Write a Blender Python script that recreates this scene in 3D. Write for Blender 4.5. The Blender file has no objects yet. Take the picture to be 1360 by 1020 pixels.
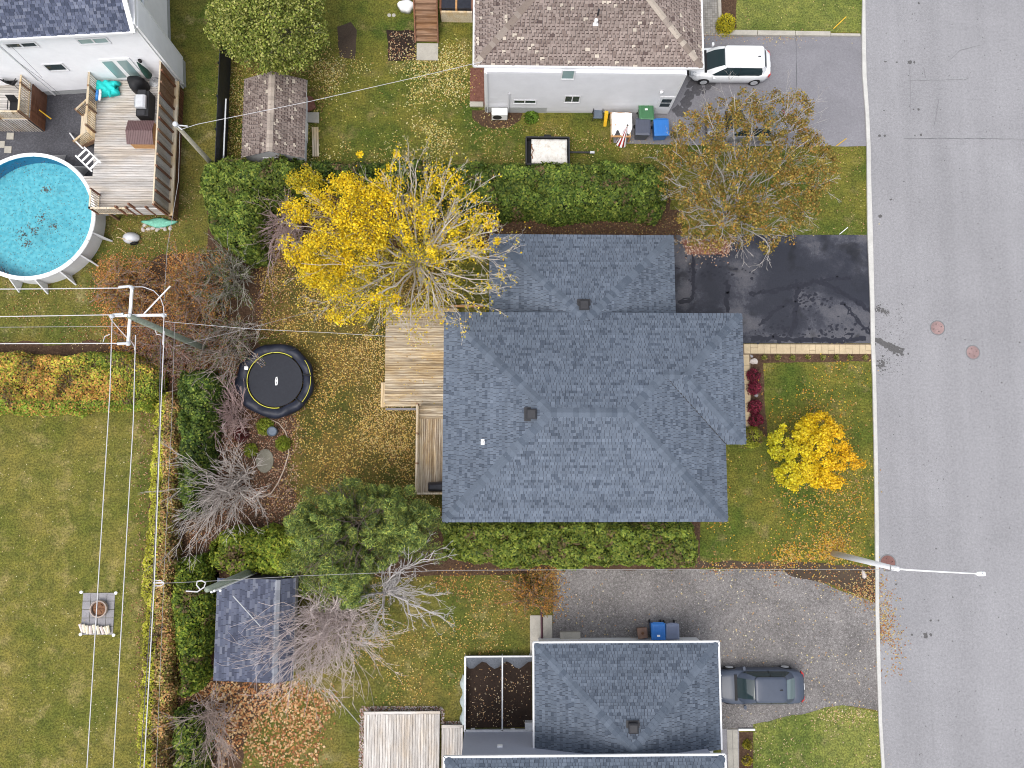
import bpy, math, random
import numpy as np
from mathutils import Vector, Matrix, Euler

# ------------------------------------------------------------------ camera, sky, sun, exposure
F = 1050.0                      # focal length in photograph pixels (1360 wide)
CAMH = 44.0
TILT = math.atan(115.0 / F)
ROLL = -math.atan(25.0 / F * math.cos(TILT))
scene = bpy.context.scene
cam_data = bpy.data.cameras.new('camera')
cam_data.sensor_width = 36.0
cam_data.lens = 36.0 * F / 1360.0
cam_data.clip_end = 2000.0
cam_data.clip_start = 0.5
cam = bpy.data.objects.new('camera', cam_data)
cam.location = (0, 0, CAMH)
cam.rotation_euler = (TILT, ROLL, 0)
scene.collection.objects.link(cam)
scene.camera = cam
SUN_EL, SUN_AZ = 66.0, 215.0    # degrees; azimuth clockwise from north (+Y)
world = bpy.data.worlds.new('World')
scene.world = world
world.use_nodes = True
wn = world.node_tree
sky = wn.nodes.new('ShaderNodeTexSky')
sky.sky_type = 'NISHITA'
sky.sun_disc = False
sky.sun_elevation = math.radians(SUN_EL)
sky.sun_rotation = math.radians(SUN_AZ)
sky.air_density = 1.0
sky.dust_density = 3.0
sky.ozone_density = 1.0
bg = wn.nodes['Background']
hs = wn.nodes.new('ShaderNodeHueSaturation')      # overcast: the same sky with its blue greyed by cloud
hs.inputs['Saturation'].default_value = 0.35
wn.links.new(sky.outputs[0], hs.inputs['Color'])
wn.links.new(hs.outputs[0], bg.inputs[0])
bg.inputs[1].default_value = 0.15
sun_data = bpy.data.lights.new('sun', 'SUN')
sun_data.energy = 0.65
sun_data.angle = math.radians(35)
sun_data.color = (1.0, 0.95, 0.88)
sun = bpy.data.objects.new('sun', sun_data)
az, el = math.radians(SUN_AZ), math.radians(SUN_EL)
sd = Vector((math.sin(az) * math.cos(el), math.cos(az) * math.cos(el), math.sin(el)))
sun.rotation_euler = sd.to_track_quat('Z', 'Y').to_euler()
sun.location = sd * 60
scene.collection.objects.link(sun)
scene.view_settings.view_transform = 'Standard'
scene.view_settings.look = 'None'
scene.view_settings.exposure = 0.92
scene.view_settings.gamma = 1.0
scene.view_settings.use_curve_mapping = False
scene.render.engine = 'CYCLES'
scene.cycles.pixel_filter_type = 'BLACKMAN_HARRIS'
scene.cycles.filter_width = 1.05
scene.cycles.max_bounces = 6
scene.cycles.transparent_max_bounces = 8

# ------------------------------------------------------------------ measuring: a photograph point at a known height -> world
RC = Euler((TILT, ROLL, 0)).to_matrix()
def ray(px, py):
    return RC @ Vector(((px - 680) / F, -(py - 510) / F, -1.0))
def P(px, py, z=0.0):
    d = ray(px, py); t = (z - CAMH) / d.z
    return Vector((d.x * t, d.y * t, z))
def hit(px, py, p0, n):          # on a wall plane
    d = ray(px, py); o = Vector((0, 0, CAMH)); t = (Vector(p0) - o).dot(n) / d.dot(n)
    return o + d * t
def RECT(x0, y0, x1, y1, z=0.0):
    a, b, c, d = P(x0, y0, z), P(x1, y0, z), P(x1, y1, z), P(x0, y1, z)
    return ((a.x + d.x) / 2, (c.y + d.y) / 2, (b.x + c.x) / 2, (a.y + b.y) / 2)   # xmin ymin xmax ymax

# ------------------------------------------------------------------ materials
def _nm(name):
    m = bpy.data.materials.new(name); m.use_nodes = True
    nt = m.node_tree; b = nt.nodes['Principled BSDF']
    return m, nt, b
def N(nt, t, **kw):
    n = nt.nodes.new(t)
    for k, v in kw.items():
        setattr(n, k, v)
    return n
def ramp(nt, fac, stops):
    r = N(nt, 'ShaderNodeValToRGB')
    el_ = r.color_ramp.elements
    while len(el_) < len(stops): el_.new(0.5)
    for e, (p, c) in zip(el_, stops):
        e.position = p; e.color = (*c, 1)
    nt.links.new(fac, r.inputs[0]); return r.outputs[0]
def noise(nt, scale, detail=4, rough=0.6, vec=None, dist=0.0):
    n = N(nt, 'ShaderNodeTexNoise'); n.inputs['Scale'].default_value = scale
    n.inputs['Detail'].default_value = detail; n.inputs['Roughness'].default_value = rough
    n.inputs['Distortion'].default_value = dist
    if vec is not None: nt.links.new(vec, n.inputs['Vector'])
    return n.outputs[0]
def posn(nt, sc=None):
    g = N(nt, 'ShaderNodeNewGeometry')
    if sc is None: return g.outputs['Position']
    m = N(nt, 'ShaderNodeMapping'); m.inputs['Scale'].default_value = sc
    nt.links.new(g.outputs['Position'], m.inputs[0]); return m.outputs[0]
def mixc(nt, fac, a, b, mode='MIX'):
    m = N(nt, 'ShaderNodeMix', data_type='RGBA', blend_type=mode)
    for s, v in ((0, fac), (6, a), (7, b)):
        if isinstance(v, (int, float)): m.inputs[s].default_value = v
        elif isinstance(v, tuple): m.inputs[s].default_value = (*v, 1)
        else: nt.links.new(v, m.inputs[s])
    return m.outputs[2]
def bump(nt, b, h, strength=0.3, dist=0.02):
    n = N(nt, 'ShaderNodeBump'); n.inputs['Strength'].default_value = strength; n.inputs['Distance'].default_value = dist
    nt.links.new(h, n.inputs['Height']); nt.links.new(n.outputs[0], b.inputs['Normal'])
def plain(name, col, rough=0.6, metal=0.0, var=0.12, scale=6.0, spec=0.3):
    m, nt, b = _nm(name)
    p = posn(nt)
    f = noise(nt, scale, 5, 0.65, p)
    lo = tuple(c * (1 - var) for c in col); hi = tuple(min(1, c * (1 + var)) for c in col)
    nt.links.new(ramp(nt, f, [(0.3, lo), (0.7, hi)]), b.inputs['Base Color'])
    b.inputs['Roughness'].default_value = rough; b.inputs['Metallic'].default_value = metal
    b.inputs['Specular IOR Level'].default_value = spec
    return m
def leafmat(name, trans=0.3, rough=0.6):
    m, nt, b = _nm(name)
    a = N(nt, 'ShaderNodeAttribute', attribute_name='col')
    b.inputs['Roughness'].default_value = rough; b.inputs['Specular IOR Level'].default_value = 0.2
    nt.links.new(a.outputs['Color'], b.inputs['Base Color'])
    t = N(nt, 'ShaderNodeBsdfTranslucent'); nt.links.new(a.outputs['Color'], t.inputs[0])
    mx = N(nt, 'ShaderNodeMixShader'); mx.inputs[0].default_value = trans
    out = nt.nodes['Material Output']
    nt.links.new(b.outputs[0], mx.inputs[1]); nt.links.new(t.outputs[0], mx.inputs[2]); nt.links.new(mx.outputs[0], out.inputs[0])
    return m
def attrmat(name, rough=0.85, nscale=40, nvar=0.25, bmp=0.25):
    m, nt, b = _nm(name)
    a = N(nt, 'ShaderNodeAttribute', attribute_name='col')
    p = posn(nt)
    f = noise(nt, nscale, 6, 0.75, p)
    g = ramp(nt, f, [(0.3, (1 - nvar,) * 3), (0.7, (1 + nvar,) * 3)])
    f2 = noise(nt, 0.5, 3, 0.6, p)
    g2 = ramp(nt, f2, [(0.3, (0.9,) * 3), (0.7, (1.08,) * 3)])
    c = mixc(nt, 1.0, mixc(nt, 1.0, a.outputs['Color'], g, 'MULTIPLY'), g2, 'MULTIPLY')
    nt.links.new(c, b.inputs['Base Color']); b.inputs['Roughness'].default_value = rough
    b.inputs['Specular IOR Level'].default_value = 0.2
    bump(nt, b, f, bmp, 0.01)
    return m
def woodmat(name, cols, along='x', rough=0.8, rnd=0.35, stain=(0.95, 0.82, 0.60)):
    """weathered boards: grain stretched along one axis, each object its own tone"""
    m, nt, b = _nm(name)
    sc = {'x': (0.6, 14, 14), 'y': (14, 0.6, 14), 'z': (14, 14, 0.6)}[along]
    p = posn(nt, sc)
    f = noise(nt, 1.6, 6, 0.7, p)
    c = ramp(nt, f, [(0.36, cols[0]), (0.5, cols[1]), (0.64, cols[2])])
    oi = N(nt, 'ShaderNodeObjectInfo')
    g = ramp(nt, oi.outputs['Random'], [(0, (1 - rnd,) * 3), (1, (1 + rnd * 0.6,) * 3)])
    st = noise(nt, 0.7, 5, 0.65, posn(nt, (0.5, 1.6, 1) if along == 'x' else (1.6, 0.5, 1)))
    g2 = ramp(nt, st, [(0.45, (1, 1, 1)), (0.62, stain)])
    c = mixc(nt, 1.0, mixc(nt, 1.0, c, g, 'MULTIPLY'), g2, 'MULTIPLY')
    nt.links.new(c, b.inputs['Base Color']); b.inputs['Roughness'].default_value = rough
    bump(nt, b, f, 0.3, 0.004)
    return m
def lawnmat(name, dark, mid, tan, tanamt=0.5, fine=(0.55, 1.5), leaf=0.0):
    m, nt, b = _nm(name)
    p = posn(nt)
    big = noise(nt, 0.28, 6, 0.62, p)
    med = noise(nt, 1.7, 6, 0.7, p)
    fin = noise(nt, 10, 5, 0.8, p)
    c = ramp(nt, big, [(0.38, dark), (0.60, mid)])
    c2 = ramp(nt, med, [(0.38, (0.78, 0.80, 0.85)), (0.62, (1.25, 1.18, 1.1))])
    c = mixc(nt, 1.0, c, c2, 'MULTIPLY')
    tf = ramp(nt, noise(nt, 0.75, 7, 0.7, posn(nt)), [(0.60 - 0.12 * tanamt, (0, 0, 0)), (0.80 - 0.1 * tanamt, (1, 1, 1))])
    c = mixc(nt, tf, c, tan)
    c3 = ramp(nt, fin, [(0.40, (fine[0],) * 3), (0.60, (fine[1],) * 3)])
    c = mixc(nt, 1.0, c, c3, 'MULTIPLY')
    nt.links.new(c, b.inputs['Base Color']); b.inputs['Roughness'].default_value = 0.95
    b.inputs['Specular IOR Level'].default_value = 0.1
    bump(nt, b, fin, 0.6, 0.05)
    return m
def gritmat(name, stops, scale=9, rough=0.9, bigvar=0.25, bigscale=0.5, bmp=0.4, fine=(0.75, 1.25), spec=0.25, lanes=0.0):
    """asphalt, gravel, soil: speckle under broad stains"""
    m, nt, b = _nm(name)
    p = posn(nt)
    f = noise(nt, scale, 8, 0.9, p)
    c = ramp(nt, f, stops)
    g = ramp(nt, noise(nt, bigscale, 6, 0.65, p, 0.6), [(0.3, (1 - bigvar,) * 3), (0.7, (1 + bigvar,) * 3)])
    c = mixc(nt, 1.0, c, g, 'MULTIPLY')
    if lanes:
        lf_ = noise(nt, 1.0, 4, 0.6, posn(nt, (0.75, 0.035, 1)))
        c = mixc(nt, 1.0, c, ramp(nt, lf_, [(0.36, (1 - lanes,) * 3), (0.64, (1 + lanes,) * 3)]), 'MULTIPLY')
    vf = noise(nt, 28, 3, 0.9, p)
    c = mixc(nt, 1.0, c, ramp(nt, vf, [(0.3, (fine[0],) * 3), (0.7, (fine[1],) * 3)]), 'MULTIPLY')
    nt.links.new(c, b.inputs['Base Color']); b.inputs['Roughness'].default_value = rough
    b.inputs['Specular IOR Level'].default_value = spec
    bump(nt, b, f, bmp, 0.02)
    return m
def glassmat(name, col=(0.03, 0.045, 0.05), rough=0.08):
    m, nt, b = _nm(name)
    b.inputs['Base Color'].default_value = (*col, 1); b.inputs['Roughness'].default_value = rough
    b.inputs['Specular IOR Level'].default_value = 0.7
    return m
def paint(name, col, rough=0.3, metal=0.0, coat=0.4):
    m, nt, b = _nm(name)
    f = noise(nt, 3, 5, 0.7, posn(nt))
    nt.links.new(ramp(nt, f, [(0.3, tuple(c * 0.9 for c in col)), (0.7, tuple(min(1, c * 1.05) for c in col))]), b.inputs['Base Color'])
    b.inputs['Roughness'].default_value = rough; b.inputs['Metallic'].default_value = metal
    b.inputs['Coat Weight'].default_value = coat; b.inputs['Coat Roughness'].default_value = 0.1
    return m

# ------------------------------------------------------------------ mesh building
class MB:
    def __init__(s): s.v = []; s.f = []; s.c = []; s.m = []
    def add(s, vs, fs, col=None, mi=0):
        k = len(s.v); s.v.extend([tuple(v) for v in vs])
        for f in fs: s.f.append(tuple(i + k for i in f)); s.c.append(col or (1, 1, 1)); s.m.append(mi)
    def box(s, x0, y0, z0, x1, y1, z1, col=None, mi=0):
        s.add([(x0, y0, z0), (x1, y0, z0), (x1, y1, z0), (x0, y1, z0), (x0, y0, z1), (x1, y0, z1), (x1, y1, z1), (x0, y1, z1)],
              [(3, 2, 1, 0), (4, 5, 6, 7), (0, 1, 5, 4), (1, 2, 6, 5), (2, 3, 7, 6), (3, 0, 4, 7)], col, mi)
        return s
    def bar(s, a, b, w, h, up=(0, 0, 1), col=None, mi=0):      # rectangular bar from a to b
        a = Vector(a); b = Vector(b); d = (b - a).normalized(); up = Vector(up)
        if abs(d.dot(up)) > 0.98: up = Vector((0, 1, 0))
        sx = d.cross(up).normalized() * (w / 2); sz = sx.cross(d).normalized() * (h / 2)
        vs = [a - sx - sz, a + sx - sz, a + sx + sz, a - sx + sz, b - sx - sz, b + sx - sz, b + sx + sz, b - sx + sz]
        s.add(vs, [(0, 1, 2, 3), (7, 6, 5, 4), (0, 4, 5, 1), (1, 5, 6, 2), (2, 6, 7, 3), (3, 7, 4, 0)], col, mi); return s
    def prism(s, poly, z0, z1, col=None, mi=0):
        n = len(poly); area = sum(poly[i][0] * poly[(i + 1) % n][1] - poly[(i + 1) % n][0] * poly[i][1] for i in range(n))
        if area < 0: poly = poly[::-1]
        vs = [(p[0], p[1], z0) for p in poly] + [(p[0], p[1], z1) for p in poly]
        s.add(vs, [tuple(range(n - 1, -1, -1)), tuple(range(n, 2 * n))] + [(i, (i + 1) % n, n + (i + 1) % n, n + i) for i in range(n)], col, mi); return s
    def loft(s, rings, cap=True, col=None, mi=0):               # rings: lists of equal length, closed
        n = len(rings[0]); vs = [p for r in rings for p in r]; fs = []
        for k in range(len(rings) - 1):
            for i in range(n):
                j = (i + 1) % n; fs.append((k * n + i, k * n + j, (k + 1) * n + j, (k + 1) * n + i))
        if cap: fs.append(tuple(range(n - 1, -1, -1))); fs.append(tuple((len(rings) - 1) * n + i for i in range(n)))
        s.add(vs, fs, col, mi); return s
    def lathe(s, prof, c=(0, 0, 0), n=24, col=None, mi=0, cap=True):
        rings = [[(c[0] + r * math.cos(2 * math.pi * i / n), c[1] + r * math.sin(2 * math.pi * i / n), c[2] + z) for i in range(n)] for r, z in prof]
        return s.loft(rings, cap, col, mi)
    def tube(s, pts, r, n=6, col=None, mi=0):
        pts = [Vector(p) for p in pts]; rings = []
        rr = r if isinstance(r, (list, tuple)) else [r] * len(pts)
        for i, p in enumerate(pts):
            d = (pts[min(i + 1, len(pts) - 1)] - pts[max(i - 1, 0)]).normalized()
            u = Vector((0, 0, 1)) if abs(d.z) < 0.9 else Vector((1, 0, 0))
            a = d.cross(u).normalized(); b = a.cross(d).normalized()
            rings.append([p + (a * math.cos(2 * math.pi * k / n) + b * math.sin(2 * math.pi * k / n)) * rr[i] for k in range(n)])
        return s.loft(rings, True, col, mi)
    def mesh(s, name, mats):
        me = bpy.data.meshes.new(name)
        me.from_pydata(s.v, [], s.f)
        for m in (mats if isinstance(mats, (list, tuple)) else [mats]): me.materials.append(m)
        if any(s.m): me.polygons.foreach_set('material_index', s.m)
        if any(c != (1, 1, 1) for c in s.c):
            a = me.attributes.new('col', 'FLOAT_VECTOR', 'FACE')
            a.data.foreach_set('vector', np.array(s.c, dtype=np.float32).ravel())
        me.update(); return me
def npmesh(name, V, Q, col, mat, smooth=False):
    """V (n,3) verts, Q (m,k) faces, col (m,3) face colours"""
    me = bpy.data.meshes.new(name)
    m, k = Q.shape
    me.vertices.add(len(V)); me.vertices.foreach_set('co', np.ascontiguousarray(V, dtype=np.float32).ravel())
    me.loops.add(m * k); me.loops.foreach_set('vertex_index', np.ascontiguousarray(Q, dtype=np.int32).ravel())
    me.polygons.add(m)
    me.polygons.foreach_set('loop_start', np.arange(0, m * k, k, dtype=np.int32))
    if smooth: me.polygons.foreach_set('use_smooth', np.ones(m, dtype=bool))
    if col is not None:
        a = me.attributes.new('col', 'FLOAT_VECTOR', 'FACE')
        a.data.foreach_set('vector', np.ascontiguousarray(col, dtype=np.float32).ravel())
    me.materials.append(mat)
    me.update(calc_edges=True)
    return me
COL = scene.collection.objects
def setp(o, label=None, cat=None, group=None, kind=None):
    if label: o['label'] = label
    if cat: o['category'] = cat
    if group: o['group'] = group
    if kind: o['kind'] = kind
    return o
def thing(name, loc, label, cat, group=None, rz=0.0):
    o = bpy.data.objects.new(name, None); COL.link(o)
    o.location = loc; o.rotation_euler = (0, 0, rz); o.empty_display_size = 0.3
    return setp(o, label, cat, group)
def link(name, me, parent=None, world_coords=True, smooth=False, bevel=0.0):
    if isinstance(me, tuple): me = me[0].mesh(name, me[1])
    o = bpy.data.objects.new(name, me); COL.link(o)
    if smooth: me.polygons.foreach_set('use_smooth', [True] * len(me.polygons))
    if bevel:
        b = o.modifiers.new('bevel', 'BEVEL'); b.width = bevel; b.segments = 2; b.limit_method = 'ANGLE'
    if parent is not None:
        o.parent = parent
        if world_coords:
            root = parent
            while root.parent is not None: root = root.parent
            if parent is root:
                o.matrix_parent_inverse = (Matrix.Translation(root.location) @ root.rotation_euler.to_matrix().to_4x4()).inverted()
            # a sub-part under a part that sits in root space shares the part's frame
    return o
def single(name, me, label, cat, group=None, **kw):
    return setp(link(name, me, **kw), label, cat, group)
def structure(name, me, parent=None, **kw):
    return setp(link(name, me, parent, **kw), kind='structure')
def copy_thing(o, loc, rz=0.0, label=None, parent=None, sc=None):
    kids = {}
    for q in scene.objects:
        if q.parent: kids.setdefault(q.parent.name, []).append(q)
    def rec(a, par):
        c = a.copy(); COL.link(c); c.parent = par
        for k in kids.get(a.name, []): rec(k, c)
        return c
    r = rec(o, parent); r.location = loc; r.rotation_euler = (0, 0, rz)
    if sc: r.scale = (sc, sc, sc)
    if label: r['label'] = label
    return r
_unit = {}
def unit_cube(mat, bev=0.0):
    k = mat.name
    if k not in _unit: _unit[k] = MB().box(-.5, -.5, -.5, .5, .5, .5).mesh('piece', mat)
    return _unit[k]
def piece(name, mat, x0, y0, z0, x1, y1, z1, parent, rz=0.0):
    """a box-shaped piece as an object of its own, sharing one mesh per material"""
    o = bpy.data.objects.new(name, unit_cube(mat)); COL.link(o)
    o.location = ((x0 + x1) / 2, (y0 + y1) / 2, (z0 + z1) / 2); o.scale = (x1 - x0, y1 - y0, z1 - z0); o.rotation_euler = (0, 0, rz)
    if parent is not None:
        o.parent = parent
        if parent.parent is None:
            o.matrix_parent_inverse = (Matrix.Translation(parent.location) @ parent.rotation_euler.to_matrix().to_4x4()).inverted()
    return o
def obar(name, mat, a, b, w, h, parent):
    return link(name, (MB().bar(a, b, w, h), mat), parent)

# ------------------------------------------------------------------ random scatter
rng = np.random.default_rng(7)
def inpoly(X, Y, poly):
    ins = np.zeros(len(X), bool); n = len(poly); j = n - 1
    for i in range(n):
        xi, yi = poly[i]; xj, yj = poly[j]
        if yi != yj:
            ins ^= ((yi > Y) != (yj > Y)) & (X < (xj - xi) * (Y - yi) / (yj - yi) + xi)
        j = i
    return ins
def vnoise(X, Y, scale, seed=0):
    r = np.random.default_rng(seed); T = r.random((64, 64))
    x = X * scale + 1000.3; y = Y * scale + 1000.7
    xi = np.floor(x).astype(int); yi = np.floor(y).astype(int); fx = x - xi; fy = y - yi
    fx = fx * fx * (3 - 2 * fx); fy = fy * fy * (3 - 2 * fy)
    a = T[xi % 64, yi % 64]; b = T[(xi + 1) % 64, yi % 64]; c = T[xi % 64, (yi + 1) % 64]; d = T[(xi + 1) % 64, (yi + 1) % 64]
    return (a * (1 - fx) + b * fx) * (1 - fy) + (c * (1 - fx) + d * fx) * fy
def wpoly(pxs, z=0.0):
    return [(P(x, y, z).x, P(x, y, z).y) for x, y in pxs]
def sample(poly, n, clump=0.0, cscale=0.8, seed=None):
    xs = [p[0] for p in poly]; ys = [p[1] for p in poly]; out = []; got = 0
    sd_ = int(rng.integers(1e6)) if seed is None else seed
    while got < n:
        X = rng.uniform(min(xs), max(xs), n * 2); Y = rng.uniform(min(ys), max(ys), n * 2)
        k = inpoly(X, Y, poly)
        if clump > 0:
            v = 0.6 * vnoise(X, Y, cscale, sd_) + 0.4 * vnoise(X, Y, cscale * 3.1, sd_ + 1)
            k &= rng.random(len(X)) < np.clip(0.5 + (v - 0.5) * 2 * clump * 2, 0.02, 1)
        out.append(np.stack([X[k], Y[k]], 1)); got += k.sum()
    return np.concatenate(out)[:n]
def palette(n, cols, jit=0.15, w=None):
    cols = np.array(cols, float)
    i = rng.choice(len(cols), n, p=None if w is None else np.array(w) / sum(w))
    return np.clip(cols[i] * rng.uniform(1 - jit, 1 + jit, (n, 1)) * rng.uniform(0.95, 1.05, (n, 3)), 0, 1)
def leaves(pos, nrm, size, col, elong=1.4, fold=0.25):
    """one small bent diamond per leaf -> V, Q, C; size (n,) metres"""
    n = len(pos)
    nrm = nrm / (np.linalg.norm(nrm, axis=1, keepdims=True) + 1e-9)
    r = rng.normal(size=(n, 3)); a = np.cross(nrm, r); a /= np.linalg.norm(a, axis=1, keepdims=True) + 1e-9
    b = np.cross(nrm, a); s = np.asarray(size).reshape(-1, 1) * np.ones((n, 1))
    tip = pos + a * s * elong * 0.5; tail = pos - a * s * elong * 0.5
    l = pos + b * s * 0.5 + nrm * s * fold * 0.5; r_ = pos - b * s * 0.5 + nrm * s * fold * 0.5
    V = np.stack([tip, l, tail, r_], 1).reshape(-1, 3)
    Q = np.arange(n * 4).reshape(n, 4)
    return V, Q, col
def litter(name, polys, n, cols, label, size=(0.05, 0.10), clump=0.4, cscale=0.7, z=0.02, w=None, cat='leaves', soft=0.30):
    """fallen leaves lying on the ground"""
    pts = np.concatenate([sample(wpoly(p) , int(n * k)) if clump == 0 else sample(wpoly(p), int(n * k), clump, cscale) for p, k in polys])
    m = len(pts); pts = pts + rng.normal(size=(m, 2)) * soft * rng.random((m, 1)) * 1.6
    pos = np.column_stack([pts, z + rng.random(m) * 0.03])
    nr = rng.normal(size=(m, 3)) * 0.35; nr[:, 2] = 1
    V, Q, C = leaves(pos, nr, rng.uniform(size[0], size[1], m), palette(m, cols, 0.2, w))
    o = link(name, npmesh(name, V, Q, C, M['leaf']))
    return setp(o, label, cat, kind='stuff')

# ------------------------------------------------------------------ branches (levels of curved, tapering tubes, all in arrays)
def tubes(Ps, R, ns=3):
    B, K, _ = Ps.shape
    T = np.gradient(Ps, axis=1); T /= np.linalg.norm(T, axis=2, keepdims=True) + 1e-9
    u = np.array([0.13, 0.27, 0.95]); a = np.cross(T, u); a /= np.linalg.norm(a, axis=2, keepdims=True) + 1e-9
    b = np.cross(a, T)
    ang = 2 * np.pi * np.arange(ns) / ns
    V = Ps[:, :, None] + R[:, :, None, None] * (a[:, :, None] * np.cos(ang)[None, None, :, None] + b[:, :, None] * np.sin(ang)[None, None, :, None])
    idx = np.arange(B * K * ns).reshape(B, K, ns)
    q = np.stack([idx[:, :-1], np.roll(idx, -1, 2)[:, :-1], np.roll(idx, -1, 2)[:, 1:], idx[:, 1:]], -1).reshape(-1, 4)
    return V.reshape(-1, 3), q
def spawn(Ps, Rr, n, t0, t1, ang, lf, K=5, up=0.0, wander=0.12, rf=0.55, rmin=0.006):
    B, K0, _ = Ps.shape; m = B * n
    pi = np.repeat(np.arange(B), n); t = rng.uniform(t0, t1, m)
    x = t * (K0 - 1); i = np.minimum(x.astype(int), K0 - 2); f = (x - i)[:, None]
    a = Ps[pi, i]; b = Ps[pi, i + 1]; st = a * (1 - f) + b * f
    d = b - a; d /= np.linalg.norm(d, axis=1, keepdims=True) + 1e-9
    L = np.linalg.norm(np.diff(Ps, axis=1), axis=2).sum(1)[pi] * lf * rng.uniform(0.55, 1.15, m) * (1.15 - 0.5 * t)
    r = rng.normal(size=(m, 3)); r -= d * (r * d).sum(1, keepdims=True); r /= np.linalg.norm(r, axis=1, keepdims=True) + 1e-9
    an = np.radians(ang) * rng.uniform(0.6, 1.3, m)[:, None]
    dr = d * np.cos(an) + r * np.sin(an)
    out = np.zeros((m, K, 3)); out[:, 0] = st; step = (L / (K - 1))[:, None]
    for k in range(1, K):
        dr = dr + rng.normal(size=(m, 3)) * wander; dr[:, 2] += up
        dr /= np.linalg.norm(dr, axis=1, keepdims=True); out[:, k] = out[:, k - 1] + dr * step
    r0 = np.maximum((Rr[pi, i] * (1 - f[:, 0]) + Rr[pi, i + 1] * f[:, 0]) * rf, rmin)
    R = r0[:, None] * np.linspace(1, 0.35, K)[None]
    R = np.maximum(R, rmin * 0.5)
    return out, R
def limbs(starts, ends, r0, r1, K=8, sag=0.0, wander=0.05):
    n = len(ends); S = np.array(starts, float); E = np.array(ends, float)
    t = np.linspace(0, 1, K)[None, :, None]
    Pm = S[:, None] * (1 - t) + E[:, None] * t
    L = np.linalg.norm(E - S, axis=1)[:, None, None]
    w = np.cumsum(rng.normal(size=(n, K, 3)), axis=1) * wander * L / math.sqrt(K)
    w -= w[:, :1] * (1 - t) + w[:, -1:] * t
    Pm = Pm + w; Pm[:, :, 2] += (np.sin(t[0, :, 0] * math.pi) * sag)[None] * L[:, :, 0]
    R = (np.asarray(r0).reshape(-1, 1) * (1 - t[:, :, 0]) + r1 * t[:, :, 0]) * np.ones((n, 1))
    return Pm, R
def joinVQ(parts):
    V = []; Q = []; k = 0
    for v, q in parts: V.append(v); Q.append(q + k); k += len(v)
    return np.concatenate(V), np.concatenate(Q)
def branch_mesh(name, levels, col, mat, var=0.2, ns0=6):
    lv = [tubes(p, r, ns0 if i == 0 else (4 if i == 1 else 3)) for i, (p, r) in enumerate(levels)]
    V, Q = joinVQ(lv)
    n = len(Q); c = np.array(col)[None] * rng.uniform(1 - var, 1 + var, (n, 1))
    return npmesh(name, V, Q, c, mat)
def along(Ps, n, t0=0.2, jit=0.08):
    B, K, _ = Ps.shape; pi = rng.integers(0, B, n); x = rng.uniform(t0, 1, n) * (K - 1); i = np.minimum(x.astype(int), K - 2); f = (x - i)[:, None]
    return Ps[pi, i] * (1 - f) + Ps[pi, i + 1] * f + rng.normal(size=(n, 3)) * jit

# ------------------------------------------------------------------ material set
M = {}
M['leaf'] = leafmat('leaf', 0.25)
M['needle'] = leafmat('needle', 0.2)
M['bark'] = attrmat('bark', 0.9, 30, 0.3)
M['lawn'] = lawnmat('lawn', (0.080, 0.096, 0.020), (0.142, 0.122, 0.032), (0.27, 0.225, 0.105), 0.45)
M['lawn_green'] = lawnmat('lawn_green', (0.060, 0.088, 0.016), (0.132, 0.126, 0.026), (0.21, 0.165, 0.07), 0.45)
M['lawn_west'] = lawnmat('lawn_west', (0.098, 0.108, 0.022), (0.150, 0.136, 0.034), (0.27, 0.215, 0.085), 0.65)
M['lawn_mown'] = lawnmat('lawn_mown', (0.095, 0.125, 0.028), (0.16, 0.175, 0.045), (0.24, 0.20, 0.09), 0.2)
M['lawn_leafy'] = lawnmat('lawn_leafy', (0.060, 0.066, 0.016), (0.115, 0.090, 0.026), (0.20, 0.125, 0.035), 0.6)
M['mulch'] = gritmat('mulch', [(0.3, (0.025, 0.014, 0.009)), (0.52, (0.075, 0.043, 0.026)), (0.68, (0.18, 0.115, 0.07))], 7, 0.95)
M['mulch_red'] = gritmat('mulch_red', [(0.3, (0.07, 0.025, 0.018)), (0.55, (0.20, 0.09, 0.065)), (0.75, (0.34, 0.19, 0.14))], 7, 0.95)
M['soil'] = gritmat('soil', [(0.3, (0.012, 0.008, 0.006)), (0.6, (0.035, 0.022, 0.016)), (0.8, (0.10, 0.06, 0.04))], 8, 0.95)
M['soil_brown'] = gritmat('soil_brown', [(0.3, (0.04, 0.028, 0.02)), (0.7, (0.09, 0.065, 0.045))], 10, 0.95)
M['gravel'] = gritmat('gravel', [(0.30, (0.07, 0.063, 0.060)), (0.5, (0.165, 0.153, 0.147)), (0.68, (0.34, 0.32, 0.31))], 7, 0.95, 0.28, 0.45, 0.5)
M['gravel_dark'] = gritmat('gravel_dark', [(0.25, (0.03, 0.03, 0.035)), (0.5, (0.075, 0.075, 0.085)), (0.75, (0.17, 0.17, 0.19))], 8, 0.95)
M['asphalt'] = gritmat('asphalt', [(0.36, (0.190, 0.187, 0.194)), (0.5, (0.250, 0.246, 0.256)), (0.64, (0.315, 0.310, 0.318))], 8, rough=0.9, bigvar=0.08, bigscale=0.16, bmp=0.3, fine=(0.86, 1.14), lanes=0.05)
M['asphalt_mid'] = gritmat('asphalt_mid', [(0.3, (0.15, 0.145, 0.16)), (0.5, (0.20, 0.195, 0.21)), (0.7, (0.26, 0.255, 0.27))], 8, 0.9, 0.12, 0.35, 0.3, (0.88, 1.12))
M['crack'] = plain('crack', (0.10, 0.10, 0.105), 0.95)
M['stain'] = plain('stain', (0.095, 0.092, 0.092), 0.8, var=0.3, scale=20)
M['seam'] = plain('seam', (0.16, 0.16, 0.165), 0.9)
M['kerb'] = gritmat('kerb', [(0.3, (0.42, 0.41, 0.385)), (0.7, (0.56, 0.55, 0.52))], 6, 0.9, 0.10, 0.8, 0.2, (0.9, 1.1))
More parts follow.
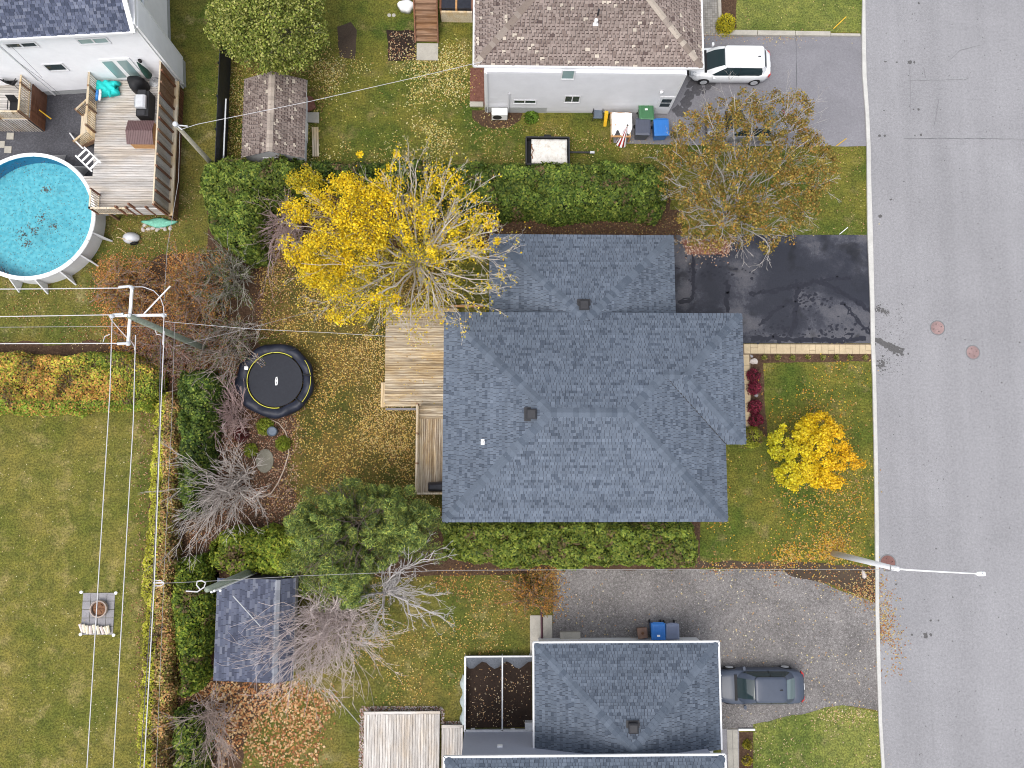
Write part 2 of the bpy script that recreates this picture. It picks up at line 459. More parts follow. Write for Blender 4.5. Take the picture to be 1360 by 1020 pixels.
M['concrete'] = gritmat('concrete', [(0.3, (0.33, 0.31, 0.27)), (0.7, (0.46, 0.43, 0.37))], 5, 0.9, 0.12, 0.9, 0.2, (0.88, 1.12))
M['paver'] = gritmat('paver', [(0.3, (0.40, 0.32, 0.20)), (0.7, (0.56, 0.45, 0.30))], 4, 0.9, 0.10, 0.9, 0.2, (0.9, 1.1))
M['paver_joint'] = plain('paver_joint', (0.16, 0.12, 0.08), 0.95)
M['slab'] = gritmat('slab', [(0.3, (0.21, 0.20, 0.21)), (0.7, (0.31, 0.30, 0.31))], 7, 0.9, 0.15, 0.9, 0.2, (0.85, 1.15))
M['stone'] = gritmat('stone', [(0.3, (0.36, 0.32, 0.29)), (0.7, (0.58, 0.52, 0.48))], 5, 0.9, 0.2, 1.2)
M['shingle'] = attrmat('shingle', 0.9, 30, 0.18, 0.35)
M['white'] = plain('white', (0.70, 0.70, 0.71), 0.5, var=0.04)
M['white_bright'] = plain('white_bright', (0.85, 0.85, 0.85), 0.45, var=0.03)
M['siding_grey'] = plain('siding_grey', (0.61, 0.61, 0.635), 0.55, var=0.05, scale=1.2)
M['siding_white'] = plain('siding_white', (0.77, 0.77, 0.785), 0.55, var=0.05, scale=1.2)
M['foundation'] = plain('foundation', (0.40, 0.41, 0.41), 0.9, var=0.12)
M['dark_metal'] = plain('dark_metal', (0.03, 0.03, 0.034), 0.5)
M['black'] = plain('black', (0.014, 0.014, 0.016), 0.6)
M['black_vinyl'] = plain('black_vinyl', (0.022, 0.024, 0.034), 0.45, var=0.3)
M['grey_metal'] = plain('grey_metal', (0.42, 0.43, 0.45), 0.4, 0.4)
M['galv'] = plain('galv', (0.55, 0.56, 0.58), 0.5, 0.2, var=0.1)
M['pole_wood'] = plain('pole_wood', (0.30, 0.28, 0.22), 0.9, var=0.3, scale=10)
M['pole_green'] = plain('pole_green', (0.22, 0.25, 0.20), 0.9, var=0.3, scale=10)
M['wire'] = plain('wire', (0.56, 0.55, 0.56), 0.5, var=0.05)
M['wire_dark'] = plain('wire_dark', (0.10, 0.10, 0.12), 0.6)
M['wire_grey'] = plain('wire_grey', (0.33, 0.32, 0.32), 0.6)
M['glass'] = glassmat('glass')
M['glass_teal'] = glassmat('glass_teal', (0.24, 0.34, 0.34), 0.15)
M['deck_x'] = woodmat('deck_x', [(0.22, 0.165, 0.11), (0.44, 0.36, 0.255), (0.64, 0.56, 0.43)], 'x', rnd=.3)
M['deck_y'] = woodmat('deck_y', [(0.22, 0.165, 0.11), (0.42, 0.34, 0.25), (0.60, 0.53, 0.42)], 'y', rnd=.3)
M['deck_grey'] = woodmat('deck_grey', [(0.34, 0.31, 0.28), (0.50, 0.46, 0.42), (0.66, 0.63, 0.58)], 'y', rnd=0.16, stain=(.9, .82, .72))
M['deck_greyx'] = woodmat('deck_greyx', [(0.33, 0.31, 0.29), (0.47, 0.445, 0.42), (0.62, 0.59, 0.56)], 'x', rnd=0.22, stain=(.92, .85, .76))
M['wood_pale'] = woodmat('wood_pale', [(0.40, 0.32, 0.22), (0.58, 0.49, 0.36), (0.70, 0.62, 0.48)], 'y', rnd=0.15)
M['wood_brown'] = woodmat('wood_brown', [(0.13, 0.07, 0.04), (0.24, 0.14, 0.085), (0.34, 0.22, 0.14)], 'x', rnd=0.2)
M['wood_red'] = woodmat('wood_red', [(0.11, 0.045, 0.025), (0.19, 0.085, 0.05), (0.26, 0.13, 0.08)], 'y', rnd=0.25)
M['hedge_core'] = plain('hedge_core', (0.022, 0.03, 0.012), 0.95, var=0.4, scale=5)
M['hedge_core_brown'] = plain('hedge_core_brown', (0.11, 0.085, 0.045), 0.95, var=0.4, scale=5)
M['orange_wood'] = plain('orange_wood', (0.45, 0.24, 0.10), 0.7)
M['blue_bin'] = paint('blue_bin', (0.025, 0.17, 0.52), 0.4, 0, 0.1)
M['green_bin'] = paint('green_bin', (0.055, 0.17, 0.075), 0.4, 0, 0.1)
M['grey_bin'] = paint('grey_bin', (0.075, 0.085, 0.12), 0.45, 0, 0.1)
M['navy_bin'] = paint('navy_bin', (0.16, 0.19, 0.28), 0.5, 0, 0.1)
M['turquoise'] = plain('turquoise', (0.02, 0.55, 0.52), 0.6)
M['teal_tarp'] = plain('teal_tarp', (0.18, 0.48, 0.36), 0.6, var=0.25)
M['yellow'] = plain('yellow', (0.75, 0.45, 0.03), 0.5)
M['red'] = plain('red', (0.45, 0.03, 0.03), 0.4)

# ------------------------------------------------------------------ ground sheets
def rough(poly, amp=0.08, step=0.4, seed=1):
    out = []; n = len(poly)
    for i in range(n):
        a = np.array(poly[i]); b = np.array(poly[(i + 1) % n]); L = np.linalg.norm(b - a); k = max(1, int(L / step))
        for j in range(k):
            p = a + (b - a) * j / k
            d = np.array([-(b - a)[1], (b - a)[0]]) / (L + 1e-9)
            v = vnoise(np.array([p[0]]), np.array([p[1]]), 1.3, seed)[0] - 0.5 + 0.5 * (vnoise(np.array([p[0]]), np.array([p[1]]), 4, seed + 1)[0] - 0.5)
            out.append(tuple(p + d * v * 2 * amp))
    return out
def sheet(name, pxs, mat, z, amp=0.0, world_poly=None, kind='structure', label=None, cat=None):
    poly = world_poly or wpoly(pxs)
    if amp: poly = rough(poly, amp)
    mb = MB(); n = len(poly)
    area = sum(poly[i][0] * poly[(i + 1) % n][1] - poly[(i + 1) % n][0] * poly[i][1] for i in range(n))
    if area < 0: poly = poly[::-1]
    from mathutils.geometry import tessellate_polygon
    vs = [(p[0], p[1], z) for p in poly]
    tris = tessellate_polygon([[Vector(v) for v in vs]])
    fs = []
    for t in tris:
        a, b, c = (vs[i] for i in t)
        if (b[0] - a[0]) * (c[1] - a[1]) - (b[1] - a[1]) * (c[0] - a[0]) < 0: t = (t[0], t[2], t[1])
        fs.append(t)
    mb.add(vs, fs)
    return setp(link(name, (mb, mat)), label, cat, None, kind)
sheet('ground', None, M['lawn'], 0.0, world_poly=[(-250, -250), (250, -250), (250, 250), (-250, 250)])
sheet('lawn', [(-60, 546), (187, 541), (186, 620), (184, 1100), (-60, 1100)], M['lawn_west'], 0.004)
sheet('lawn', [(975, -60), (1146, -60), (1146, 43), (975, 43)], M['lawn_mown'], 0.004)
sheet('lawn', [(890, 194), (1153, 194), (1156, 312), (890, 312)], M['lawn_green'], 0.004, 0.05)
sheet('lawn', [(920, 474), (1162, 474), (1165, 756), (920, 756)], M['lawn_green'], 0.004, 0.03)
sheet('lawn', [(1000, 962), (1075, 945), (1120, 936), (1169, 945), (1175, 1100), (1000, 1100)], M['lawn_mown'], 0.016, 0.08)
sheet('lawn', [(555, -60), (645, -60), (645, 215), (440, 215), (430, -60)], M['lawn_green'], 0.004, 0.4)
sheet('lawn', [(240, 60), (320, -60), (480, -60), (900, 150), (900, 215), (300, 215)], M['lawn_green'], 0.0035, 0.3)
sheet('lawn', [(330, 240), (560, 280), (600, 300), (600, 705), (470, 700), (360, 700), (330, 500)], M['lawn_leafy'], 0.008, 0.3)
# soil and mulch
sheet('mulch_bed', [(276, 235), (350, 240), (352, 330), (345, 450), (350, 520), (392, 560), (380, 640), (415, 715), (300, 800), (262, 760), (262, 500), (270, 400)], M['mulch'], 0.012, 0.25)
sheet('mulch_bed', [(255, 760), (290, 760), (290, 900), (400, 905), (330, 960), (300, 1100), (225, 1100), (232, 900)], M['mulch'], 0.012, 0.2)
sheet('mulch_bed', [(400, 278), (905, 278), (905, 312), (900, 330), (400, 330)], M['mulch'], 0.012, 0.05)
sheet('mulch_bed', [(270, 690), (590, 690), (930, 690), (930, 757), (270, 772)], M['mulch'], 0.010, 0.05)
sheet('mulch_bed', [(410, 228), (890, 230), (890, 285), (410, 285)], M['mulch'], 0.0105, 0.08)
sheet('leaf_bed', [(-60, 455), (160, 455), (150, 380), (215, 340), (300, 330), (300, 480), (265, 560), (262, 1100), (185, 1100), (205, 560), (205, 475), (-60, 475)], M['mulch'], 0.009, 0.2)
sheet('mulch_bed', [(950, -60), (978, -60), (978, 38), (950, 38)], M['mulch'], 0.012, 0.03)
sheet('mulch_bed', [(627, 146), (694, 148), (690, 160), (676, 170), (655, 172), (640, 168), (627, 157)], M['mulch'], 0.012, 0.05)
sheet('mulch_bed', [(513, 40), (552, 42), (554, 80), (516, 81)], M['soil'], 0.012, 0.08)
sheet('soil_patch', [(448, 36), (466, 29), (474, 40), (471, 78), (452, 76), (449, 60)], M['soil_brown'], 0.012, 0.05)
sheet('red_mulch', [(624, 90), (645, 90), (645, 140), (624, 140)], M['mulch_red'], 0.012)
sheet('mulch_bed', [(905, 318), (972, 318), (968, 338), (912, 338)], M['mulch_red'], 0.022, 0.02)
sheet('mulch_bed', [(996, 470), (1012, 470), (1019, 580), (990, 596), (985, 470)], M['mulch'], 0.012, 0.04)
sheet('mulch_bed', [(1010, 470), (1160, 470), (1160, 480), (1010, 482)], M['mulch'], 0.0125, 0.04)
sheet('mulch_bed', [(981, 972), (1000, 972), (1000, 1100), (981, 1100)], M['mulch'], 0.018, 0.02)
sheet('mulch_bed', [(925, 745), (1060, 748), (1163, 752), (1165, 800), (1130, 788), (1100, 775), (1060, 768), (1040, 758), (925, 754)], M['soil_brown'], 0.014, 0.12)
# west patio of dark gravel, gravel drive, road, drives
sheet('gravel_patio', [(-60, 108), (115, 122), (150, 120), (152, 215), (130, 250), (20, 300), (-60, 300)], M['gravel_dark'], 0.006, 0.05)
sheet('gravel_driveway', [(733, 757), (1040, 757), (1085, 772), (1130, 788), (1168, 802), (1170, 946), (1130, 938), (1078, 946), (1045, 958), (1003, 968), (950, 970), (950, 900), (733, 880)], M['gravel'], 0.012, 0.08)
# the road and its two kerbs
kl = [(0, 1145.8, 1149.6), (45, 1145.0, 1150.0), (100, 1145.6, 1151.2), (150, 1149.6, 1154.6), (195, 1151.4, 1156.6), (250, 1151.8, 1157.6), (311, 1152.4, 1159.6), (400, 1156, 1161.6), (456, 1157, 1162.4), (500, 1159, 1163.8), (600, 1161, 1166), (700, 1162.5, 1167.5), (755, 1163, 1167.6), (810, 1163, 1168), (890, 1165, 1170), (960, 1167.6, 1172), (1020, 1171.4, 1175.6)]
kin = [P(a, y, 0.1) for y, a, b in kl]; kout = [P(b, y, 0.1) for y, a, b in kl]
xr = P(1420, 500).x
road_poly = [(kout[0].x - 0.2, 250)] + [(p.x, p.y) for p in kout] + [(kout[-1].x + 0.4, -250), (xr, -250), (xr, 250)]
road = sheet('road', None, M['asphalt'], 0.010, world_poly=road_poly)
def kerb_mesh(i0, i1):
    mb = MB()
    seq = []
    for k in range(i0, i1 + 1): seq.append((kin[k], kout[k]))
    rings = [[(a.x, a.y, -0.05), (b.x, b.y, -0.05), (b.x, b.y, 0.085), (b.x - 0.015, b.y, 0.105), (a.x + 0.015, a.y, 0.105), (a.x, a.y, 0.09)] for a, b in seq]
    mb.loft(rings); return mb
kerb = structure('kerb', (kerb_mesh(0, 1), M['kerb']))
for k in range(1, len(kl) - 1):
    o = link('kerb_segment', (kerb_mesh(k, k + 1), M['kerb']), kerb)
    o.scale = (1, 1, 1)
for (y0, y1) in ((kin[0].y, 250), (-250, kin[-1].y)):
    a = kin[0] if y0 > 0 else kin[-1]; b = kout[0] if y0 > 0 else kout[-1]
    link('kerb_segment', (MB().box(a.x, y0, -0.05, b.x, y1, 0.105), M['kerb']), kerb)
link('kerb_segment', (MB().box(xr, -250, -0.05, xr + 0.2, 250, 0.105), M['kerb']), kerb)
def flat_strip(pts, w, z):
    mb = MB(); pts = [Vector((p.x, p.y, z)) for p in pts]; L = []; R = []
    for i, p in enumerate(pts):
        d = (pts[min(i + 1, len(pts) - 1)] - pts[max(i - 1, 0)]).normalized(); n = Vector((-d.y, d.x, 0)) * (w / 2 * (0.6 + 0.8 * random.random()))
        L.append(p + n); R.append(p - n)
    for i in range(len(pts) - 1): mb.add([L[i], R[i], R[i + 1], L[i + 1]], [(0, 1, 2, 3)])
    return mb
def wob(pxs, step=6, amp=1.0):
    out = []
    for (a, b), (c, d) in zip(pxs, pxs[1:]):
        n = max(1, int(math.hypot(c - a, d - b) / step))
        for k in range(n): out.append((a + (c - a) * k / n + random.uniform(-amp, amp), b + (d - b) * k / n + random.uniform(-amp, amp)))
    out.append(pxs[-1]); return out
random.seed(5)
for pxs, w, mt in (([(1200, 184), (1262, 184), (1360, 184.5), (1400, 184.5)], 0.03, 'crack'), ([(1208, 88), (1209, 150)], 0.025, 'seam'), ([(1209, 107), (1280, 106), (1286, 104)], 0.03, 'seam'),
                   ([(1260, 80), (1275, 67), (1302, 60)], 0.03, 'seam'), ([(1247, 132), (1240, 168)], 0.03, 'seam'), ([(1227, 90), (1229, 104)], 0.03, 'seam')):
    setp(link('road_crack', (flat_strip([P(*q) for q in wob(pxs, 8, 0.5)], w, 0.0145), M[mt]), road), kind='structure')
def blob(px, py, r, z, n=14, sx=1.0, rz=0.0):
    c = P(px, py); out = []
    for i in range(n):
        a = 2 * math.pi * i / n; rr = r * random.uniform(0.6, 1.25); x = math.cos(a) * rr * sx; y = math.sin(a) * rr
        out.append((c.x + x * math.cos(rz) - y * math.sin(rz), c.y + x * math.sin(rz) + y * math.cos(rz)))
    return out
def spots(name, lst, mat, z, parent):
    mb = MB()
    for (x, y, r, sx, rz) in lst:
        pl = blob(x, y, r, z, 12, sx, rz); zz = z + 0.00004 * (len(mb.f) % 60); mb.add([(p[0], p[1], zz) for p in pl], [tuple(range(len(pl)))])
    o = link(name, (mb, mat), parent); return setp(o, kind='stuff')
sp = [(1208, 83, .14, 1, 0), (1214, 83, .08, 1, 0), (1191, 83, .05, 1.5, 0), (1176, 82, .05, 1.6, 0), (1220, 4, .08, 1, 0), (1174, 147, .05, 1, 0), (1220, 145.5, .09, 1, 0), (1213, 145.5, .05, 1, 0),
      (1168, 180.5, .08, 1.2, 0), (1175, 180.5, .09, 1, 0), (1215, 180, .05, 1, 0), (1223, 179, .07, 1.3, .8), (1169, 287, .1, 1.2, 0), (1183, 265, .05, 2, 0.3), (1229, 844, .16, .8, 0), (1236, 843, .08, 1, 0),
      (1211, 843, .06, 1, 0), (1236, 824, .07, 1, 0), (1246, 824, .06, 1, 0), (1190, 776, .05, 2, .5), (1206, 470, .06, 1, 0), (1330, 508, .05, 1, 0), (1354, 455, .06, 1, 0), (1243, 729, .05, 1, 0), (1265, 793, .05, 1, 0)]
for _ in range(260):
    sp.append((random.uniform(1175, 1360), random.uniform(0, 1020), random.uniform(.012, .035), random.uniform(0.7, 1.6), random.uniform(0, 3)))
spots('oil_spots', sp, M['stain'], 0.0145, road)
wet = []
for k in range(130):                       # damp trail running from the drive across the gutter
    t = random.random(); wet.append((1164 + 34 * t + random.gauss(0, 1.5), 452 + 16 * t + random.gauss(0, 1.6 + 1.2 * t), random.uniform(.03, .10), random.uniform(.8, 1.8), -.4))
for k in range(90):
    t = random.random(); wet.append((1163 + 16 * t + random.gauss(0, 2), 408 + 8 * t + random.gauss(0, 2.0), random.uniform(.015, .045), 1.4, -.4))
for k in range(50):
    wet.append((1172 + random.gauss(0, 4), 484 + random.gauss(0, 5), random.uniform(.02, .06), 1.4, -.6))
for k in range(150):
    wet.append((random.uniform(1162, 1200), random.uniform(400, 500), random.uniform(.01, .03), 1.2, 0))
spots('damp_patches', wet, M['stain'], 0.0148, road)
# black sealed driveway: dark coat with worn pale patches and darker run-off veins
def sealed():
    m, nt, b = _nm('sealed_asphalt')
    p = posn(nt)
    b0_ = noise(nt, 0.33, 4, 0.55, p, 0.3); fz = noise(nt, 5, 6, 0.85, p)
    am = N(nt, 'ShaderNodeMath', operation='MULTIPLY_ADD'); nt.links.new(fz, am.inputs[0]); am.inputs[1].default_value = 0.30; nt.links.new(b0_, am.inputs[2]); big = am.outputs[0]
    c = ramp(nt, big, [(0.58, (0.018, 0.020, 0.030)), (0.645, (0.030, 0.032, 0.044)), (0.68, (0.046, 0.048, 0.062)), (0.715, (0.070, 0.071, 0.084)), (0.80, (0.095, 0.094, 0.106))])
    vein = N(nt, 'ShaderNodeTexVoronoi', feature='DISTANCE_TO_EDGE'); vein.inputs['Scale'].default_value = 0.30
    wp = N(nt, 'ShaderNodeVectorMath', operation='ADD'); nz = N(nt, 'ShaderNodeTexNoise'); nz.inputs['Scale'].default_value = 1.1; nz.inputs['Detail'].default_value = 6
    nt.links.new(p, nz.inputs['Vector']); nt.links.new(p, wp.inputs[0]); nt.links.new(nz.outputs['Color'], wp.inputs[1]); nt.links.new(wp.outputs[0], vein.inputs['Vector'])
    vm = ramp(nt, noise(nt, 0.35, 3, 0.6, posn(nt, (1, 1, 3))), [(0.46, (0, 0, 0)), (0.58, (0.8, 0.8, 0.8))])
    c = mixc(nt, vm, c, mixc(nt, 1.0, c, ramp(nt, vein.outputs['Distance'], [(0.0, (0.35,) * 3), (0.025, (0.5,) * 3), (0.05, (1, 1, 1))]), 'MULTIPLY'))
    f = noise(nt, 14, 6, 0.9, p)
    c = mixc(nt, 1.0, c, ramp(nt, f, [(0.3, (0.72,) * 3), (0.7, (1.3,) * 3)]), 'MULTIPLY')
    nt.links.new(c, b.inputs['Base Color'])
    nt.links.new(ramp(nt, big, [(0.6, (0.5,) * 3), (0.7, (0.85,) * 3)]), b.inputs['Roughness'])
    b.inputs['Specular IOR Level'].default_value = 0.35
    bump(nt, b, f, 0.35, 0.015); return m
M['sealed'] = sealed()
dz = 0.03
sheet('driveway', [(860, 312), (1152.6, 312), (1155, 360), (1156.6, 400), (1157, 456), (860, 456)], M['sealed'], 0.016)
sheet('driveway', [(928, 48), (1145, 46), (1148, 140), (1151, 194.5), (1060, 194.5), (930, 193), (815, 190), (812, 150), (886, 150), (905, 105), (928, 60)], M['asphalt_mid'], 0.014, 0.02)
sheet('path', [(932, -60), (954, -60), (954, 48), (932, 48)], M['paver_joint'], 0.010)

st_ = MB(); random.seed(31)
def stain_run(pxs, w, z):
    global st_
    for k in range(3):
        m_ = flat_strip([P(*q) for q in wob(pxs, 4, 1.6 + k)], w * random.uniform(.5, 1.1), z + .0002 * k); st_.add(m_.v, m_.f)
for pxs, w in (([(1050, 445), (1056, 425), (1057, 398), (1062, 380), (1085, 373), (1110, 384), (1135, 399), (1156, 414)], .22), ([(1060, 380), (1030, 386), (995, 391)], .14), ([(1008, 432), (1030, 412), (1052, 398)], .14),
               ([(1118, 400), (1138, 424), (1155, 444)], .10), ([(921, 340), (921, 385), (918, 398), (900, 401)], .12), ([(965, 375), (966, 415)], .16), ([(1090, 371), (1130, 370)], .08), ([(1000, 448), (1080, 452), (1150, 450)], .22)):
    stain_run(pxs, w, .0175)
for k in range(260):
    a = random.choice([(1075, 400, 16), (1030, 440, 20), (950, 360, 25), (1120, 440, 22), (1060, 380, 10)]); pl = blob(a[0] + random.gauss(0, a[2]), a[1] + random.gauss(0, a[2] * .4), random.uniform(.02, .09), 0, 8, 1.4, .3)
    st_.add([(p[0], p[1], .0184 + .00003 * k) for p in pl if True], [tuple(range(8))])
M['wet'] = plain('wet', (0.016, 0.017, 0.026), .45, var=.2)
setp(link('run_off_stains', (st_, M['wet'])), 'dark run-off streaks on the black sealed driveway', 'stain', kind='stuff')
link('driveway_joint', (flat_strip([P(*q) for q in wob([(1057, 48), (1058, 118)], 6, .3)], .03, .0155), M['crack']))['kind'] = 'structure'

random.seed(8); hs_ = MB()
for k in range(60):
    q_ = random.choice([(903, 150, 6), (912, 132, 8), (925, 118, 8), (940, 108, 7)]); pl = blob(q_[0] + random.gauss(0, q_[2] * .5), q_[1] + random.gauss(0, q_[2] * .6), random.uniform(.05, .22), 0, 9, 1.5, .9); hs_.add([(p[0], p[1], .0152 + .00004 * k) for p in pl], [tuple(range(9))])
M['damp'] = plain('damp', (0.085, 0.082, 0.09), .7, var=.25, scale=12)
setp(link('damp_stains', (hs_, M['damp'])), 'dark damp stains on the driveway by the corner of the grey wall', 'stain', kind='stuff')

# ------------------------------------------------------------------ roofs with real shingle courses
def poly_interval(poly, v):
    us = []
    n = len(poly)
    for i in range(n):
        (u0, v0), (u1, v1) = poly[i], poly[(i + 1) % n]
        if (v0 <= v < v1) or (v1 <= v < v0): us.append(u0 + (u1 - u0) * (v - v0) / (v1 - v0))
    return (min(us), max(us)) if len(us) >= 2 else None
def shingle_plane(mb, poly3, cols, w=None, ex=0.150, tabw=(0.12, 0.25), th=0.020, base_col=(0.03, 0.03, 0.04), dash_shade=None):
    """poly3: first edge is the eave (left to right seen from outside); tabs laid in courses up the slope"""
    pts = [Vector(p) for p in poly3]
    o = pts[0]; U = (pts[1] - pts[0]).normalized(); nrm = None
    for q in pts[2:]:
        c = U.cross(q - o)
        if c.length > 0.3: nrm = c.normalized(); break
    if nrm.z < 0: nrm = -nrm
    Vv = nrm.cross(U).normalized()
    poly = [((p - o).dot(U), (p - o).dot(Vv)) for p in pts]
    mb.add(pts, [tuple(range(len(pts)))], base_col)
    vmax = max(p[1] for p in poly); v = 0.0; row = 0
    cols = [np.array(c) for c in cols]
    while v < vmax - 0.02:
        v1 = min(v + ex, vmax - 0.001)
        a = poly_interval(poly, v + 0.001); b = poly_interval(poly, v1 - 0.001)
        if a and b:
            lo = min(a[0], b[0]); hi = max(a[1], b[1]); u = lo - random.uniform(0, tabw[1])
            ph = random.uniform(0.9, 1.08)
            while u < hi:
                u2 = u + random.uniform(*tabw)
                q0 = max(u, a[0]); q1 = min(u2, a[1]); r0 = max(u, b[0]); r1 = min(u2, b[1])
                if q1 > q0 + 0.002 or r1 > r0 + 0.002:
                    q0, q1 = min(q0, q1), max(q0, q1); r0, r1 = min(r0, r1), max(r0, r1)
                    g = 0.009; c = random.choices(cols, w)[0] * ph * random.uniform(0.93, 1.07)
                    t = th * random.choice((0.55, 1.0, 1.0, 1.35))
                    def pt(uu, vv, h): return o + U * uu + Vv * vv + nrm * h
                    A = pt(q0 + g, v - 0.004, t); B = pt(q1 - g, v - 0.004, t); C = pt(r1 - g, v1 + 0.01, 0.004); D = pt(r0 + g, v1 + 0.01, 0.004)
                    A2 = pt(q0 + g, v - 0.004, 0.001); B2 = pt(q1 - g, v - 0.004, 0.001)
                    mb.add([A, B, C, D, A2, B2], [(0, 1, 2, 3), (4, 5, 1, 0)], tuple(c))
                    if dash_shade and q1 - q0 > .1 and random.random() < .85:  # dark dash per tab: joint shadow put into the colour, as a printed band
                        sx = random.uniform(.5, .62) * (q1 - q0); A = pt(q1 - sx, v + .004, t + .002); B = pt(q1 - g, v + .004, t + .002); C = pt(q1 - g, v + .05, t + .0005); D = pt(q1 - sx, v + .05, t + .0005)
                        mb.add([A, B, C, D], [(0, 1, 2, 3)], tuple(np.array(dash_shade) * random.uniform(.7, 1.3)))
                u = u2
        v += ex; row += 1
_capm = {}
def ridge_caps(parent, a, b, palette_, key, wd=0.30, step=0.20, bend=0.35, lift=0.016):
    """overlapping caps along a hip or ridge, each an object"""
    a = Vector(a); b = Vector(b); L = (b - a).length
    bend = bend * (1.0 if abs(b.z - a.z) < .05 * L else 0.66); key = key + ('r' if abs(b.z - a.z) < .05 * L else 'h')
    n = max(1, int(L / step)); d = (b - a).normalized()
    for i in range(n):
        k = (key, random.randrange(len(palette_)))
        if k not in _capm:
            mb = MB(); c = palette_[k[1]]; h = wd / 2
            q = 0.030
            mb.add([(-0.5, -h, -h * bend), (0.6, -h, -h * bend - 0.016), (0.6, 0, -0.012), (-0.5, 0, 0.010), (0.6, h, -h * bend - 0.016), (-0.5, h, -h * bend),
                    (-0.5, -h, -h * bend - q), (-0.5, 0, 0.010 - q), (-0.5, h, -h * bend - q), (0.6, -h, -h * bend - q), (0.6, h, -h * bend - q)],
                   [(0, 1, 2, 3), (3, 2, 4, 5), (6, 0, 3, 7), (7, 3, 5, 8), (6, 9, 1, 0), (10, 8, 5, 4)], c)
            # x: down-slope end at -0.5
            _capm[k] = mb.mesh('ridge_cap', M['shingle'])
        o = bpy.data.objects.new('ridge_cap', _capm[k]); COL.link(o)
        X = d; Y = Vector((0, 0, 1)).cross(X).normalized(); Z = X.cross(Y)
        mt = Matrix((X, Y, Z)).transposed().to_4x4()
        o.rotation_euler = mt.to_euler(); o.location = a + d * (step * (i + 0.5) + (.12 if key[-1] == 'h' else 0)) + Vector((0, 0, lift + 0.02)); o.scale = (step, 1, 1)
        o.parent = parent
        root = parent
        if parent.parent is None: o.matrix_parent_inverse = Matrix.Translation(root.location).inverted()
BLUEG = [(0.108, 0.130, 0.166), (0.116, 0.139, 0.176), (0.092, 0.112, 0.145), (0.127, 0.151, 0.190), (0.070, 0.086, 0.114)]
BW = [5, 5, 2.4, 1.8, 1.5]
DARKB = [(0.085, 0.098, 0.145), (0.12, 0.135, 0.19), (0.055, 0.065, 0.10), (0.15, 0.165, 0.22)]
BROWN = [(0.225, 0.180, 0.158), (0.26, 0.210, 0.185), (0.175, 0.135, 0.118), (0.46, 0.40, 0.33), (0.095, 0.068, 0.062)]
CAPB = [(0.088, 0.107, 0.137), (0.098, 0.118, 0.150), (0.076, 0.094, 0.123), (0.110, 0.132, 0.167)]
CAPBR = [(0.25, 0.21, 0.18), (0.20, 0.16, 0.135), (0.36, 0.31, 0.26)]
def siding(mb, p, q, z0, z1, step=0.13, out=0.014, col=None):
    """lapped courses on a wall from p to q (outside on the right-hand side going p->q)"""
    p = Vector((p[0], p[1], 0)); q = Vector((q[0], q[1], 0)); d = (q - p).normalized(); n = Vector((d.y, -d.x, 0))
    z = z0
    while z < z1 - 0.01:
        t = min(z + step, z1)
        A = p + n * out; B = q + n * out; mb.add([(A.x, A.y, z), (B.x, B.y, z), (q.x, q.y, t), (p.x, p.y, t), (p.x, p.y, z), (q.x, q.y, z)], [(0, 1, 2, 3), (4, 5, 1, 0)], col)
        z = t
def wall_prism(poly, z0, z1, closed=True):
    return MB().prism(poly, z0, z1)
def window(parent, c0, c1, n, name='window', panes=2, rows=1, frame=0.06, mat='white', glass='glass', proud=0.03):
    """c0,c1: opposite corners on the wall plane (lower-left, upper-right seen from outside); n outward normal"""
    c0 = Vector(c0); c1 = Vector(c1); n = Vector(n)
    d = Vector((c1.x - c0.x, c1.y - c0.y, 0)); W = d.length; d.normalize(); H = c1.z - c0.z
    def pt(u, h, o): return c0 + d * u + Vector((0, 0, h)) + n * o
    fr = MB()
    def br(u0, h0, u1, h1, o0, o1):
        vs = [pt(u0, h0, o0), pt(u1, h0, o0), pt(u1, h1, o0), pt(u0, h1, o0), pt(u0, h0, o1), pt(u1, h0, o1), pt(u1, h1, o1), pt(u0, h1, o1)]
        fr.add(vs, [(0, 3, 2, 1), (4, 5, 6, 7), (0, 1, 5, 4), (1, 2, 6, 5), (2, 3, 7, 6), (3, 0, 4, 7)])
    br(-frame, -frame, W + frame, 0, 0.002, proud + 0.02); br(-frame, H, W + frame, H + frame, 0.002, proud)
    br(-frame, 0, 0, H, 0.002, proud); br(W, 0, W + frame, H, 0.002, proud)
    for k in range(1, panes): u = W * k / panes; br(u - frame / 2, 0, u + frame / 2, H, 0.002, proud - 0.003)
    w = link(name, (fr, M[mat]), parent)
    pm = frame / 2
    for k in range(panes):
        for r in range(rows):
            u0 = W * k / panes + (pm if k else 0) + 0.005; u1 = W * (k + 1) / panes - (pm if k < panes - 1 else 0) - 0.005; h0 = H * r / rows + 0.012; h1 = H * (r + 1) / rows - 0.012
            g = MB(); g.add([pt(u0, h0, 0.012), pt(u1, h0, 0.012), pt(u1, h1, 0.012), pt(u0, h1, 0.012)], [(0, 1, 2, 3)])
            link('pane', (g, M[glass]), w)
    return w
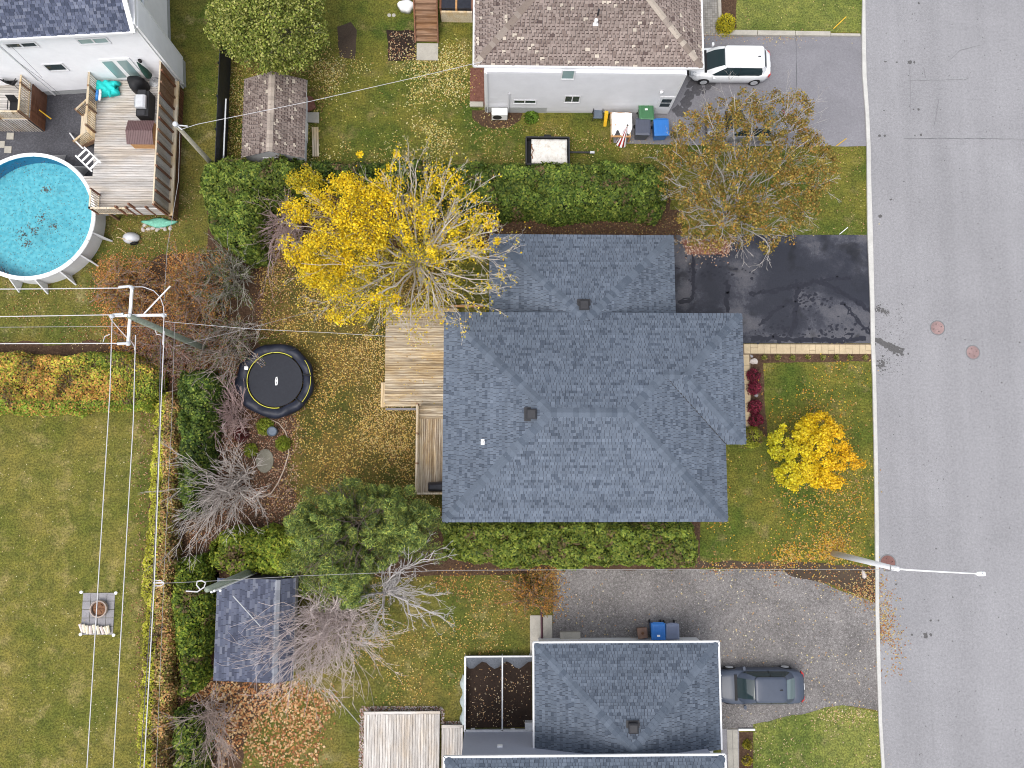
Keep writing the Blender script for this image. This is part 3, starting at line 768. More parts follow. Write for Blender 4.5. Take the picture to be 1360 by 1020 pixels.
def box_vent(parent, x, y, z, s=0.45, mat='dark_metal', slope=(0, 0)):
    mb = MB(); h = s / 2
    mb.box(x - h * .8, y - h * .8, z - 0.25, x + h * .8, y + h * .8, z + 0.12)
    mb.loft([[(x - h, y - h, z + .12), (x + h, y - h, z + .12), (x + h, y + h, z + .12), (x - h, y + h, z + .12)],
             [(x - h, y - h, z + .2), (x + h, y - h, z + .2), (x + h, y + h, z + .2), (x - h, y + h, z + .2)],
             [(x - h * .7, y - h * .7, z + .26), (x + h * .7, y - h * .7, z + .26), (x + h * .7, y + h * .7, z + .26), (x - h * .7, y + h * .7, z + .26)]])
    mb.box(x - h * 1.35, y - h * 1.35, z - 0.012, x + h * 1.35, y + h * 1.35, z + 0.0)
    return link('roof_vent', (mb, M[mat]), parent)
def pipe_vent(parent, x, y, z, r=0.06, mat='white_bright'):
    mb = MB().lathe([(r, -0.2), (r, 0.32), (r * .75, 0.33), (r * .75, 0.2)], (x, y, z), 10)
    mb.box(x - .14, y - .14, z - .02, x + .14, y + .14, z + .02)
    return link('vent_pipe', (mb, M[mat]), parent)
def gutter(parent, a, b, mat, w=0.11, h=0.12, name='gutter'):
    w *= .8; mat = 'white'
    return link(name, (MB().bar(a, b, w, h), M[mat]), parent)

# ---- the middle house: hipped L roof, lower hipped garage roof
S = 0.42
ZE = 4.7
ax0, ay0, ax1, ay1 = RECT(588.6, 415.5, 962.5, 693, ZE)
wx1 = P(988, 500, ZE).x; wy0 = P(980, 590, ZE).y
house = thing('house', ((ax0 + ax1) / 2, (ay0 + ay1) / 2, 0), 'wide bungalow in the middle, blue-grey shingled hip roof with a stepped front', 'house')
hw = (ay1 - ay0) / 2; ry = (ay0 + ay1) / 2
ww = (ay1 - wy0) / 2; wy = (ay1 + wy0) / 2
def z_(d): return ZE + S * d
nA = Vector((ax0 + hw, ry, z_(hw))); nB = Vector((wx1 - ww - (hw - ww) - 0.0, ry, 0))
xB = ax1 - hw; nB = Vector((xB, ry, z_(hw)))                # east end of the main ridge
vJ = Vector((ax1 - (wy - wy0) , wy, z_(ww)))                # where the wing ridge meets the main body
xw = wx1 - ww; nW = Vector((xw, wy, z_(ww)))
c = lambda x, y: Vector((x, y, ZE))
faces = {
 'N': [c(wx1, ay1), c(ax0, ay1), nA, nB, vJ, nW],
 'S': [c(ax0, ay0), c(ax1, ay0), nB, nA],
 'W': [c(ax0, ay1), c(ax0, ay0), nA],
 'E': [c(ax1, ay0), c(ax1, wy0), vJ, nB],
 'S2': [c(ax1, wy0), c(wx1, wy0), nW, vJ],
 'E2': [c(wx1, wy0), c(wx1, ay1), nW]}
random.seed(11)
roof = MB()
for f in faces.values(): shingle_plane(roof, f, BLUEG, BW)
roof_o = setp(link('roof', (roof, M['shingle']), house), kind='stuff')
for a, b in ((c(ax0, ay1), nA), (c(ax0, ay0), nA), (c(ax1, ay0), nB), (c(wx1, ay1), nW), (c(wx1, wy0), nW), (nA, nB), (vJ, nB), (vJ, nW)):
    ridge_caps(roof_o, a, b, CAPB, 'b', 0.42, 0.26, 0.40)
obar('valley_flashing', M['dark_metal'], c(ax1, wy0) + Vector((0.02, 0, 0.0)), vJ + Vector((0, 0, 0.0)), 0.05, 0.035, house)
bodyp = [(ax0 + .45, ay0 + .45), (ax1 - .45, ay0 + .45), (ax1 - .45, wy0 + .45), (wx1 - .45, wy0 + .45), (wx1 - .45, ay1 - .45), (ax0 + .45, ay1 - .45)]
link('wall', (MB().prism(bodyp, 0, ZE - 0.12), M['siding_grey']), house)
eavep = [(ax0 + .03, ay0 + .03), (ax1 - .03, ay0 + .03), (ax1 - .03, wy0 + .03), (wx1 - .03, wy0 + .03), (wx1 - .03, ay1 - .03), (ax0 + .03, ay1 - .03)]
link('fascia', (MB().prism(eavep, ZE - 0.16, ZE - 0.01), M['galv']), house)
for k in range(6):
    a, b = bodyp[k], bodyp[(k + 1) % 6]; sb = MB(); siding(sb, a, b, 0.6, ZE - 0.17, 0.2); link('siding', (sb, M['siding_grey']), house)
for (fx, zz) in ((2.2, 2.9), (5.5, 2.9), (9.5, 2.9)):
    window(house, (ax0 + fx, ay0 + .43, zz - .9), (ax0 + fx + 1.3, ay0 + .43, zz + .3), (0, -1, 0))
window(house, (ax0 + .43, ay1 - 4.2, 1.5), (ax0 + .43, ay1 - 6.0, 3.5), (-1, 0, 0), 'patio_door', 2)
window(house, (wx1 - .43, wy0 + 1.2, 2.0), (wx1 - .43, wy0 + 3.2, 3.4), (1, 0, 0))
window(house, (ax1 - .43, ay0 + 1.0, 2.0), (ax1 - .43, ay0 + 2.8, 3.4), (1, 0, 0))
dpz = z_(0)
def roof_z(x, y):
    return ZE + S * max(0, min(x - ax0, ax1 - x if y < wy0 else 99, wx1 - x if y >= wy0 else 99, y - ay0, ay1 - y))
vx, vy = P(705, 551, 6.1).xy; box_vent(house, vx, vy, S * (vx - ax0) + ZE + .02, 0.5)
vx, vy = P(642.5, 587, 5.6).xy; pipe_vent(house, vx, vy, S * (vx - ax0) + ZE)
# garage
ZG = 3.0
gx0, gy0, gx1, gy1 = RECT(650, 312, 896.5, 470, ZG)
gy0 = ay1 - 0.45
gh = (gx1 - gx0) / 2; gS = 0.40
apex = Vector(((gx0 + gx1) / 2, gy1 - gh, ZG + gS * gh))
g = lambda x, y: Vector((x, y, ZG))
groof = MB()
shingle_plane(groof, [g(gx1, gy1), g(gx0, gy1), apex], BLUEG, BW)
k_ = gy1 - gh
shingle_plane(groof, [g(gx0, gy1), g(gx0, gy0), Vector((apex.x, gy0, apex.z)), apex], BLUEG, BW)
shingle_plane(groof, [g(gx1, gy0), g(gx1, gy1), apex, Vector((apex.x, gy0, apex.z))], BLUEG, BW)
garage = thing('garage', ((gx0 + gx1) / 2, (gy0 + gy1) / 2, 0), 'attached garage with a lower hip roof, between the black driveway and the yellow tree', 'garage')
groof_o = setp(link('roof', (groof, M['shingle']), garage), kind='stuff')
for a in (g(gx0, gy1), g(gx1, gy1)): ridge_caps(groof_o, a, apex, CAPB, 'b', 0.42, 0.26, 0.40)
link('wall', (MB().box(gx0 + .4, gy0, 0, gx1 - .4, gy1 - .4, ZG - .1), M['siding_grey']), garage)
link('fascia', (MB().box(gx0 + .03, gy0, ZG - .15, gx1 - .03, gy1 - .03, ZG - .01), M['galv']), garage)
gd = MB()
for k in range(4): gd.box(gx1 - .41, gy0 + .6, 0.03 + k * .55, gx1 - .36, gy0 + 3.9, 0.55 + k * .55)
link('garage_door', (gd, M['white']), garage)
vx, vy = P(774, 408.5, 4.2).xy; box_vent(garage, vx, vy, ZG + gS * min(gy1 - vy, vx - gx0, gx1 - vx) + .02, 0.5)

# ---- the house at the top: brown speckled hip roof, grey siding facing the camera
ZT = 4.75
tx0, ty0, tx1, ty1 = RECT(629.5, 90, 930.8, -150, ZT)
ty0, ty1 = P(780, 89.5, ZT).y, P(780, 89.5, ZT).y + 9.4
top = thing('house', ((tx0 + tx1) / 2, (ty0 + ty1) / 2, 0), 'house with a speckled brown shingle roof and grey siding, above the long hedge', 'house')
th_ = (ty1 - ty0) / 2; tS = 0.42; t = lambda x, y: Vector((x, y, ZT)); r0 = Vector((tx0 + th_, ty0 + th_, ZT + tS * th_)); r1 = Vector((tx1 - th_, ty0 + th_, ZT + tS * th_))
troof = MB(); BWT = [6, 5, 2.0, 0.55, 0.2]
for f in ([t(tx0, ty0), t(tx1, ty0), r1, r0], [t(tx1, ty1), t(tx0, ty1), r0, r1], [t(tx0, ty1), t(tx0, ty0), r0], [t(tx1, ty0), t(tx1, ty1), r1]):
    shingle_plane(troof, f, BROWN, BWT, 0.16, (0.17, 0.27), dash_shade=(.075, .052, .047))
troof_o = setp(link('roof', (troof, M['shingle']), top), kind='stuff')
for a, b in ((t(tx0, ty0), r0), (t(tx1, ty0), r1), (t(tx0, ty1), r0), (t(tx1, ty1), r1), (r0, r1)): ridge_caps(troof_o, a, b, CAPBR, 'br', 0.34, 0.24, 0.36)
wl = P(644.5, 149.5); wr = P(886.5, 150.5); wyS = (wl.y + wr.y) / 2
wtx0, wtx1 = wl.x, wr.x
link('wall', (MB().box(wtx0, wyS, 0, wtx1, ty1 - .4, ZT - .1), M['siding_grey']), top)
sb = MB(); siding(sb, (wtx0, wyS), (wtx1, wyS), 0.25, ZT - .11, 0.17, .028); link('siding', (sb, M['siding_grey']), top)
for a, b in (((wtx1, wyS), (wtx1, ty1 - .4)), ((wtx0, ty1 - .4), (wtx0, wyS))):
    sb = MB(); siding(sb, a, b, 0.25, ZT - .11, 0.17, .028); link('siding', (sb, M['siding_grey']), top)
link('foundation', (MB().box(wtx0 + .02, wyS - .03, 0, wtx0 + 3.55, wyS, 0.68), M['foundation']), top)
link('fascia', (MB().box(tx0 + .02, ty0 + .02, ZT - .16, tx1 - .02, ty1 - .02, ZT - .01), M['white']), top)
for a, b in (((tx0, ty0), (tx1, ty0)), ((tx0, ty0), (tx0, ty1)), ((tx1, ty0), (tx1, ty1))):
    gutter(top, Vector((*a, ZT - .02)), Vector((*b, ZT - .02)), 'white')
for xx in (wtx0 + .05, wtx1 - .05): link('corner_trim', (MB().box(xx - .06, wyS - .03, 0.1, xx + .06, wyS + .03, ZT - .12), M['white']), top)
nS = Vector((0, -1, 0)); p0 = (0, wyS, 0)
def wall_win(parent, x0, y0, x1, y1, p0, n, **k):
    a = hit(x0, y1, p0, n); b = hit(x1, y0, p0, n)
    if 'off' in k: o = n * k.pop('off'); a += o; b += o
    return window(parent, a, b, n, **k)
wall_win(top, 746, 93, 763, 103.5, p0, nS, panes=1, off=.03, glass='glass_teal')
wall_win(top, 750, 127, 770, 134.5, p0, nS, panes=2, rows=2, off=.03)
wall_win(top, 683, 132.5, 711, 136, p0, nS, panes=2, off=.032)
a = hit(868, 149, p0, nS); b = hit(886, 127, p0, nS)
door = link('door', (MB().box(a.x, wyS - .06, 0.15, a.x + .85, wyS - .012, 2.2), M['white']), top)
link('pane', (MB().box(a.x + .15, wyS - .07, 1.55, a.x + .70, wyS - .061, 1.95), M['glass']), door)
link('pane', (MB().box(a.x + .15, wyS - .07, 1.05, a.x + .70, wyS - .061, 1.45), M['glass']), door)
link('handle', (MB().box(a.x + .74, wyS - .09, 1.0, a.x + .78, wyS - .05, 1.1), M['grey_metal']), door)
lx = hit(878, 121, p0, nS); link('wall_lamp', (MB().lathe([(0.02, 0), (.1, .02), (.1, .14), (.04, .18)], (lx.x, wyS - .1, lx.z), 10), M['white']), top)
link('downspout', (MB().bar((wtx0 + .12, wyS - .06, .1), (wtx0 + .12, wyS - .06, ZT - .15), .07, .07), M['white']), top)
px_, py_ = P(792, 26, 5.9).xy; pipe_vent(top, px_, py_, ZT + tS * (py_ - ty0), .09)
link('plumbing_stack', (MB().lathe([(.05, -.1), (.05, .55)], (px_ + .1, py_ + .35, ZT + tS * (py_ - ty0) + .1), 8), M['dark_metal']), top)

# ---- the house at the bottom: garage roof, taller main roof past the frame, pale north wall
ZB = 3.0
bx0, by0, bx1, by1 = RECT(708.5, 852.5, 956.5, 999, ZB)
bot = thing('house', ((bx0 + bx1) / 2, by0 - 4, 0), 'house at the bottom edge with blue-grey shingled roofs beside the dark sedan', 'house')
ZM = 5.0
mx0 = P(590, 1003, ZM).x; mx1 = P(963, 1003, ZM).x; my1 = P(780, 1003.5, ZM).y; my0 = my1 - 9.5
by0 = my1 - 0.45
bh = (bx1 - bx0) / 2; b_ = lambda x, y: Vector((x, y, ZB)); bap = Vector(((bx0 + bx1) / 2, by1 - bh, ZB + .35 * bh))
broof = MB(); kk = 0.35
def cut(x): return Vector((x, by0, ZB + kk * min(x - bx0, bx1 - x)))
if bap.y > by0:
    P1, P2 = Vector((bap.x, by0, bap.z)), None
    fs = [[b_(bx1, by1), b_(bx0, by1), bap], [b_(bx0, by1), b_(bx0, by0), Vector((bap.x, by0, bap.z)), bap], [b_(bx1, by0), b_(bx1, by1), bap, Vector((bap.x, by0, bap.z))]]
else:
    dd = by1 - by0; zc = ZB + kk * dd
    fs = [[b_(bx1, by1), b_(bx0, by1), Vector((bx0 + dd, by0, zc)), Vector((bx1 - dd, by0, zc))], [b_(bx0, by1), b_(bx0, by0), Vector((bx0 + dd, by0, zc))], [b_(bx1, by0), b_(bx1, by1), Vector((bx1 - dd, by0, zc))]]
BG2 = [tuple(v * 0.92 for v in q) for q in BLUEG]
for f in fs: shingle_plane(broof, f, BG2, [5, 4, 2.6, 2.2, 1.8])
mh = (my1 - my0) / 2; m_ = lambda x, y: Vector((x, y, ZM)); q0 = Vector((mx0 + mh, my0 + mh, ZM + .42 * mh)); q1 = Vector((mx1 - mh, my0 + mh, ZM + .42 * mh))
for f in ([m_(mx1, my1), m_(mx0, my1), q0, q1], [m_(mx0, my0), m_(mx1, my0), q1, q0], [m_(mx0, my1), m_(mx0, my0), q0], [m_(mx1, my0), m_(mx1, my1), q1]):
    shingle_plane(broof, f, BG2, [5, 4, 2.6, 2.2, 1.8])
broof_o = setp(link('roof', (broof, M['shingle']), bot), kind='stuff')
for a in (b_(bx0, by1), b_(bx1, by1)): ridge_caps(broof_o, a, fs[0][2] if (a.x < bap.x) else fs[0][-1], CAPB, 'b', 0.42, 0.26, 0.40)
for a, b in ((m_(mx0, my1), q0), (m_(mx1, my1), q1)): ridge_caps(broof_o, a, b, CAPB, 'b', 0.42, 0.26, 0.40)
for a, b in (((bx0, by0), (bx0, by1)), ((bx0, by1), (bx1, by1)), ((bx1, by0), (bx1, by1))): gutter(bot, Vector((*a, ZB - .02)), Vector((*b, ZB - .02)), 'white')
for a, b in (((mx0, my1), (mx1, my1)), ((mx0, my0), (mx0, my1)), ((mx1, my0), (mx1, my1))): gutter(bot, Vector((*a, ZM - .02)), Vector((*b, ZM - .02)), 'white', 0.12)
bwy = P(640, 968).y
link('wall', (MB().box(bx0 + .4, by0 - .2, 0, bx1 - .4, by1 - .4, ZB - .1), M['siding_white']), bot)
link('wall', (MB().box(P(617, 968).x, my0 + .4, 0, mx1 - .4, bwy, ZM - .1), M['siding_bluegrey'] if 'siding_bluegrey' in M else plain('siding_bluegrey', (0.36, 0.38, 0.46), 0.6, var=0.04)), bot)
link('fascia', (MB().box(mx0 + .02, my0 + .02, ZM - .2, mx1 - .02, my1 - .02, ZM - .01), M['white']), bot)
link('fascia', (MB().box(bx0 + .02, by0 + .02, ZB - .15, bx1 - .02, by1 - .02, ZB - .01), M['white']), bot)
for (qx, qz, w_) in ((628, 0.9, .22), (681, 0.9, .22), (664, 2.7, .26)):
    x_ = hit(qx, 970 if qz < 2 else 992, (0, bwy, 0), Vector((0, 1, 0)))
    link('wall_vent', (MB().box(x_.x - w_ / 2, bwy + .002, x_.z - .1, x_.x + w_ / 2, bwy + .09, x_.z + .1), M['white_bright']), bot)
vx, vy = P(840, 965, 4.2).xy; box_vent(bot, vx, vy, ZB + kk * (by1 - vy) + .02, 0.48)

# ---- the two-storey white house, top left, turned a little
A0 = P(60, 127.5); A1 = P(248, 116.5)
du = (A1 - A0).normalized(); dn = Vector((du.y, -du.x, 0))      # along the south wall, outward normal
ZL = 6.35
wh = thing('house', A1 - du * 7 + dn * -5, 'white two-storey house with a navy shingle roof, above the pool deck', 'house')
def L(u, v, z=0.0): q = A1 + du * u - dn * v; return Vector((q.x, q.y, z))   # u along wall (0 at SE corner), v north
step_v = 1.55; rec = 0.8; Lw = 15.0; dv = 10.0
plan = [L(-Lw, 0), L(0, 0), L(0, step_v), L(-rec, step_v), L(-rec, dv), L(-Lw, dv)]
link('wall', (MB().prism([(p.x, p.y) for p in plan], 0.55, ZL), M['siding_white']), wh)
link('foundation', (MB().prism([(p.x, p.y) for p in [L(-Lw, .03), L(-.03, .03), L(-.03, step_v), L(-rec - .03, step_v), L(-rec - .03, dv), L(-Lw, dv)]], 0, 0.55), M['foundation']), wh)
for a, b in ((0, 1), (1, 2), (2, 3), (3, 4)):
    sb = MB(); siding(sb, plan[a], plan[b], 0.56, ZL, 0.15, 0.024); link('siding', (sb, M['siding_white']), wh)
link('corner_trim', (MB().bar(L(-.03, -.02, .5), L(-.03, -.02, ZL), .12, .06, up=dn), M['white_bright']), wh)
link('downspout', (MB().bar(L(-.15, -.07, .1), L(-.15, -.07, ZL), .07, .07, up=dn), M['white_bright']), wh)
link('corner_trim', (MB().bar(L(0.0, step_v - .02, .5), L(0.0, step_v - .02, ZL + .8), .06, .1, up=dn), M['white_bright']), wh)
cs = L(-7.45, 0); link('corner_trim', (MB().bar(L(-7.45, -.03, .1), L(-7.45, -.03, ZL), .10, .06, up=dn), M['white_bright']), wh)
ov = .30; sl = 0.75
wroof = MB()
e0 = L(-Lw - .3, -ov, ZL); e1 = L(-.22, -ov, ZL); t1 = 1.2
wroof_faces = [[e0, e1, L(-.22, t1, ZL + sl * (t1 + ov)), L(-.80, t1, ZL + sl * (t1 + ov)), L(-1.35, 5, ZL + sl * (5 + ov)), L(-Lw - .3, 5, ZL + sl * (5 + ov))],
               [L(-1.35, 10.3, ZL), L(-Lw - .3, 10.3, ZL), L(-Lw - .3, 5, ZL + sl * 5.3), L(-1.35, 5, ZL + sl * 5.3)]]
for f in wroof_faces: shingle_plane(wroof, f, DARKB, [4, 3, 3, 2])
setp(link('roof', (wroof, M['shingle']), wh), kind='stuff')
gutter(wh, e0 + Vector((0, 0, -.03)), e1 + Vector((0, 0, -.03)), 'white_bright', .13, .14)
f0 = wroof_faces[0]
for a, b in ((f0[1], f0[2]), (f0[2], f0[3]), (f0[3], f0[4])): obar('rake_board', M['white_bright'], a + Vector((0, 0, -.02)), b + Vector((0, 0, -.02)), .22, .14, wh)
# gable infill under the rake
gb = MB(); gb.prism([(p.x, p.y) for p in [L(-.3, 0.0), L(-.02, 0.0), L(-.02, step_v), L(-.3, step_v)]], ZL - .1, ZL + .25); link('gable', (gb, M['siding_white']), wh)
for (x0, y0, x1, y1, pn, gl) in ((12, 55.5, 47, 62.5, 2, 'glass'), (108, 49.5, 141, 57.5, 2, 'glass_teal'), (66, 84, 84, 93, 1, 'glass')):
    a = hit(x0, y1, A1, dn); b = hit(x1, y0, A1, dn)
    ua = (a - A1).dot(du); ub = (b - A1).dot(du)
    # opposite corners seen on a leaning picture of the wall: take width from the lower edge
    b2 = hit(x1 + (y1 - y0) * 0.75, y1, A1, dn); ub = (b2 - A1).dot(du)
    window(wh, L(ua, -.025, min(a.z, b.z)), L(ub, -.025, max(a.z, b.z)), dn, panes=pn, glass=gl, frame=.08)
a = hit(154, 103, A1, dn); b = hit(195, 103, A1, dn); up = hit(130, 80, A1, dn)
ua = (a - A1).dot(du); ub = (b - A1).dot(du)
pd = MB(); 
def Lb(mb, u0, u1, z0, z1, v0, v1):
    mb.prism([(p.x, p.y) for p in (L(u0, v0), L(u1, v0), L(u1, v1), L(u0, v1))], z0, z1)
Lb(pd, ua, ub, 1.45, 3.6, -.06, -.012)
pdo = link('patio_door', (pd, M['white_bright']), wh)
wd_ = (ub - ua)
for k in range(2):
    g_ = MB(); Lb(g_, ua + wd_ * (.06 + .48 * k), ua + wd_ * (.40 + .48 * k), 1.65, 3.4, -.07, -.061); link('pane', (g_, M['glass_teal']), pdo)
lmp = hit(187, 80, A1, dn); q = L((lmp - A1).dot(du), -.1, lmp.z); link('wall_lamp', (MB().lathe([(.03, 0), (.09, .03), (.09, .2), (.03, .24)], q, 10), M['black']), wh)
for vv in (2.3, 4.4):
    window(wh, L(-rec + .012, vv, 3.9), L(-rec + .012, vv + 1.2, 5.0), du, panes=1, frame=.1, glass='glass_teal', proud=.1)
link('bay_window', (MB().prism([(p.x, p.y) for p in (L(-rec, 5.3), L(-rec + .5, 5.5), L(-rec + .5, 7.3), L(-rec, 7.5))], 1.0, 5.4), M['white_bright']), wh)

# ------------------------------------------------------------------ hedges and shrubs
def edge_dist(X, Y, poly):
    D = np.full(len(X), 1e9); n = len(poly)
    for i in range(n):
        ax, ay = poly[i]; bx, by = poly[(i + 1) % n]; dx, dy = bx - ax, by - ay
        t = np.clip(((X - ax) * dx + (Y - ay) * dy) / (dx * dx + dy * dy + 1e-9), 0, 1)
        D = np.minimum(D, np.hypot(X - ax - t * dx, Y - ay - t * dy))
    return D
def parea(poly):
    return abs(sum(poly[i][0] * poly[(i + 1) % len(poly)][1] - poly[(i + 1) % len(poly)][0] * poly[i][1] for i in range(len(poly)))) / 2
def hedge(name, label, cat, pxpoly, H, cols, dens=420, size=(0.07, 0.13), lump=0.38, round_=0.6, core='hedge_core', w=None, group=None, colfn=None, elong=1.7, lumpdepth=0.36, wobble=0.20, sides=0.5, world_poly=None, jit=0.2, coreoff=.28):
    poly = world_poly or rough(wpoly(pxpoly, H * 0.85), wobble, 0.35, int(rng.integers(1e6)))
    A = parea(poly); nc = max(6, int(A / (lump * lump) * 0.9))
    C = sample(poly, nc); ch = rng.uniform(0.72, 1.04, nc); ct = rng.uniform(0.72, 1.28, nc)
    def height(X, Y):
        out = np.zeros(len(X)); idx = np.zeros(len(X), int); dm = np.zeros(len(X))
        for s in range(0, len(X), 20000):
            d = np.hypot(X[s:s + 20000, None] - C[None, :, 0], Y[s:s + 20000, None] - C[None, :, 1])
            sc = d - ch[None] * 0.5 * lump; j = sc.argmin(1); idx[s:s + 20000] = j; dm[s:s + 20000] = d[np.arange(len(j)), j]
        ed = edge_dist(X, Y, poly)
        prof = np.where(ed < round_, np.sqrt(np.clip(1 - (1 - ed / round_) ** 2, 0, 1)), 1.0)
        z = H * (0.25 + 0.75 * prof) * (0.9 + 0.1 * ch[idx]) * (0.92 + 0.16 * vnoise(X, Y, 0.6, 3)) - lumpdepth * np.clip(dm / lump, 0, 1.6) ** 2
        return z, idx, dm
    n = int(A * dens); pts = sample(poly, n); X, Y = pts[:, 0], pts[:, 1]
    z, idx, dm = height(X, Y)
    z = z - np.abs(rng.normal(size=n)) * 0.06 + rng.normal(size=n) * 0.02
    nr = np.column_stack([(X - C[idx, 0]) / lump, (Y - C[idx, 1]) / lump, np.full(n, 0.9)]) + rng.normal(size=(n, 3)) * 0.45
    pos = np.column_stack([X + rng.normal(size=n) * 0.03, Y + rng.normal(size=n) * 0.03, np.maximum(z, 0.05)])
    # sides
    per = [(poly[i], poly[(i + 1) % len(poly)]) for i in range(len(poly))]; Ls = np.array([math.dist(a, b) for a, b in per]); tot = Ls.sum()
    ns = int(tot * H * dens * sides); k = rng.choice(len(per), ns, p=Ls / tot); t = rng.random(ns)
    pa = np.array([a for a, b in per])[k]; pb = np.array([b for a, b in per])[k]; sp_ = pa + (pb - pa) * t[:, None]; cen = np.array(poly).mean(0)
    nd = np.column_stack([(pb - pa)[:, 1], -(pb - pa)[:, 0]]); nd /= np.linalg.norm(nd, axis=1, keepdims=True) + 1e-9
    sa = sum(poly[i][0] * poly[(i + 1) % len(poly)][1] - poly[(i + 1) % len(poly)][0] * poly[i][1] for i in range(len(poly)))
    if sa < 0: nd = -nd
    zz = rng.uniform(0.05, H * 0.8, ns); inn = 0.06 + 0.25 * (zz / H) ** 3 + rng.normal(size=ns) * 0.06
    ps = np.column_stack([sp_ - nd * inn[:, None], zz])
    pos = np.concatenate([pos, ps]); nr = np.concatenate([nr, np.column_stack([nd, np.full(ns, 0.5)]) + rng.normal(size=(ns, 3)) * 0.5])
    m = len(pos); col = palette(m, cols, jit, w)
    if colfn is not None: col = colfn(pos, col)
    vv_ = vnoise(pos[:, 0], pos[:, 1], 1.1, 13) * .6 + vnoise(pos[:, 0], pos[:, 1], 3.3, 14) * .4; col = col * (0.62 + 0.76 * vv_)[:, None]
    dd_ = (vv_ < .30) & (rng.random(len(pos)) < .45); col[dd_] = np.array([.17, .12, .06]) * rng.uniform(.6, 1.3, (dd_.sum(), 1))
    tint = np.concatenate([ct[idx], np.ones(ns)]); col = np.clip(col * tint[:, None], 0, 1)
    V, Q, Cc = leaves(pos, nr, rng.uniform(size[0], size[1], m), col, elong)
    cx, cy = np.array(poly).mean(0)
    t_ = thing(name, (float(cx), float(cy), 0), label, cat, group)
    setp(link('foliage', npmesh('foliage', V, Q, Cc, M['leaf']), t_), kind='stuff')
    # twiggy core: a lumpy height field made of short columns
    g = 0.22; xs = np.arange(min(p[0] for p in poly), max(p[0] for p in poly), g); ys = np.arange(min(p[1] for p in poly), max(p[1] for p in poly), g)
    GX, GY = np.meshgrid(xs, ys); gx = GX.ravel(); gy = GY.ravel(); ins = inpoly(gx, gy, poly); gx = gx[ins]; gy = gy[ins]
    if len(gx):
        ok = edge_dist(gx, gy, poly) > 0.18; gx = gx[ok]; gy = gy[ok]
    if len(gx):
        gz, _, _ = height(gx, gy); gz = np.maximum(gz - coreoff - rng.random(len(gz)) * .1, 0.08); h = g / 2 + .002
        V = np.stack([np.column_stack([gx + a * h, gy + b * h, zq]) for zq in (np.zeros(len(gx)), gz) for a, b in ((-1, -1), (1, -1), (1, 1), (-1, 1))], 1).reshape(-1, 3)
        base = (np.arange(len(gx)) * 8)[:, None, None]; fs = np.array([(4, 5, 6, 7), (0, 1, 5, 4), (1, 2, 6, 5), (2, 3, 7, 6), (3, 0, 4, 7)])[None]
        link('twigs', npmesh('twigs', V, (base + fs).reshape(-1, 4), None, M[core]), t_)['kind'] = 'stuff'
    return t_
G_CED = [(0.078, 0.125, 0.020), (0.120, 0.172, 0.028), (0.175, 0.222, 0.038), (0.038, 0.068, 0.015), (0.25, 0.28, 0.05)]
W_CED = [4, 4, 3, 3, 1]
G_BRI = [(0.125, 0.175, 0.02), (0.18, 0.235, 0.026), (0.25, 0.285, 0.035), (0.06, 0.10, 0.015), (0.32, 0.31, 0.04)]
hedge('cedar_hedge', 'tall lumpy evergreen at the corner of the leafy yard, beside the garden shed', 'hedge',
      [(262, 235), (268, 215), (300, 207), (340, 210), (372, 206), (395, 212), (402, 232), (385, 258), (352, 268), (345, 280), (342, 300), (340, 335), (318, 340), (296, 320), (272, 300), (266, 270)], 3.2,
      [G_CED[1], G_CED[2], G_CED[4], G_CED[0], G_CED[3]], 480, lump=0.55, lumpdepth=0.5, w=[4, 4, 2, 3, 2])
hedge('cedar_hedge', 'long trimmed cedar hedge north of the garage, running to the brown tree', 'hedge',
      [(598, 214), (640, 211), (700, 215), (760, 212), (820, 209), (868, 212), (888, 225), (890, 262), (880, 283), (820, 281), (760, 283), (700, 279), (640, 281), (604, 278)], 2.6, G_CED, 520, lump=0.44, lumpdepth=.42, w=W_CED)
hedge('cedar_hedge', 'dark cedar hedge partly hidden behind the big yellow tree', 'hedge',
      [(385, 208), (440, 207), (500, 212), (560, 210), (605, 216), (606, 276), (560, 262), (500, 250), (440, 244), (400, 236)], 2.4, G_CED, 430, lump=0.36, w=[4, 3, 2, 5, .5])
hedge('cedar_hedge', 'cedar hedge along the south wall of the middle house, ending at the front lawn', 'hedge',
      [(586, 694), (640, 690), (700, 694), (800, 692), (880, 694), (924, 697), (931, 720), (926, 752), (880, 755), (800, 753), (700, 755), (640, 750), (586, 744)], 2.3,
      [G_CED[1], G_CED[2], G_CED[4], G_CED[3], (0.19, 0.23, 0.03)], 540, lump=0.34, w=[4, 4, 3, 2, 2.5])
hedge('cedar_hedge', 'bright green cedar hedge between the pine and the dark roofed shed', 'hedge',
      [(274, 722), (290, 706), (330, 705), (370, 700), (410, 705), (412, 760), (380, 764), (340, 763), (305, 768), (280, 752)], 2.6, G_BRI, 520, lump=0.42, w=[3, 4, 3, 2, 1])
hedge('cedar_hedge', 'dark green cedar clump between the trampoline and the power lines', 'hedge',
      [(238, 492), (270, 488), (288, 505), (282, 560), (274, 610), (262, 680), (240, 690), (232, 640), (232, 560)], 2.4, G_CED, 450, lump=0.4, w=[3, 3, 1.5, 5, .5])
hedge('cedar_hedge', 'yellow-green leafy hedge west of the dark roofed shed', 'hedge',
      [(226, 742), (262, 738), (272, 770), (270, 850), (264, 915), (240, 930), (230, 880), (224, 800)], 2.4, G_BRI, 450, lump=0.38, w=[4, 3, 1.5, 5, .6])
hedge('cedar_hedge', 'dark green hedge end at the bottom of the photo, below the fallen leaves', 'hedge',
      [(228, 950), (262, 955), (270, 1010), (262, 1080), (225, 1080)], 2.2, G_CED, 300, lump=0.4)
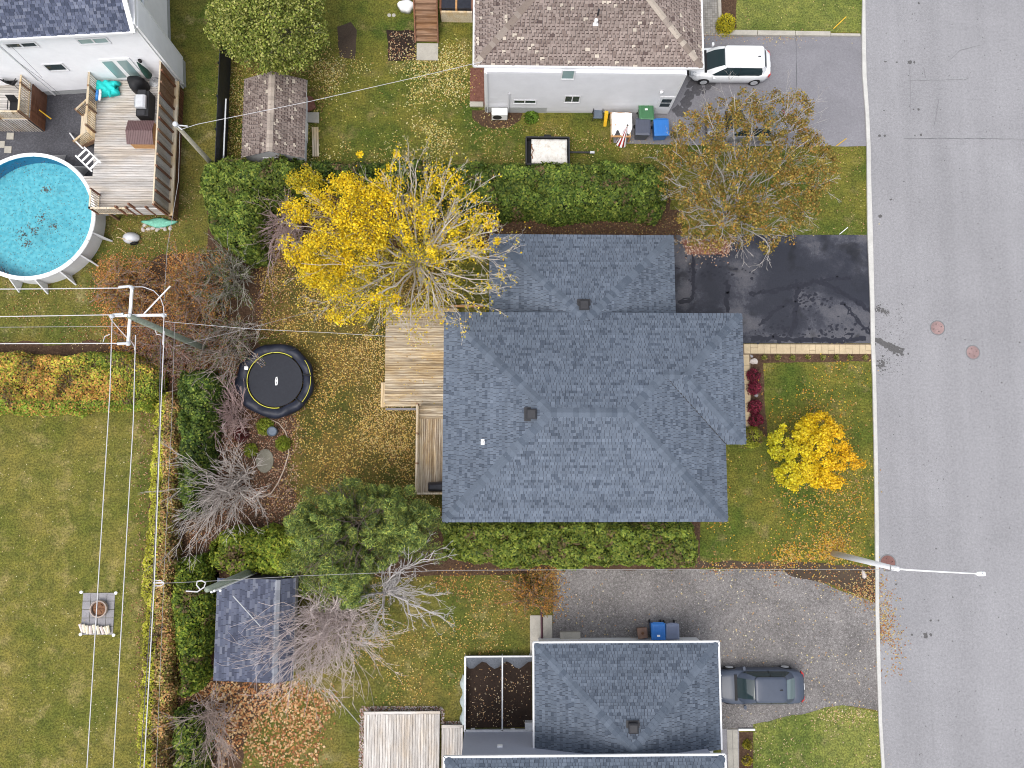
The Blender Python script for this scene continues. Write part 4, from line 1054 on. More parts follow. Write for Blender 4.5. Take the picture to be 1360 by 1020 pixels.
def yel(pos, col):                       # trimmed deciduous hedge turning colour: its leaves differ along the hedge
    X, Y = pos[:, 0], pos[:, 1]
    v = vnoise(X, Y, 0.55, 21); f = rng.random(len(X))
    org = np.array([(0.54, 0.29, 0.08)]); grn = np.array([(0.19, 0.26, 0.038)])
    c = col.copy(); k = (v + 0.9 * (f - .5)) > 0.84; c[k] = org * rng.uniform(.7, 1.25, (k.sum(), 1)); k = (v + 0.6 * (f - .5)) < 0.34; c[k] = grn * rng.uniform(.7, 1.3, (k.sum(), 1))
    edge = Y < P(100, 532, 1.5).y; k = edge & (f < .75); c[k] = np.array([(0.23, 0.31, 0.04)]) * rng.uniform(.7, 1.25, (k.sum(), 1)); return c
YEL = [(0.50, 0.46, 0.06), (0.40, 0.42, 0.055), (0.58, 0.44, 0.09), (0.26, 0.31, 0.045), (0.18, 0.19, 0.04)]
hedge('autumn_hedge', 'broad trimmed hedge turning yellow and orange, north edge of the left lawn', 'hedge',
      [(-60, 470), (-20, 468), (60, 470), (130, 467), (165, 470), (213, 482), (205, 520), (188, 541), (130, 545), (60, 549), (-60, 547)], 1.7, YEL, 520, (0.05, 0.10), lump=0.5, lumpdepth=0.12, round_=0.35, colfn=yel, core='hedge_core_brown', w=[4, 4, 3, 3, 2])
def yel2(pos, col):
    t = np.interp(pos[:, 1], [P(178, 1060, 1.5).y, P(187, 800, 1.5).y, P(199, 560, 1.5).y], [P(180, 1060, 1.5).x, P(188, 800, 1.5).x, P(200, 560, 1.5).x])
    d = (pos[:, 0] - t) / 1.6; f = rng.random(len(d)); v = vnoise(pos[:, 0], pos[:, 1], 0.8, 5)
    c = col.copy(); k = (d < .42) & (f < .8); c[k] = np.array([(0.44, 0.43, 0.05)]) * rng.uniform(.6, 1.25, (k.sum(), 1))
    k = (d > .42) & (f < .45 + .4 * (v - .5)); c[k] = np.array([(0.50, 0.27, 0.11)]) * rng.uniform(.5, 1.3, (k.sum(), 1)); return c
hedge('autumn_hedge', 'narrow hedge under the power lines, yellow on its lawn side and brown behind', 'hedge',
      [(200, 538), (222, 520), (240, 540), (234, 640), (230, 760), (226, 880), (218, 1070), (178, 1070), (184, 880), (191, 740), (198, 620)], 1.5, [(0.30, 0.26, 0.07), (0.42, 0.32, 0.12), (0.20, 0.20, 0.05), (0.52, 0.38, 0.18), (0.36, 0.36, 0.06)], 460, (0.05, 0.10), lump=0.45,
      lumpdepth=0.2, round_=0.3, colfn=yel2, core='hedge_core_brown')
RUS = [(0.42, 0.185, 0.055), (0.32, 0.14, 0.06), (0.20, 0.13, 0.05), (0.25, 0.20, 0.045), (0.52, 0.27, 0.07)]
def circ(px, py, r, z=0.5, n=14):
    return [(px + r * math.cos(2 * math.pi * i / n), py + r * math.sin(2 * math.pi * i / n)) for i in range(n)]
def ball(label, px, py, r, H, cols, name='round_shrub', cat='shrub', dens=900, size=(.035, .07), group=None, **k):
    return hedge(name, label, cat, circ(px, py, r), H, cols, dens, size, lump=.16, round_=r / 24.0, lumpdepth=.08, wobble=.03, group=group, **k)
ball('clipped yellow-green ball shrub at the front step corner of the middle house', 1003.5, 580, 14.5, 1.0, [(0.27, 0.28, 0.03), (0.36, 0.36, 0.05), (0.16, 0.19, 0.02)])
ball('bright yellow round shrub at the top driveway, beside the paved path', 967, 27, 12.5, .9, [(0.52, 0.42, 0.02), (0.42, 0.38, 0.03), (0.26, 0.26, 0.02)])
ball('small lime shrub nearest the trampoline, above the round planter', 350, 566, 11, .5, [(0.22, 0.27, 0.03), (0.13, 0.18, 0.02), (0.30, 0.32, 0.05)])
ball('small lime shrub inside the curved hose, right of the planter', 374, 589, 10, .5, [(0.22, 0.27, 0.03), (0.15, 0.20, 0.02), (0.30, 0.33, 0.04)])
ball('small lime shrub left of the round stone slab', 331, 598, 9, .5, [(0.22, 0.27, 0.03), (0.15, 0.20, 0.02), (0.30, 0.33, 0.04)])
ball('dark red low shrub in the bed left of the planter', 318, 577, 10, .5, [(0.12, 0.02, 0.025), (0.08, 0.025, 0.02), (0.16, 0.04, 0.04)])
ball('small green shrub in the mulch under the grey side wall', 706, 153.5, 9, .4, [(0.10, 0.18, 0.02), (0.14, 0.22, 0.03)])
for (y, r, l) in ((497, 8.5, 'burgundy shrub nearest the pale boulder beside the front walk'), (514, 8.5, 'burgundy shrub above the grey stone in the front bed'), (540, 9, 'burgundy shrub below the grey stone in the front bed'), (558, 9.5, 'burgundy shrub touching the yellow-green ball shrub')):
    ball(l, 1004 + (y - 497) * .05, y, r, .8, [(0.20, 0.018, 0.045), (0.13, 0.02, 0.035), (0.28, 0.04, 0.07), (0.06, 0.02, 0.02)])
ball('yellow perennial clump in the bottom bed, nearer the kerbed end', 994, 990, 6, .3, [(0.36, 0.30, 0.03), (0.22, 0.22, 0.03)], 'garden_plant', 'plant')
ball('yellow perennial clump in the bottom bed, at the photo edge', 994, 1012, 7, .3, [(0.46, 0.36, 0.03), (0.26, 0.24, 0.03)], 'garden_plant', 'plant')
ball('low yellow-leaved weed clump on the grass above the shed hedge', 500, 222, 9, .5, [(0.14, 0.14, 0.03), (0.2, 0.18, 0.05)], 'garden_plant', 'plant')
def tuft(px, py, label, r=0.34, n=70):
    c_ = P(px, py); a = rng.uniform(0, 2 * np.pi, n); el_ = rng.uniform(.35, 1.2, n); ln = rng.uniform(.5, 1.1, n) * r
    d = np.column_stack([np.cos(a) * np.cos(el_), np.sin(a) * np.cos(el_), np.sin(el_)]); b0 = np.array([c_.x, c_.y, .02]) + rng.normal(size=(n, 3)) * .02; b0[:, 2] = .02
    mid = b0 + d * ln[:, None] * .6; tip = mid + (d * [1, 1, .1]) * ln[:, None] * .5; sd_ = np.column_stack([-np.sin(a), np.cos(a), np.zeros(n)]) * .012
    V = np.stack([b0 - sd_, b0 + sd_, mid + sd_, mid - sd_, tip], 1).reshape(-1, 3); k = np.arange(n)[:, None] * 5
    Q = np.concatenate([k + np.array([[0, 1, 2, 3]]), k + np.array([[3, 2, 4, 4]])])
    cc = palette(2 * n, [(0.22, 0.24, 0.05), (0.13, 0.17, 0.03), (0.36, 0.30, 0.10)], .2)
    me = npmesh('grass_tuft', V, Q[:n], cc[:n], M['leaf'])
    V2 = V.reshape(n, 5, 3)[:, [3, 2, 4]].reshape(-1, 3)
    me2 = npmesh('ornamental_grass', np.concatenate([V, V2]), np.concatenate([Q[:n], (np.arange(n)[:, None] * 3 + 5 * n) + np.array([[0, 1, 2, 2]])])[:n], cc[:n], M['leaf'])
    return single('ornamental_grass', me, label, 'grass plant', 'grasses along the paver edge')
for x_ in (1014, 1032, 1052, 1072, 1092, 1110, 1128, 1148):
    tuft(x_, 475, 'spiky grass clump in the thin bed between the tan pavers and front lawn', .36, 90)

# ------------------------------------------------------------------ trees
def clusters(C, r, per, size, cols, up=0.6, w=None, elong=1.3, flat=0.7, jit=.18, tint=.12, shell=.5):
    C = np.asarray(C); n = len(C) * per; i = np.repeat(np.arange(len(C)), per); rr = np.broadcast_to(np.asarray(r, float), (len(C),))[i]
    d = rng.normal(size=(n, 3)); d /= np.linalg.norm(d, axis=1, keepdims=True); k = rng.random(n) ** shell
    pos = C[i] + d * (rr * k)[:, None] * np.array([1, 1, flat]); nr = d * .6 + rng.normal(size=(n, 3)) * .5; nr[:, 2] += up
    t = rng.uniform(1 - tint, 1 + tint, len(C))[i]
    return leaves(pos, nr, rng.uniform(size[0], size[1], n), np.clip(palette(n, cols, jit, w) * t[:, None], 0, 1), elong)
def catl(ls):
    V = []; Q = []; C = []; k = 0
    for v, q, c_ in ls: V.append(v); Q.append(q + k); C.append(c_); k += len(v)
    return np.concatenate(V), np.concatenate(Q), np.concatenate(C)
def crown_pts(pxpoly, n, zlo, zhi, zm=6.0, power=1.0, lumps=0.8):
    poly = wpoly(pxpoly, zm); p = sample(poly, n); ed = edge_dist(p[:, 0], p[:, 1], poly); m = ed.max()
    f = (1 - (1 - np.clip(ed / m, 0, 1)) ** 2) ** power
    z = zlo + (zhi - zlo) * f + rng.uniform(-.5, .3, n) + lumps * (vnoise(p[:, 0], p[:, 1], .75, 9) - .5)
    # keep the outline where it is seen: slide along the line of sight
    s = (CAMH - z) / (CAMH - zm)
    return np.column_stack([p[:, 0] * s, p[:, 1] * s, z])
def make_tree(name, label, cat, base, fork, targets, leafsets, bark, r0=.16, group=None, n2=6, n3=5, n4=3, ang=28, tips=.012, lf=(.42, .45, .45), sag=.06, mat='leaf', wander=.05, up=.0, trunk_r=None, rmin=.007, needlecol=None):
    t_ = thing(name, tuple(base), label, cat, group)
    tr = trunk_r or r0 * 1.5
    base = Vector(base); fork = Vector(fork)
    tk = [base + Vector((0, 0, -.05)), base.lerp(fork, .08), base.lerp(fork, .5) + Vector((rng.normal() * .08, rng.normal() * .08, 0)), fork]
    link('trunk', (MB().tube(tk, [tr * 1.35, tr, tr * .85, tr * .7], 10, col=bark), M['bark']), t_, smooth=True)
    P1, R1 = limbs([tuple(fork)] * len(targets), [tuple(q) for q in targets], r0 * rng.uniform(.45, .8, len(targets)), tips, 9, sag, wander)
    lv = [(P1, R1)]
    if n2: lv.append(spawn(*lv[-1], n2, .22, .98, ang, lf[0], 6, up, .13, .5, rmin))
    if n3: lv.append(spawn(*lv[-1], n3, .25, 1, ang, lf[1], 5, up, .14, .6, rmin))
    if n4: lv.append(spawn(*lv[-1], n4, .3, 1, ang * 1.1, lf[2], 4, up, .15, .7, rmin * .8))
    setp(link('branches', branch_mesh('branches', lv, bark, M['bark'], .22), t_), kind='stuff')
    if leafsets:
        ls = [f(lv) if callable(f) else f for f in leafsets]
        V, Q, C_ = catl(ls)
        setp(link('crown', npmesh('crown', V, Q, C_, M[mat]), t_), kind='stuff')
    return t_
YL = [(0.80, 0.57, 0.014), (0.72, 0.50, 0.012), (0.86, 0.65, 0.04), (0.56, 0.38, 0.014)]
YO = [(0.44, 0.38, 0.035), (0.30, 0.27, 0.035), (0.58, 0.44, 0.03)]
GREYB = (0.34, 0.31, 0.27)
T = lambda lst, lo=6.0, hi=8.0: [P(x, y, rng.uniform(lo, hi)) for x, y in lst]
# big yellow tree, half bare
dense = [(380, 275), (392, 262), (410, 262), (425, 240), (445, 232), (470, 228), (490, 240), (520, 245), (528, 275), (520, 305), (505, 330), (480, 345), (455, 350), (470, 375), (475, 395), (455, 400), (430, 392), (405, 375), (402, 355), (385, 345), (378, 320), (382, 300)]
rightspots = [(575, 232, .5), (590, 226, .6), (605, 236, .5), (585, 245, .4), (628, 262, .4), (625, 290, .6), (640, 282, .5), (655, 288, .5), (615, 325, .6), (630, 318, .5), (600, 310, .5), (640, 325, .4), (525, 277, .5), (555, 285, .5), (570, 285, .5), (535, 300, .5), (543, 312, .4), (520, 222, .3), (505, 232, .4),
              (572, 333, .35), (495, 250, .6), (470, 256, .6), (530, 245, .4), (490, 400, .5), (480, 412, .5), (465, 420, .45), (500, 395, .4), (440, 418, .35), (452, 425, .3), (525, 395, .3), (528, 412, .3), (660, 320, .2), (547, 268, .4), (510, 300, .5), (560, 300, .4), (648, 300, .3), (478, 205, .2), (527, 205, .2)]
rs = [P(x, y, rng.uniform(6.4, 7.6)) for x, y, r in rightspots]
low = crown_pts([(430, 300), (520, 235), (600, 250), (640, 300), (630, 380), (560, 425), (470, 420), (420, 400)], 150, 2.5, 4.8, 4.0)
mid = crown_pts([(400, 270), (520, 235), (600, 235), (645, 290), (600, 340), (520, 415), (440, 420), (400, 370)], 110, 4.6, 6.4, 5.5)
make_tree('yellow_tree', 'large tree with bright yellow leaves on its left side and bare branches on its right', 'tree', P(561, 371), P(554, 351, 3.2),
          T([(662, 305), (672, 322), (664, 345), (655, 372), (645, 390), (636, 408), (612, 420), (590, 425), (570, 408), (545, 432), (510, 425), (482, 410), (450, 395), (420, 405), (400, 350), (388, 300), (420, 262), (450, 240), (480, 262), (505, 225), (530, 208), (555, 212), (575, 222), (600, 232), (628, 252), (645, 282), (610, 280), (585, 300), (635, 340), (470, 320), (500, 360)]),
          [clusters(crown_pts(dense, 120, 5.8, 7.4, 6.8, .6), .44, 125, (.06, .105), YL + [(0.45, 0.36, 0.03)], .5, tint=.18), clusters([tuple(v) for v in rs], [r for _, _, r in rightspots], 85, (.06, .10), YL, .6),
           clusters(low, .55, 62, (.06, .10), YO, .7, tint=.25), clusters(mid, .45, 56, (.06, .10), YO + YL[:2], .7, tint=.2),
           lambda lv: leaves(along(lv[3][0], 2600, .3, .08), rng.normal(size=(2600, 3)) + [0, 0, 1], rng.uniform(.06, .10, 2600), palette(2600, YO + YL, .2))],
          (0.50, 0.45, 0.39), .105, n2=8, n3=5, n4=2, ang=28, trunk_r=.2, rmin=.010)
ct_ = crown_pts([(378, 240), (390, 222), (408, 218), (424, 228), (425, 245), (410, 256), (388, 252)], 26, 3.0, 3.9, 3.5, .7)
make_tree('yellow_tree', 'small round yellow-green tree at the hedge, top left of the big yellow tree', 'tree', P(412, 252), P(408, 246, 1.4), [tuple(q) for q in ct_[:9]],
          [clusters(ct_, .34, 80, (.06, .10), [(0.48, 0.38, 0.02), (0.36, 0.33, 0.03), (0.58, 0.42, 0.02)], .6)], GREYB, .05, n2=4, n3=2, n4=0)
# brown tree by the driveway
BR = [(0.26, 0.185, 0.038), (0.20, 0.155, 0.032), (0.33, 0.17, 0.04), (0.13, 0.115, 0.028), (0.38, 0.28, 0.07)]
bpoly = [(880, 235), (886, 190), (902, 165), (915, 150), (930, 150), (950, 133), (985, 118), (1020, 124), (1052, 116), (1078, 135), (1086, 160), (1078, 178), (1100, 188), (1112, 220), (1106, 255), (1088, 275), (1080, 300), (1050, 315), (1032, 318), (1025, 342), (1000, 330), (975, 325), (950, 330), (920, 325), (902, 300), (900, 275), (884, 262)]
bc = crown_pts(bpoly, 330, 5.2, 7.6, 6.8, .7)
make_tree('brown_tree', 'wide tree with sparse rust-brown leaves over the parked car and driveway corner', 'tree', P(941, 317), P(968, 287, 3.6),
          T([(885, 235), (893, 200), (912, 165), (940, 150), (975, 125), (1010, 130), (1048, 122), (1075, 145), (1075, 185), (1105, 215), (1100, 250), (1080, 290), (1045, 312), (1022, 335), (985, 328), (955, 318), (915, 310), (905, 280), (930, 220), (1000, 180), (1040, 210), (1030, 260), (970, 200)], 5.8, 7.6),
          [clusters(bc, .30, 52, (.06, .11), BR, .6, tint=.3), clusters(crown_pts(bpoly, 150, 3.4, 5.0, 4.4), .48, 44, (.06, .11), BR, .6, tint=.3)], (0.38, 0.355, 0.335), .09, n2=7, n3=5, n4=2, ang=36, trunk_r=.15, rmin=.010, wander=.08)
# green maple, top
gp = [(274, 30), (284, 2), (296, -50), (425, -50), (430, -10), (432, 25), (428, 60), (405, 88), (372, 96), (335, 92), (312, 76), (285, 56)]
GL = [(0.235, 0.27, 0.045), (0.32, 0.34, 0.075), (0.16, 0.20, 0.035), (0.41, 0.41, 0.13), (0.10, 0.13, 0.022)]
make_tree('green_maple', 'pale green leafy tree at the top edge, above the brown roofed shed', 'tree', P(385, 90), P(372, 62, 2.4),
          [tuple(q) for q in crown_pts(gp, 22, 4.6, 6.2, 5.5)], [clusters(crown_pts(gp, 330, 3.9, 6.2, 5.5, .6), .42, 75, (.07, .125), GL, .5, tint=.25, elong=1.2), clusters(crown_pts(gp, 120, 2.6, 4.0, 4), .5, 60, (.07, .12), GL, .5, tint=.2)], (0.30, 0.27, 0.22), .13, n2=5, n3=3, n4=0)
# small yellow maple on the front lawn
yp = [(1021, 596), (1026, 572), (1040, 568), (1052, 574), (1065, 560), (1083, 545), (1098, 552), (1110, 565), (1127, 578), (1126, 598), (1147, 610), (1142, 626), (1124, 630), (1122, 646), (1098, 647), (1080, 646), (1060, 650), (1036, 642), (1030, 628), (1040, 615)]
def ymcol(v):
    V, Q, C_ = v; x = V.reshape(-1, 4, 3)[:, 0, 0]; x0 = P(1085, 600, 2.6).x; t_ = np.clip((x - x0) / 2.2, -1, 1)[:, None]
    C_ = np.where(t_ > 0, C_ * (1 - t_ * np.array([[.02, .22, 0]])), C_ * (1 + t_ * np.array([[.28, .06, -.5]]))); return V, Q, C_
ym = clusters(crown_pts(yp, 190, 1.5, 3.1, 2.6, .6), .27, 100, (.06, .11), YL, .6, tint=.12)
make_tree('yellow_maple', 'small bright golden tree standing on the front lawn by the street', 'tree', P(1061, 601), P(1068, 600, 1.0), [tuple(q) for q in crown_pts(yp, 16, 1.6, 2.8, 2.6)], [ymcol(ym)], (0.22, 0.17, 0.12), .06, n2=5, n3=3, n4=0)
# pine
pp = [(404, 656), (430, 643), (452, 640), (474, 640), (492, 655), (520, 652), (545, 664), (566, 680), (590, 692), (592, 730), (575, 746), (545, 740), (515, 735), (505, 760), (494, 785), (470, 800), (440, 803), (412, 800), (386, 778), (376, 752), (395, 735), (385, 706), (400, 690), (412, 672)]
PN = [(0.175, 0.240, 0.060), (0.125, 0.185, 0.056), (0.25, 0.31, 0.068), (0.35, 0.38, 0.08), (0.07, 0.11, 0.038)]
lob = crown_pts([(418, 670), (450, 655), (490, 670), (530, 665), (560, 690), (565, 725), (520, 722), (480, 750), (470, 785), (430, 785), (395, 760), (415, 730), (405, 700)], 26, 4.2, 6.6, 6.0, .8, 1.5)
def lobes(L_, n, r0, r1):
    i = rng.integers(0, len(L_), n); d = rng.normal(size=(n, 3)); d[:, 2] = np.abs(d[:, 2]) * .9 - .15; d /= np.linalg.norm(d, axis=1, keepdims=True); rr = np.linspace(r0, r1, len(L_))[i]
    return L_[i] + d * rr[:, None] * rng.uniform(.85, 1.05, (n, 1))
make_tree('pine_tree', 'big soft-needled green pine between the leafy yard and the dark roofed shed', 'tree', P(505, 690), P(486, 695, 4.0),
          [tuple(q) for q in crown_pts(pp, 46, 4.2, 7.4, 6.2)], [clusters(lobes(lob, 420, .75, 1.15), rng.uniform(.16, .36, 420), 165, (.028, .046), PN, .15, tint=.42, elong=5.5, flat=.85, shell=.22), clusters(crown_pts(pp, 150, 2.8, 4.6, 4.6), .5, 130, (.025, .04), PN, .4, tint=.3, elong=6)],
          (0.16, 0.13, 0.10), .13, n2=5, n3=3, n4=0, ang=38, mat='needle')
# bare shrubs and trees
def bare(label, base, tips, n, zlo, zhi, bark, r=.03, n2=5, n3=3, n4=0, name='bare_shrub', cat='shrub', fork=None, ang=17, lf=(.55, .5, .4), leafy=0, leafcols=None, zb=.05, spread=.22, rmin=.012, group=None):
    poly = wpoly(tips, (zlo + zhi) / 2); p = sample(poly, n); z = rng.uniform(zlo, zhi, n); s = (CAMH - z) / (CAMH - (zlo + zhi) / 2)
    tg = np.column_stack([p[:, 0] * s, p[:, 1] * s, z]); b0 = P(*base)
    fk = P(*fork) if fork else b0 + Vector((0, 0, .25))
    t_ = thing(name, tuple(b0), label, cat, group)
    tg = np.array(tuple(fk)) + (tg - np.array(tuple(fk))) * rng.uniform(.68, 1.16, (n, 1))
    st = np.array([tuple(fk)] * n) + rng.normal(size=(n, 3)) * [spread, spread, 0.03] * (0 if fork else 1)
    if not fork: st[:, 2] = .05
    P1, R1 = limbs(st, tg, r * rng.uniform(.5, 1.25, n), rmin, 9, .10, .09)
    lv = [(P1, R1), ]
    lv.append(spawn(P1, R1, n2, .2, .98, ang, lf[0], 6, .0, .11, .6, rmin)); lv.append(spawn(*lv[-1], n3, .2, 1, ang * 1.3, lf[1], 5, .0, .14, .7, rmin))
    if n4: lv.append(spawn(*lv[-1], n4, .3, 1, ang, lf[2], 4, .0, .1, .7, rmin))
    setp(link('branches', branch_mesh('branches', lv, bark, M['bark'], .25, 5), t_), kind='stuff')
    if fork: link('trunk', (MB().tube([b0, b0.lerp(fk, .5), fk], [r * 2.4, r * 2, r * 1.5], 8, col=bark), M['bark']), t_, smooth=True)
    if leafy:
        V, Q, C_ = leaves(along(lv[-1][0], leafy, .2, .06), rng.normal(size=(leafy, 3)) + [0, 0, .6], rng.uniform(.05, .09, leafy), palette(leafy, leafcols, .2))
        setp(link('leaves', npmesh('leaves', V, Q, C_, M['leaf']), t_), kind='stuff')
    return t_
GR1 = (0.47, 0.42, 0.385); PK = (0.56, 0.475, 0.455); DKB = (0.17, 0.15, 0.13)
bare('fan-shaped bare grey shrub beside the curved hose and the yellow hedge', (318, 642), [(226, 690), (228, 640), (232, 600), (250, 578), (262, 600), (300, 580), (352, 610), (362, 660), (350, 690), (330, 690), (285, 730), (262, 738), (238, 725)], 64, 1.6, 3.2, GR1, .028, 5, 3, spread=.35)
bare('dense pinkish bare shrub overhanging the dark roofed shed', (452, 812), [(322, 835), (326, 870), (342, 890), (365, 925), (400, 945), (435, 938), (478, 900), (512, 860), (500, 800), (440, 780), (380, 785), (340, 800)], 100, 1.6, 3.9, PK, .024, 5, 3, spread=.7, ang=22)
bare('pale bare tree with forked white-grey limbs below the pine', (530, 768), [(495, 735), (502, 705), (530, 700), (570, 730), (600, 770), (598, 800), (575, 830), (550, 850), (515, 880), (492, 880), (470, 830), (470, 800)], 20, 4.2, 6.0, (0.46, 0.43, 0.42), .065, 6, 4, 2, 'bare_tree', 'tree', (511, 784, 2.8), 28, (.42, .45, .4))
bare('bare brown shrub in the bottom left corner by the dark hedge end', (290, 935), [(228, 960), (245, 925), (300, 915), (330, 930), (325, 985), (300, 1040), (245, 1050)], 40, 1.4, 2.6, (0.40, 0.32, 0.28), .024, 5, 3, spread=.4)
bare('grey-green bare shrub between the tall evergreen and the russet shrub', (315, 372), [(268, 330), (290, 320), (330, 335), (342, 370), (338, 410), (300, 420), (262, 405), (255, 360)], 48, 1.6, 2.8, (0.34, 0.32, 0.27), .022, 5, 3, leafy=1600, leafcols=[(0.07, 0.10, 0.03), (0.12, 0.13, 0.04)], spread=.5)
bare('thin bare shrub just above left of the trampoline', (322, 450), [(262, 430), (285, 420), (335, 418), (345, 455), (335, 490), (300, 510), (260, 500), (250, 465)], 46, 1.2, 2.4, (0.36, 0.31, 0.27), .020, 5, 3, leafy=1600, leafcols=[(0.08, 0.11, 0.03), (0.2, 0.12, 0.06)], spread=.5)
bare('reddish bare shrub left of the big yellow tree', (400, 296), [(342, 280), (352, 262), (380, 252), (398, 262), (400, 320), (385, 350), (360, 352), (342, 325)], 52, 1.6, 2.8, (0.44, 0.33, 0.31), .024, 5, 3, spread=.45)
bare('low mauve twiggy shrub below left of the trampoline', (318, 552), [(270, 545), (282, 495), (300, 480), (325, 520), (335, 560), (310, 590), (278, 600)], 46, .9, 1.8, (0.40, 0.29, 0.27), .018, 5, 3, spread=.45)
bare('fine brown twigs of a bare shrub on the far side of the pinkish one', (395, 870), [(345, 835), (420, 820), (500, 850), (490, 900), (430, 940), (370, 925)], 26, 1.2, 2.2, (0.42, 0.35, 0.32), .02, 4, 3, spread=.7)

bare('russet shrub right of the pole with the crossed bars', (262, 395), [(214, 345), (262, 332), (296, 350), (302, 390), (296, 430), (262, 452), (228, 442), (212, 400)], 56, .8, 2.0, (0.28, 0.20, 0.16), .018, 5, 3, spread=1.0, leafy=6500, leafcols=RUS, lf=(.5, .5, .4), ang=30, name='russet_shrub')
bare('russet shrub left of the pole with the crossed bars, below the pool', (176, 390), [(124, 372), (150, 345), (195, 342), (218, 365), (214, 405), (190, 430), (155, 428), (132, 405)], 46, .6, 1.6, (0.28, 0.20, 0.16), .018, 5, 3, spread=1.0, leafy=4200, leafcols=RUS, lf=(.5, .5, .4), ang=30, name='russet_shrub')
bare('reddish brown shrub below the pole, beside the yellow hedge corner', (232, 462), [(150, 440), (200, 430), (245, 436), (296, 445), (300, 485), (262, 510), (222, 495), (170, 470)], 56, .6, 1.7, (0.30, 0.22, 0.19), .018, 5, 3, spread=1.0, leafy=3800, leafcols=[(0.22, 0.09, 0.06), (0.30, 0.13, 0.08), (0.15, 0.11, 0.05), (0.20, 0.17, 0.03)], ang=30, name='russet_shrub')
bare('small shrub with loose orange leaves beside the concrete path, bottom house', (705, 788), [(668, 768), (692, 756), (720, 756), (742, 772), (744, 798), (724, 818), (694, 818), (672, 800)], 30, .5, 1.3, (0.26, 0.18, 0.13), .014, 5, 3, spread=.5, leafy=2300, leafcols=[(0.55, 0.27, 0.06), (0.45, 0.22, 0.05), (0.2, 0.18, 0.05), (0.32, 0.17, 0.06)], ang=30, name='leafy_shrub')

# ------------------------------------------------------------------ fallen leaves
litter('fallen_leaves', [([(130, 345), (215, 335), (300, 340), (302, 500), (215, 480), (150, 470), (128, 400)], 1)], 9500, [(0.50, 0.22, 0.06), (0.40, 0.17, 0.06), (0.58, 0.32, 0.09), (0.28, 0.14, 0.06)], 'rust-orange leaves under the shrubs around the crossed pole', (.04, .095), .3)
litter('fallen_leaves', [([(620, 872), (704, 872), (704, 965), (620, 965)], 1)], 330, [(0.50, 0.36, 0.2), (0.35, 0.2, 0.1), (0.6, 0.5, 0.35)], 'tan leaves on the black soil of the framed bed', (.03, .07), .5, z=.065, soft=0)
litter('fallen_leaves', [([(516, 42), (550, 42), (552, 79), (516, 79)], 1)], 260, [(0.55, 0.42, 0.25), (0.28, 0.14, 0.08)], 'leaves on the dark soil square beside the brown stairs', (.04, .08), .3, soft=.05)
LY = [(0.60, 0.42, 0.11), (0.48, 0.30, 0.07), (0.66, 0.52, 0.20), (0.28, 0.15, 0.045), (0.16, 0.09, 0.035)]
LO = [(0.56, 0.33, 0.03), (0.62, 0.44, 0.06), (0.50, 0.22, 0.03)]
LR = [(0.30, 0.13, 0.07), (0.36, 0.20, 0.12), (0.42, 0.28, 0.19), (0.16, 0.07, 0.04)]
litter('fallen_leaves', [([(345, 270), (560, 290), (592, 310), (592, 420), (588, 520), (556, 540), (552, 700), (480, 700), (350, 700), (380, 600), (400, 520), (380, 440), (345, 440)], 1)], 22000, LY, 'small yellow and brown leaves covering the middle back yard', (.03, .085), .55, .8, .012, [4, 3, 2.5, 3, 3])
litter('fallen_leaves', [([(300, 95), (620, 60), (625, 215), (300, 215)], 1)], 5600, [(0.62, 0.55, 0.18), (0.50, 0.40, 0.12), (0.40, 0.26, 0.08), (0.70, 0.64, 0.35)], 'pale yellow leaves scattered on the lawn round the brown shed', (.035, .085), .9, .35, .012)
litter('fallen_leaves', [([(296, 62), (322, 70), (325, 215), (298, 215)], .5), ([(325, 80), (440, 60), (440, 120), (410, 200), (405, 100), (330, 96)], .5)], 2600, [(0.55, 0.45, 0.14), (0.35, 0.22, 0.08), (0.16, 0.09, 0.04)], 'thick yellow-brown leaves along the black fence', (.04, .085), .2)
litter('fallen_leaves', [([(930, 595), (1163, 640), (1164, 756), (930, 750)], .45), ([(985, 730), (1120, 715), (1120, 742), (990, 748)], .33), ([(1000, 482), (1160, 482), (1162, 640), (1000, 640)], .22)], 3400, LO + [(0.48, 0.34, 0.12), (0.4, 0.22, 0.08)], 'orange and yellow leaves on the front lawn beneath the golden tree', (.04, .095), .9, .4, .012)
litter('fallen_leaves', [([(1058, 752), (1165, 752), (1166, 806), (1130, 790), (1060, 764)], .5), ([(1168, 770), (1176, 770), (1186, 820), (1180, 850), (1169, 850)], .3), ([(1168, 820), (1200, 830), (1195, 900), (1170, 900)], .1), ([(930, 747), (1060, 747), (1060, 760), (930, 760)], .25)], 1300, [(0.50, 0.36, 0.13), (0.40, 0.20, 0.08), (0.34, 0.14, 0.06), (0.55, 0.42, 0.2)], 'tan leaves gathered at the kerb beside the street lamp', (.04, .09), .5, .6, .02)
litter('fallen_leaves', [([(255, 900), (400, 905), (440, 930), (400, 1100), (280, 1100), (250, 1000)], 1)], 4600, [(0.56, 0.34, 0.15), (0.46, 0.21, 0.08), (0.30, 0.12, 0.05), (0.64, 0.46, 0.25)], 'large brown leaves heaped below the dark roofed shed', (.06, .14), .5)
litter('fallen_leaves', [([(262, 470), (400, 520), (395, 640), (420, 715), (280, 720), (262, 600)], 1)], 7500, LR + [(0.5, 0.38, 0.28)], 'red-brown leaves over the mulch around the lime shrubs', (.035, .08), .3)
litter('fallen_leaves', [([(344, 250), (400, 262), (380, 450), (344, 450)], 1)], 2400, LR, 'dull red leaves under the bare reddish shrub', (.035, .075), .3)
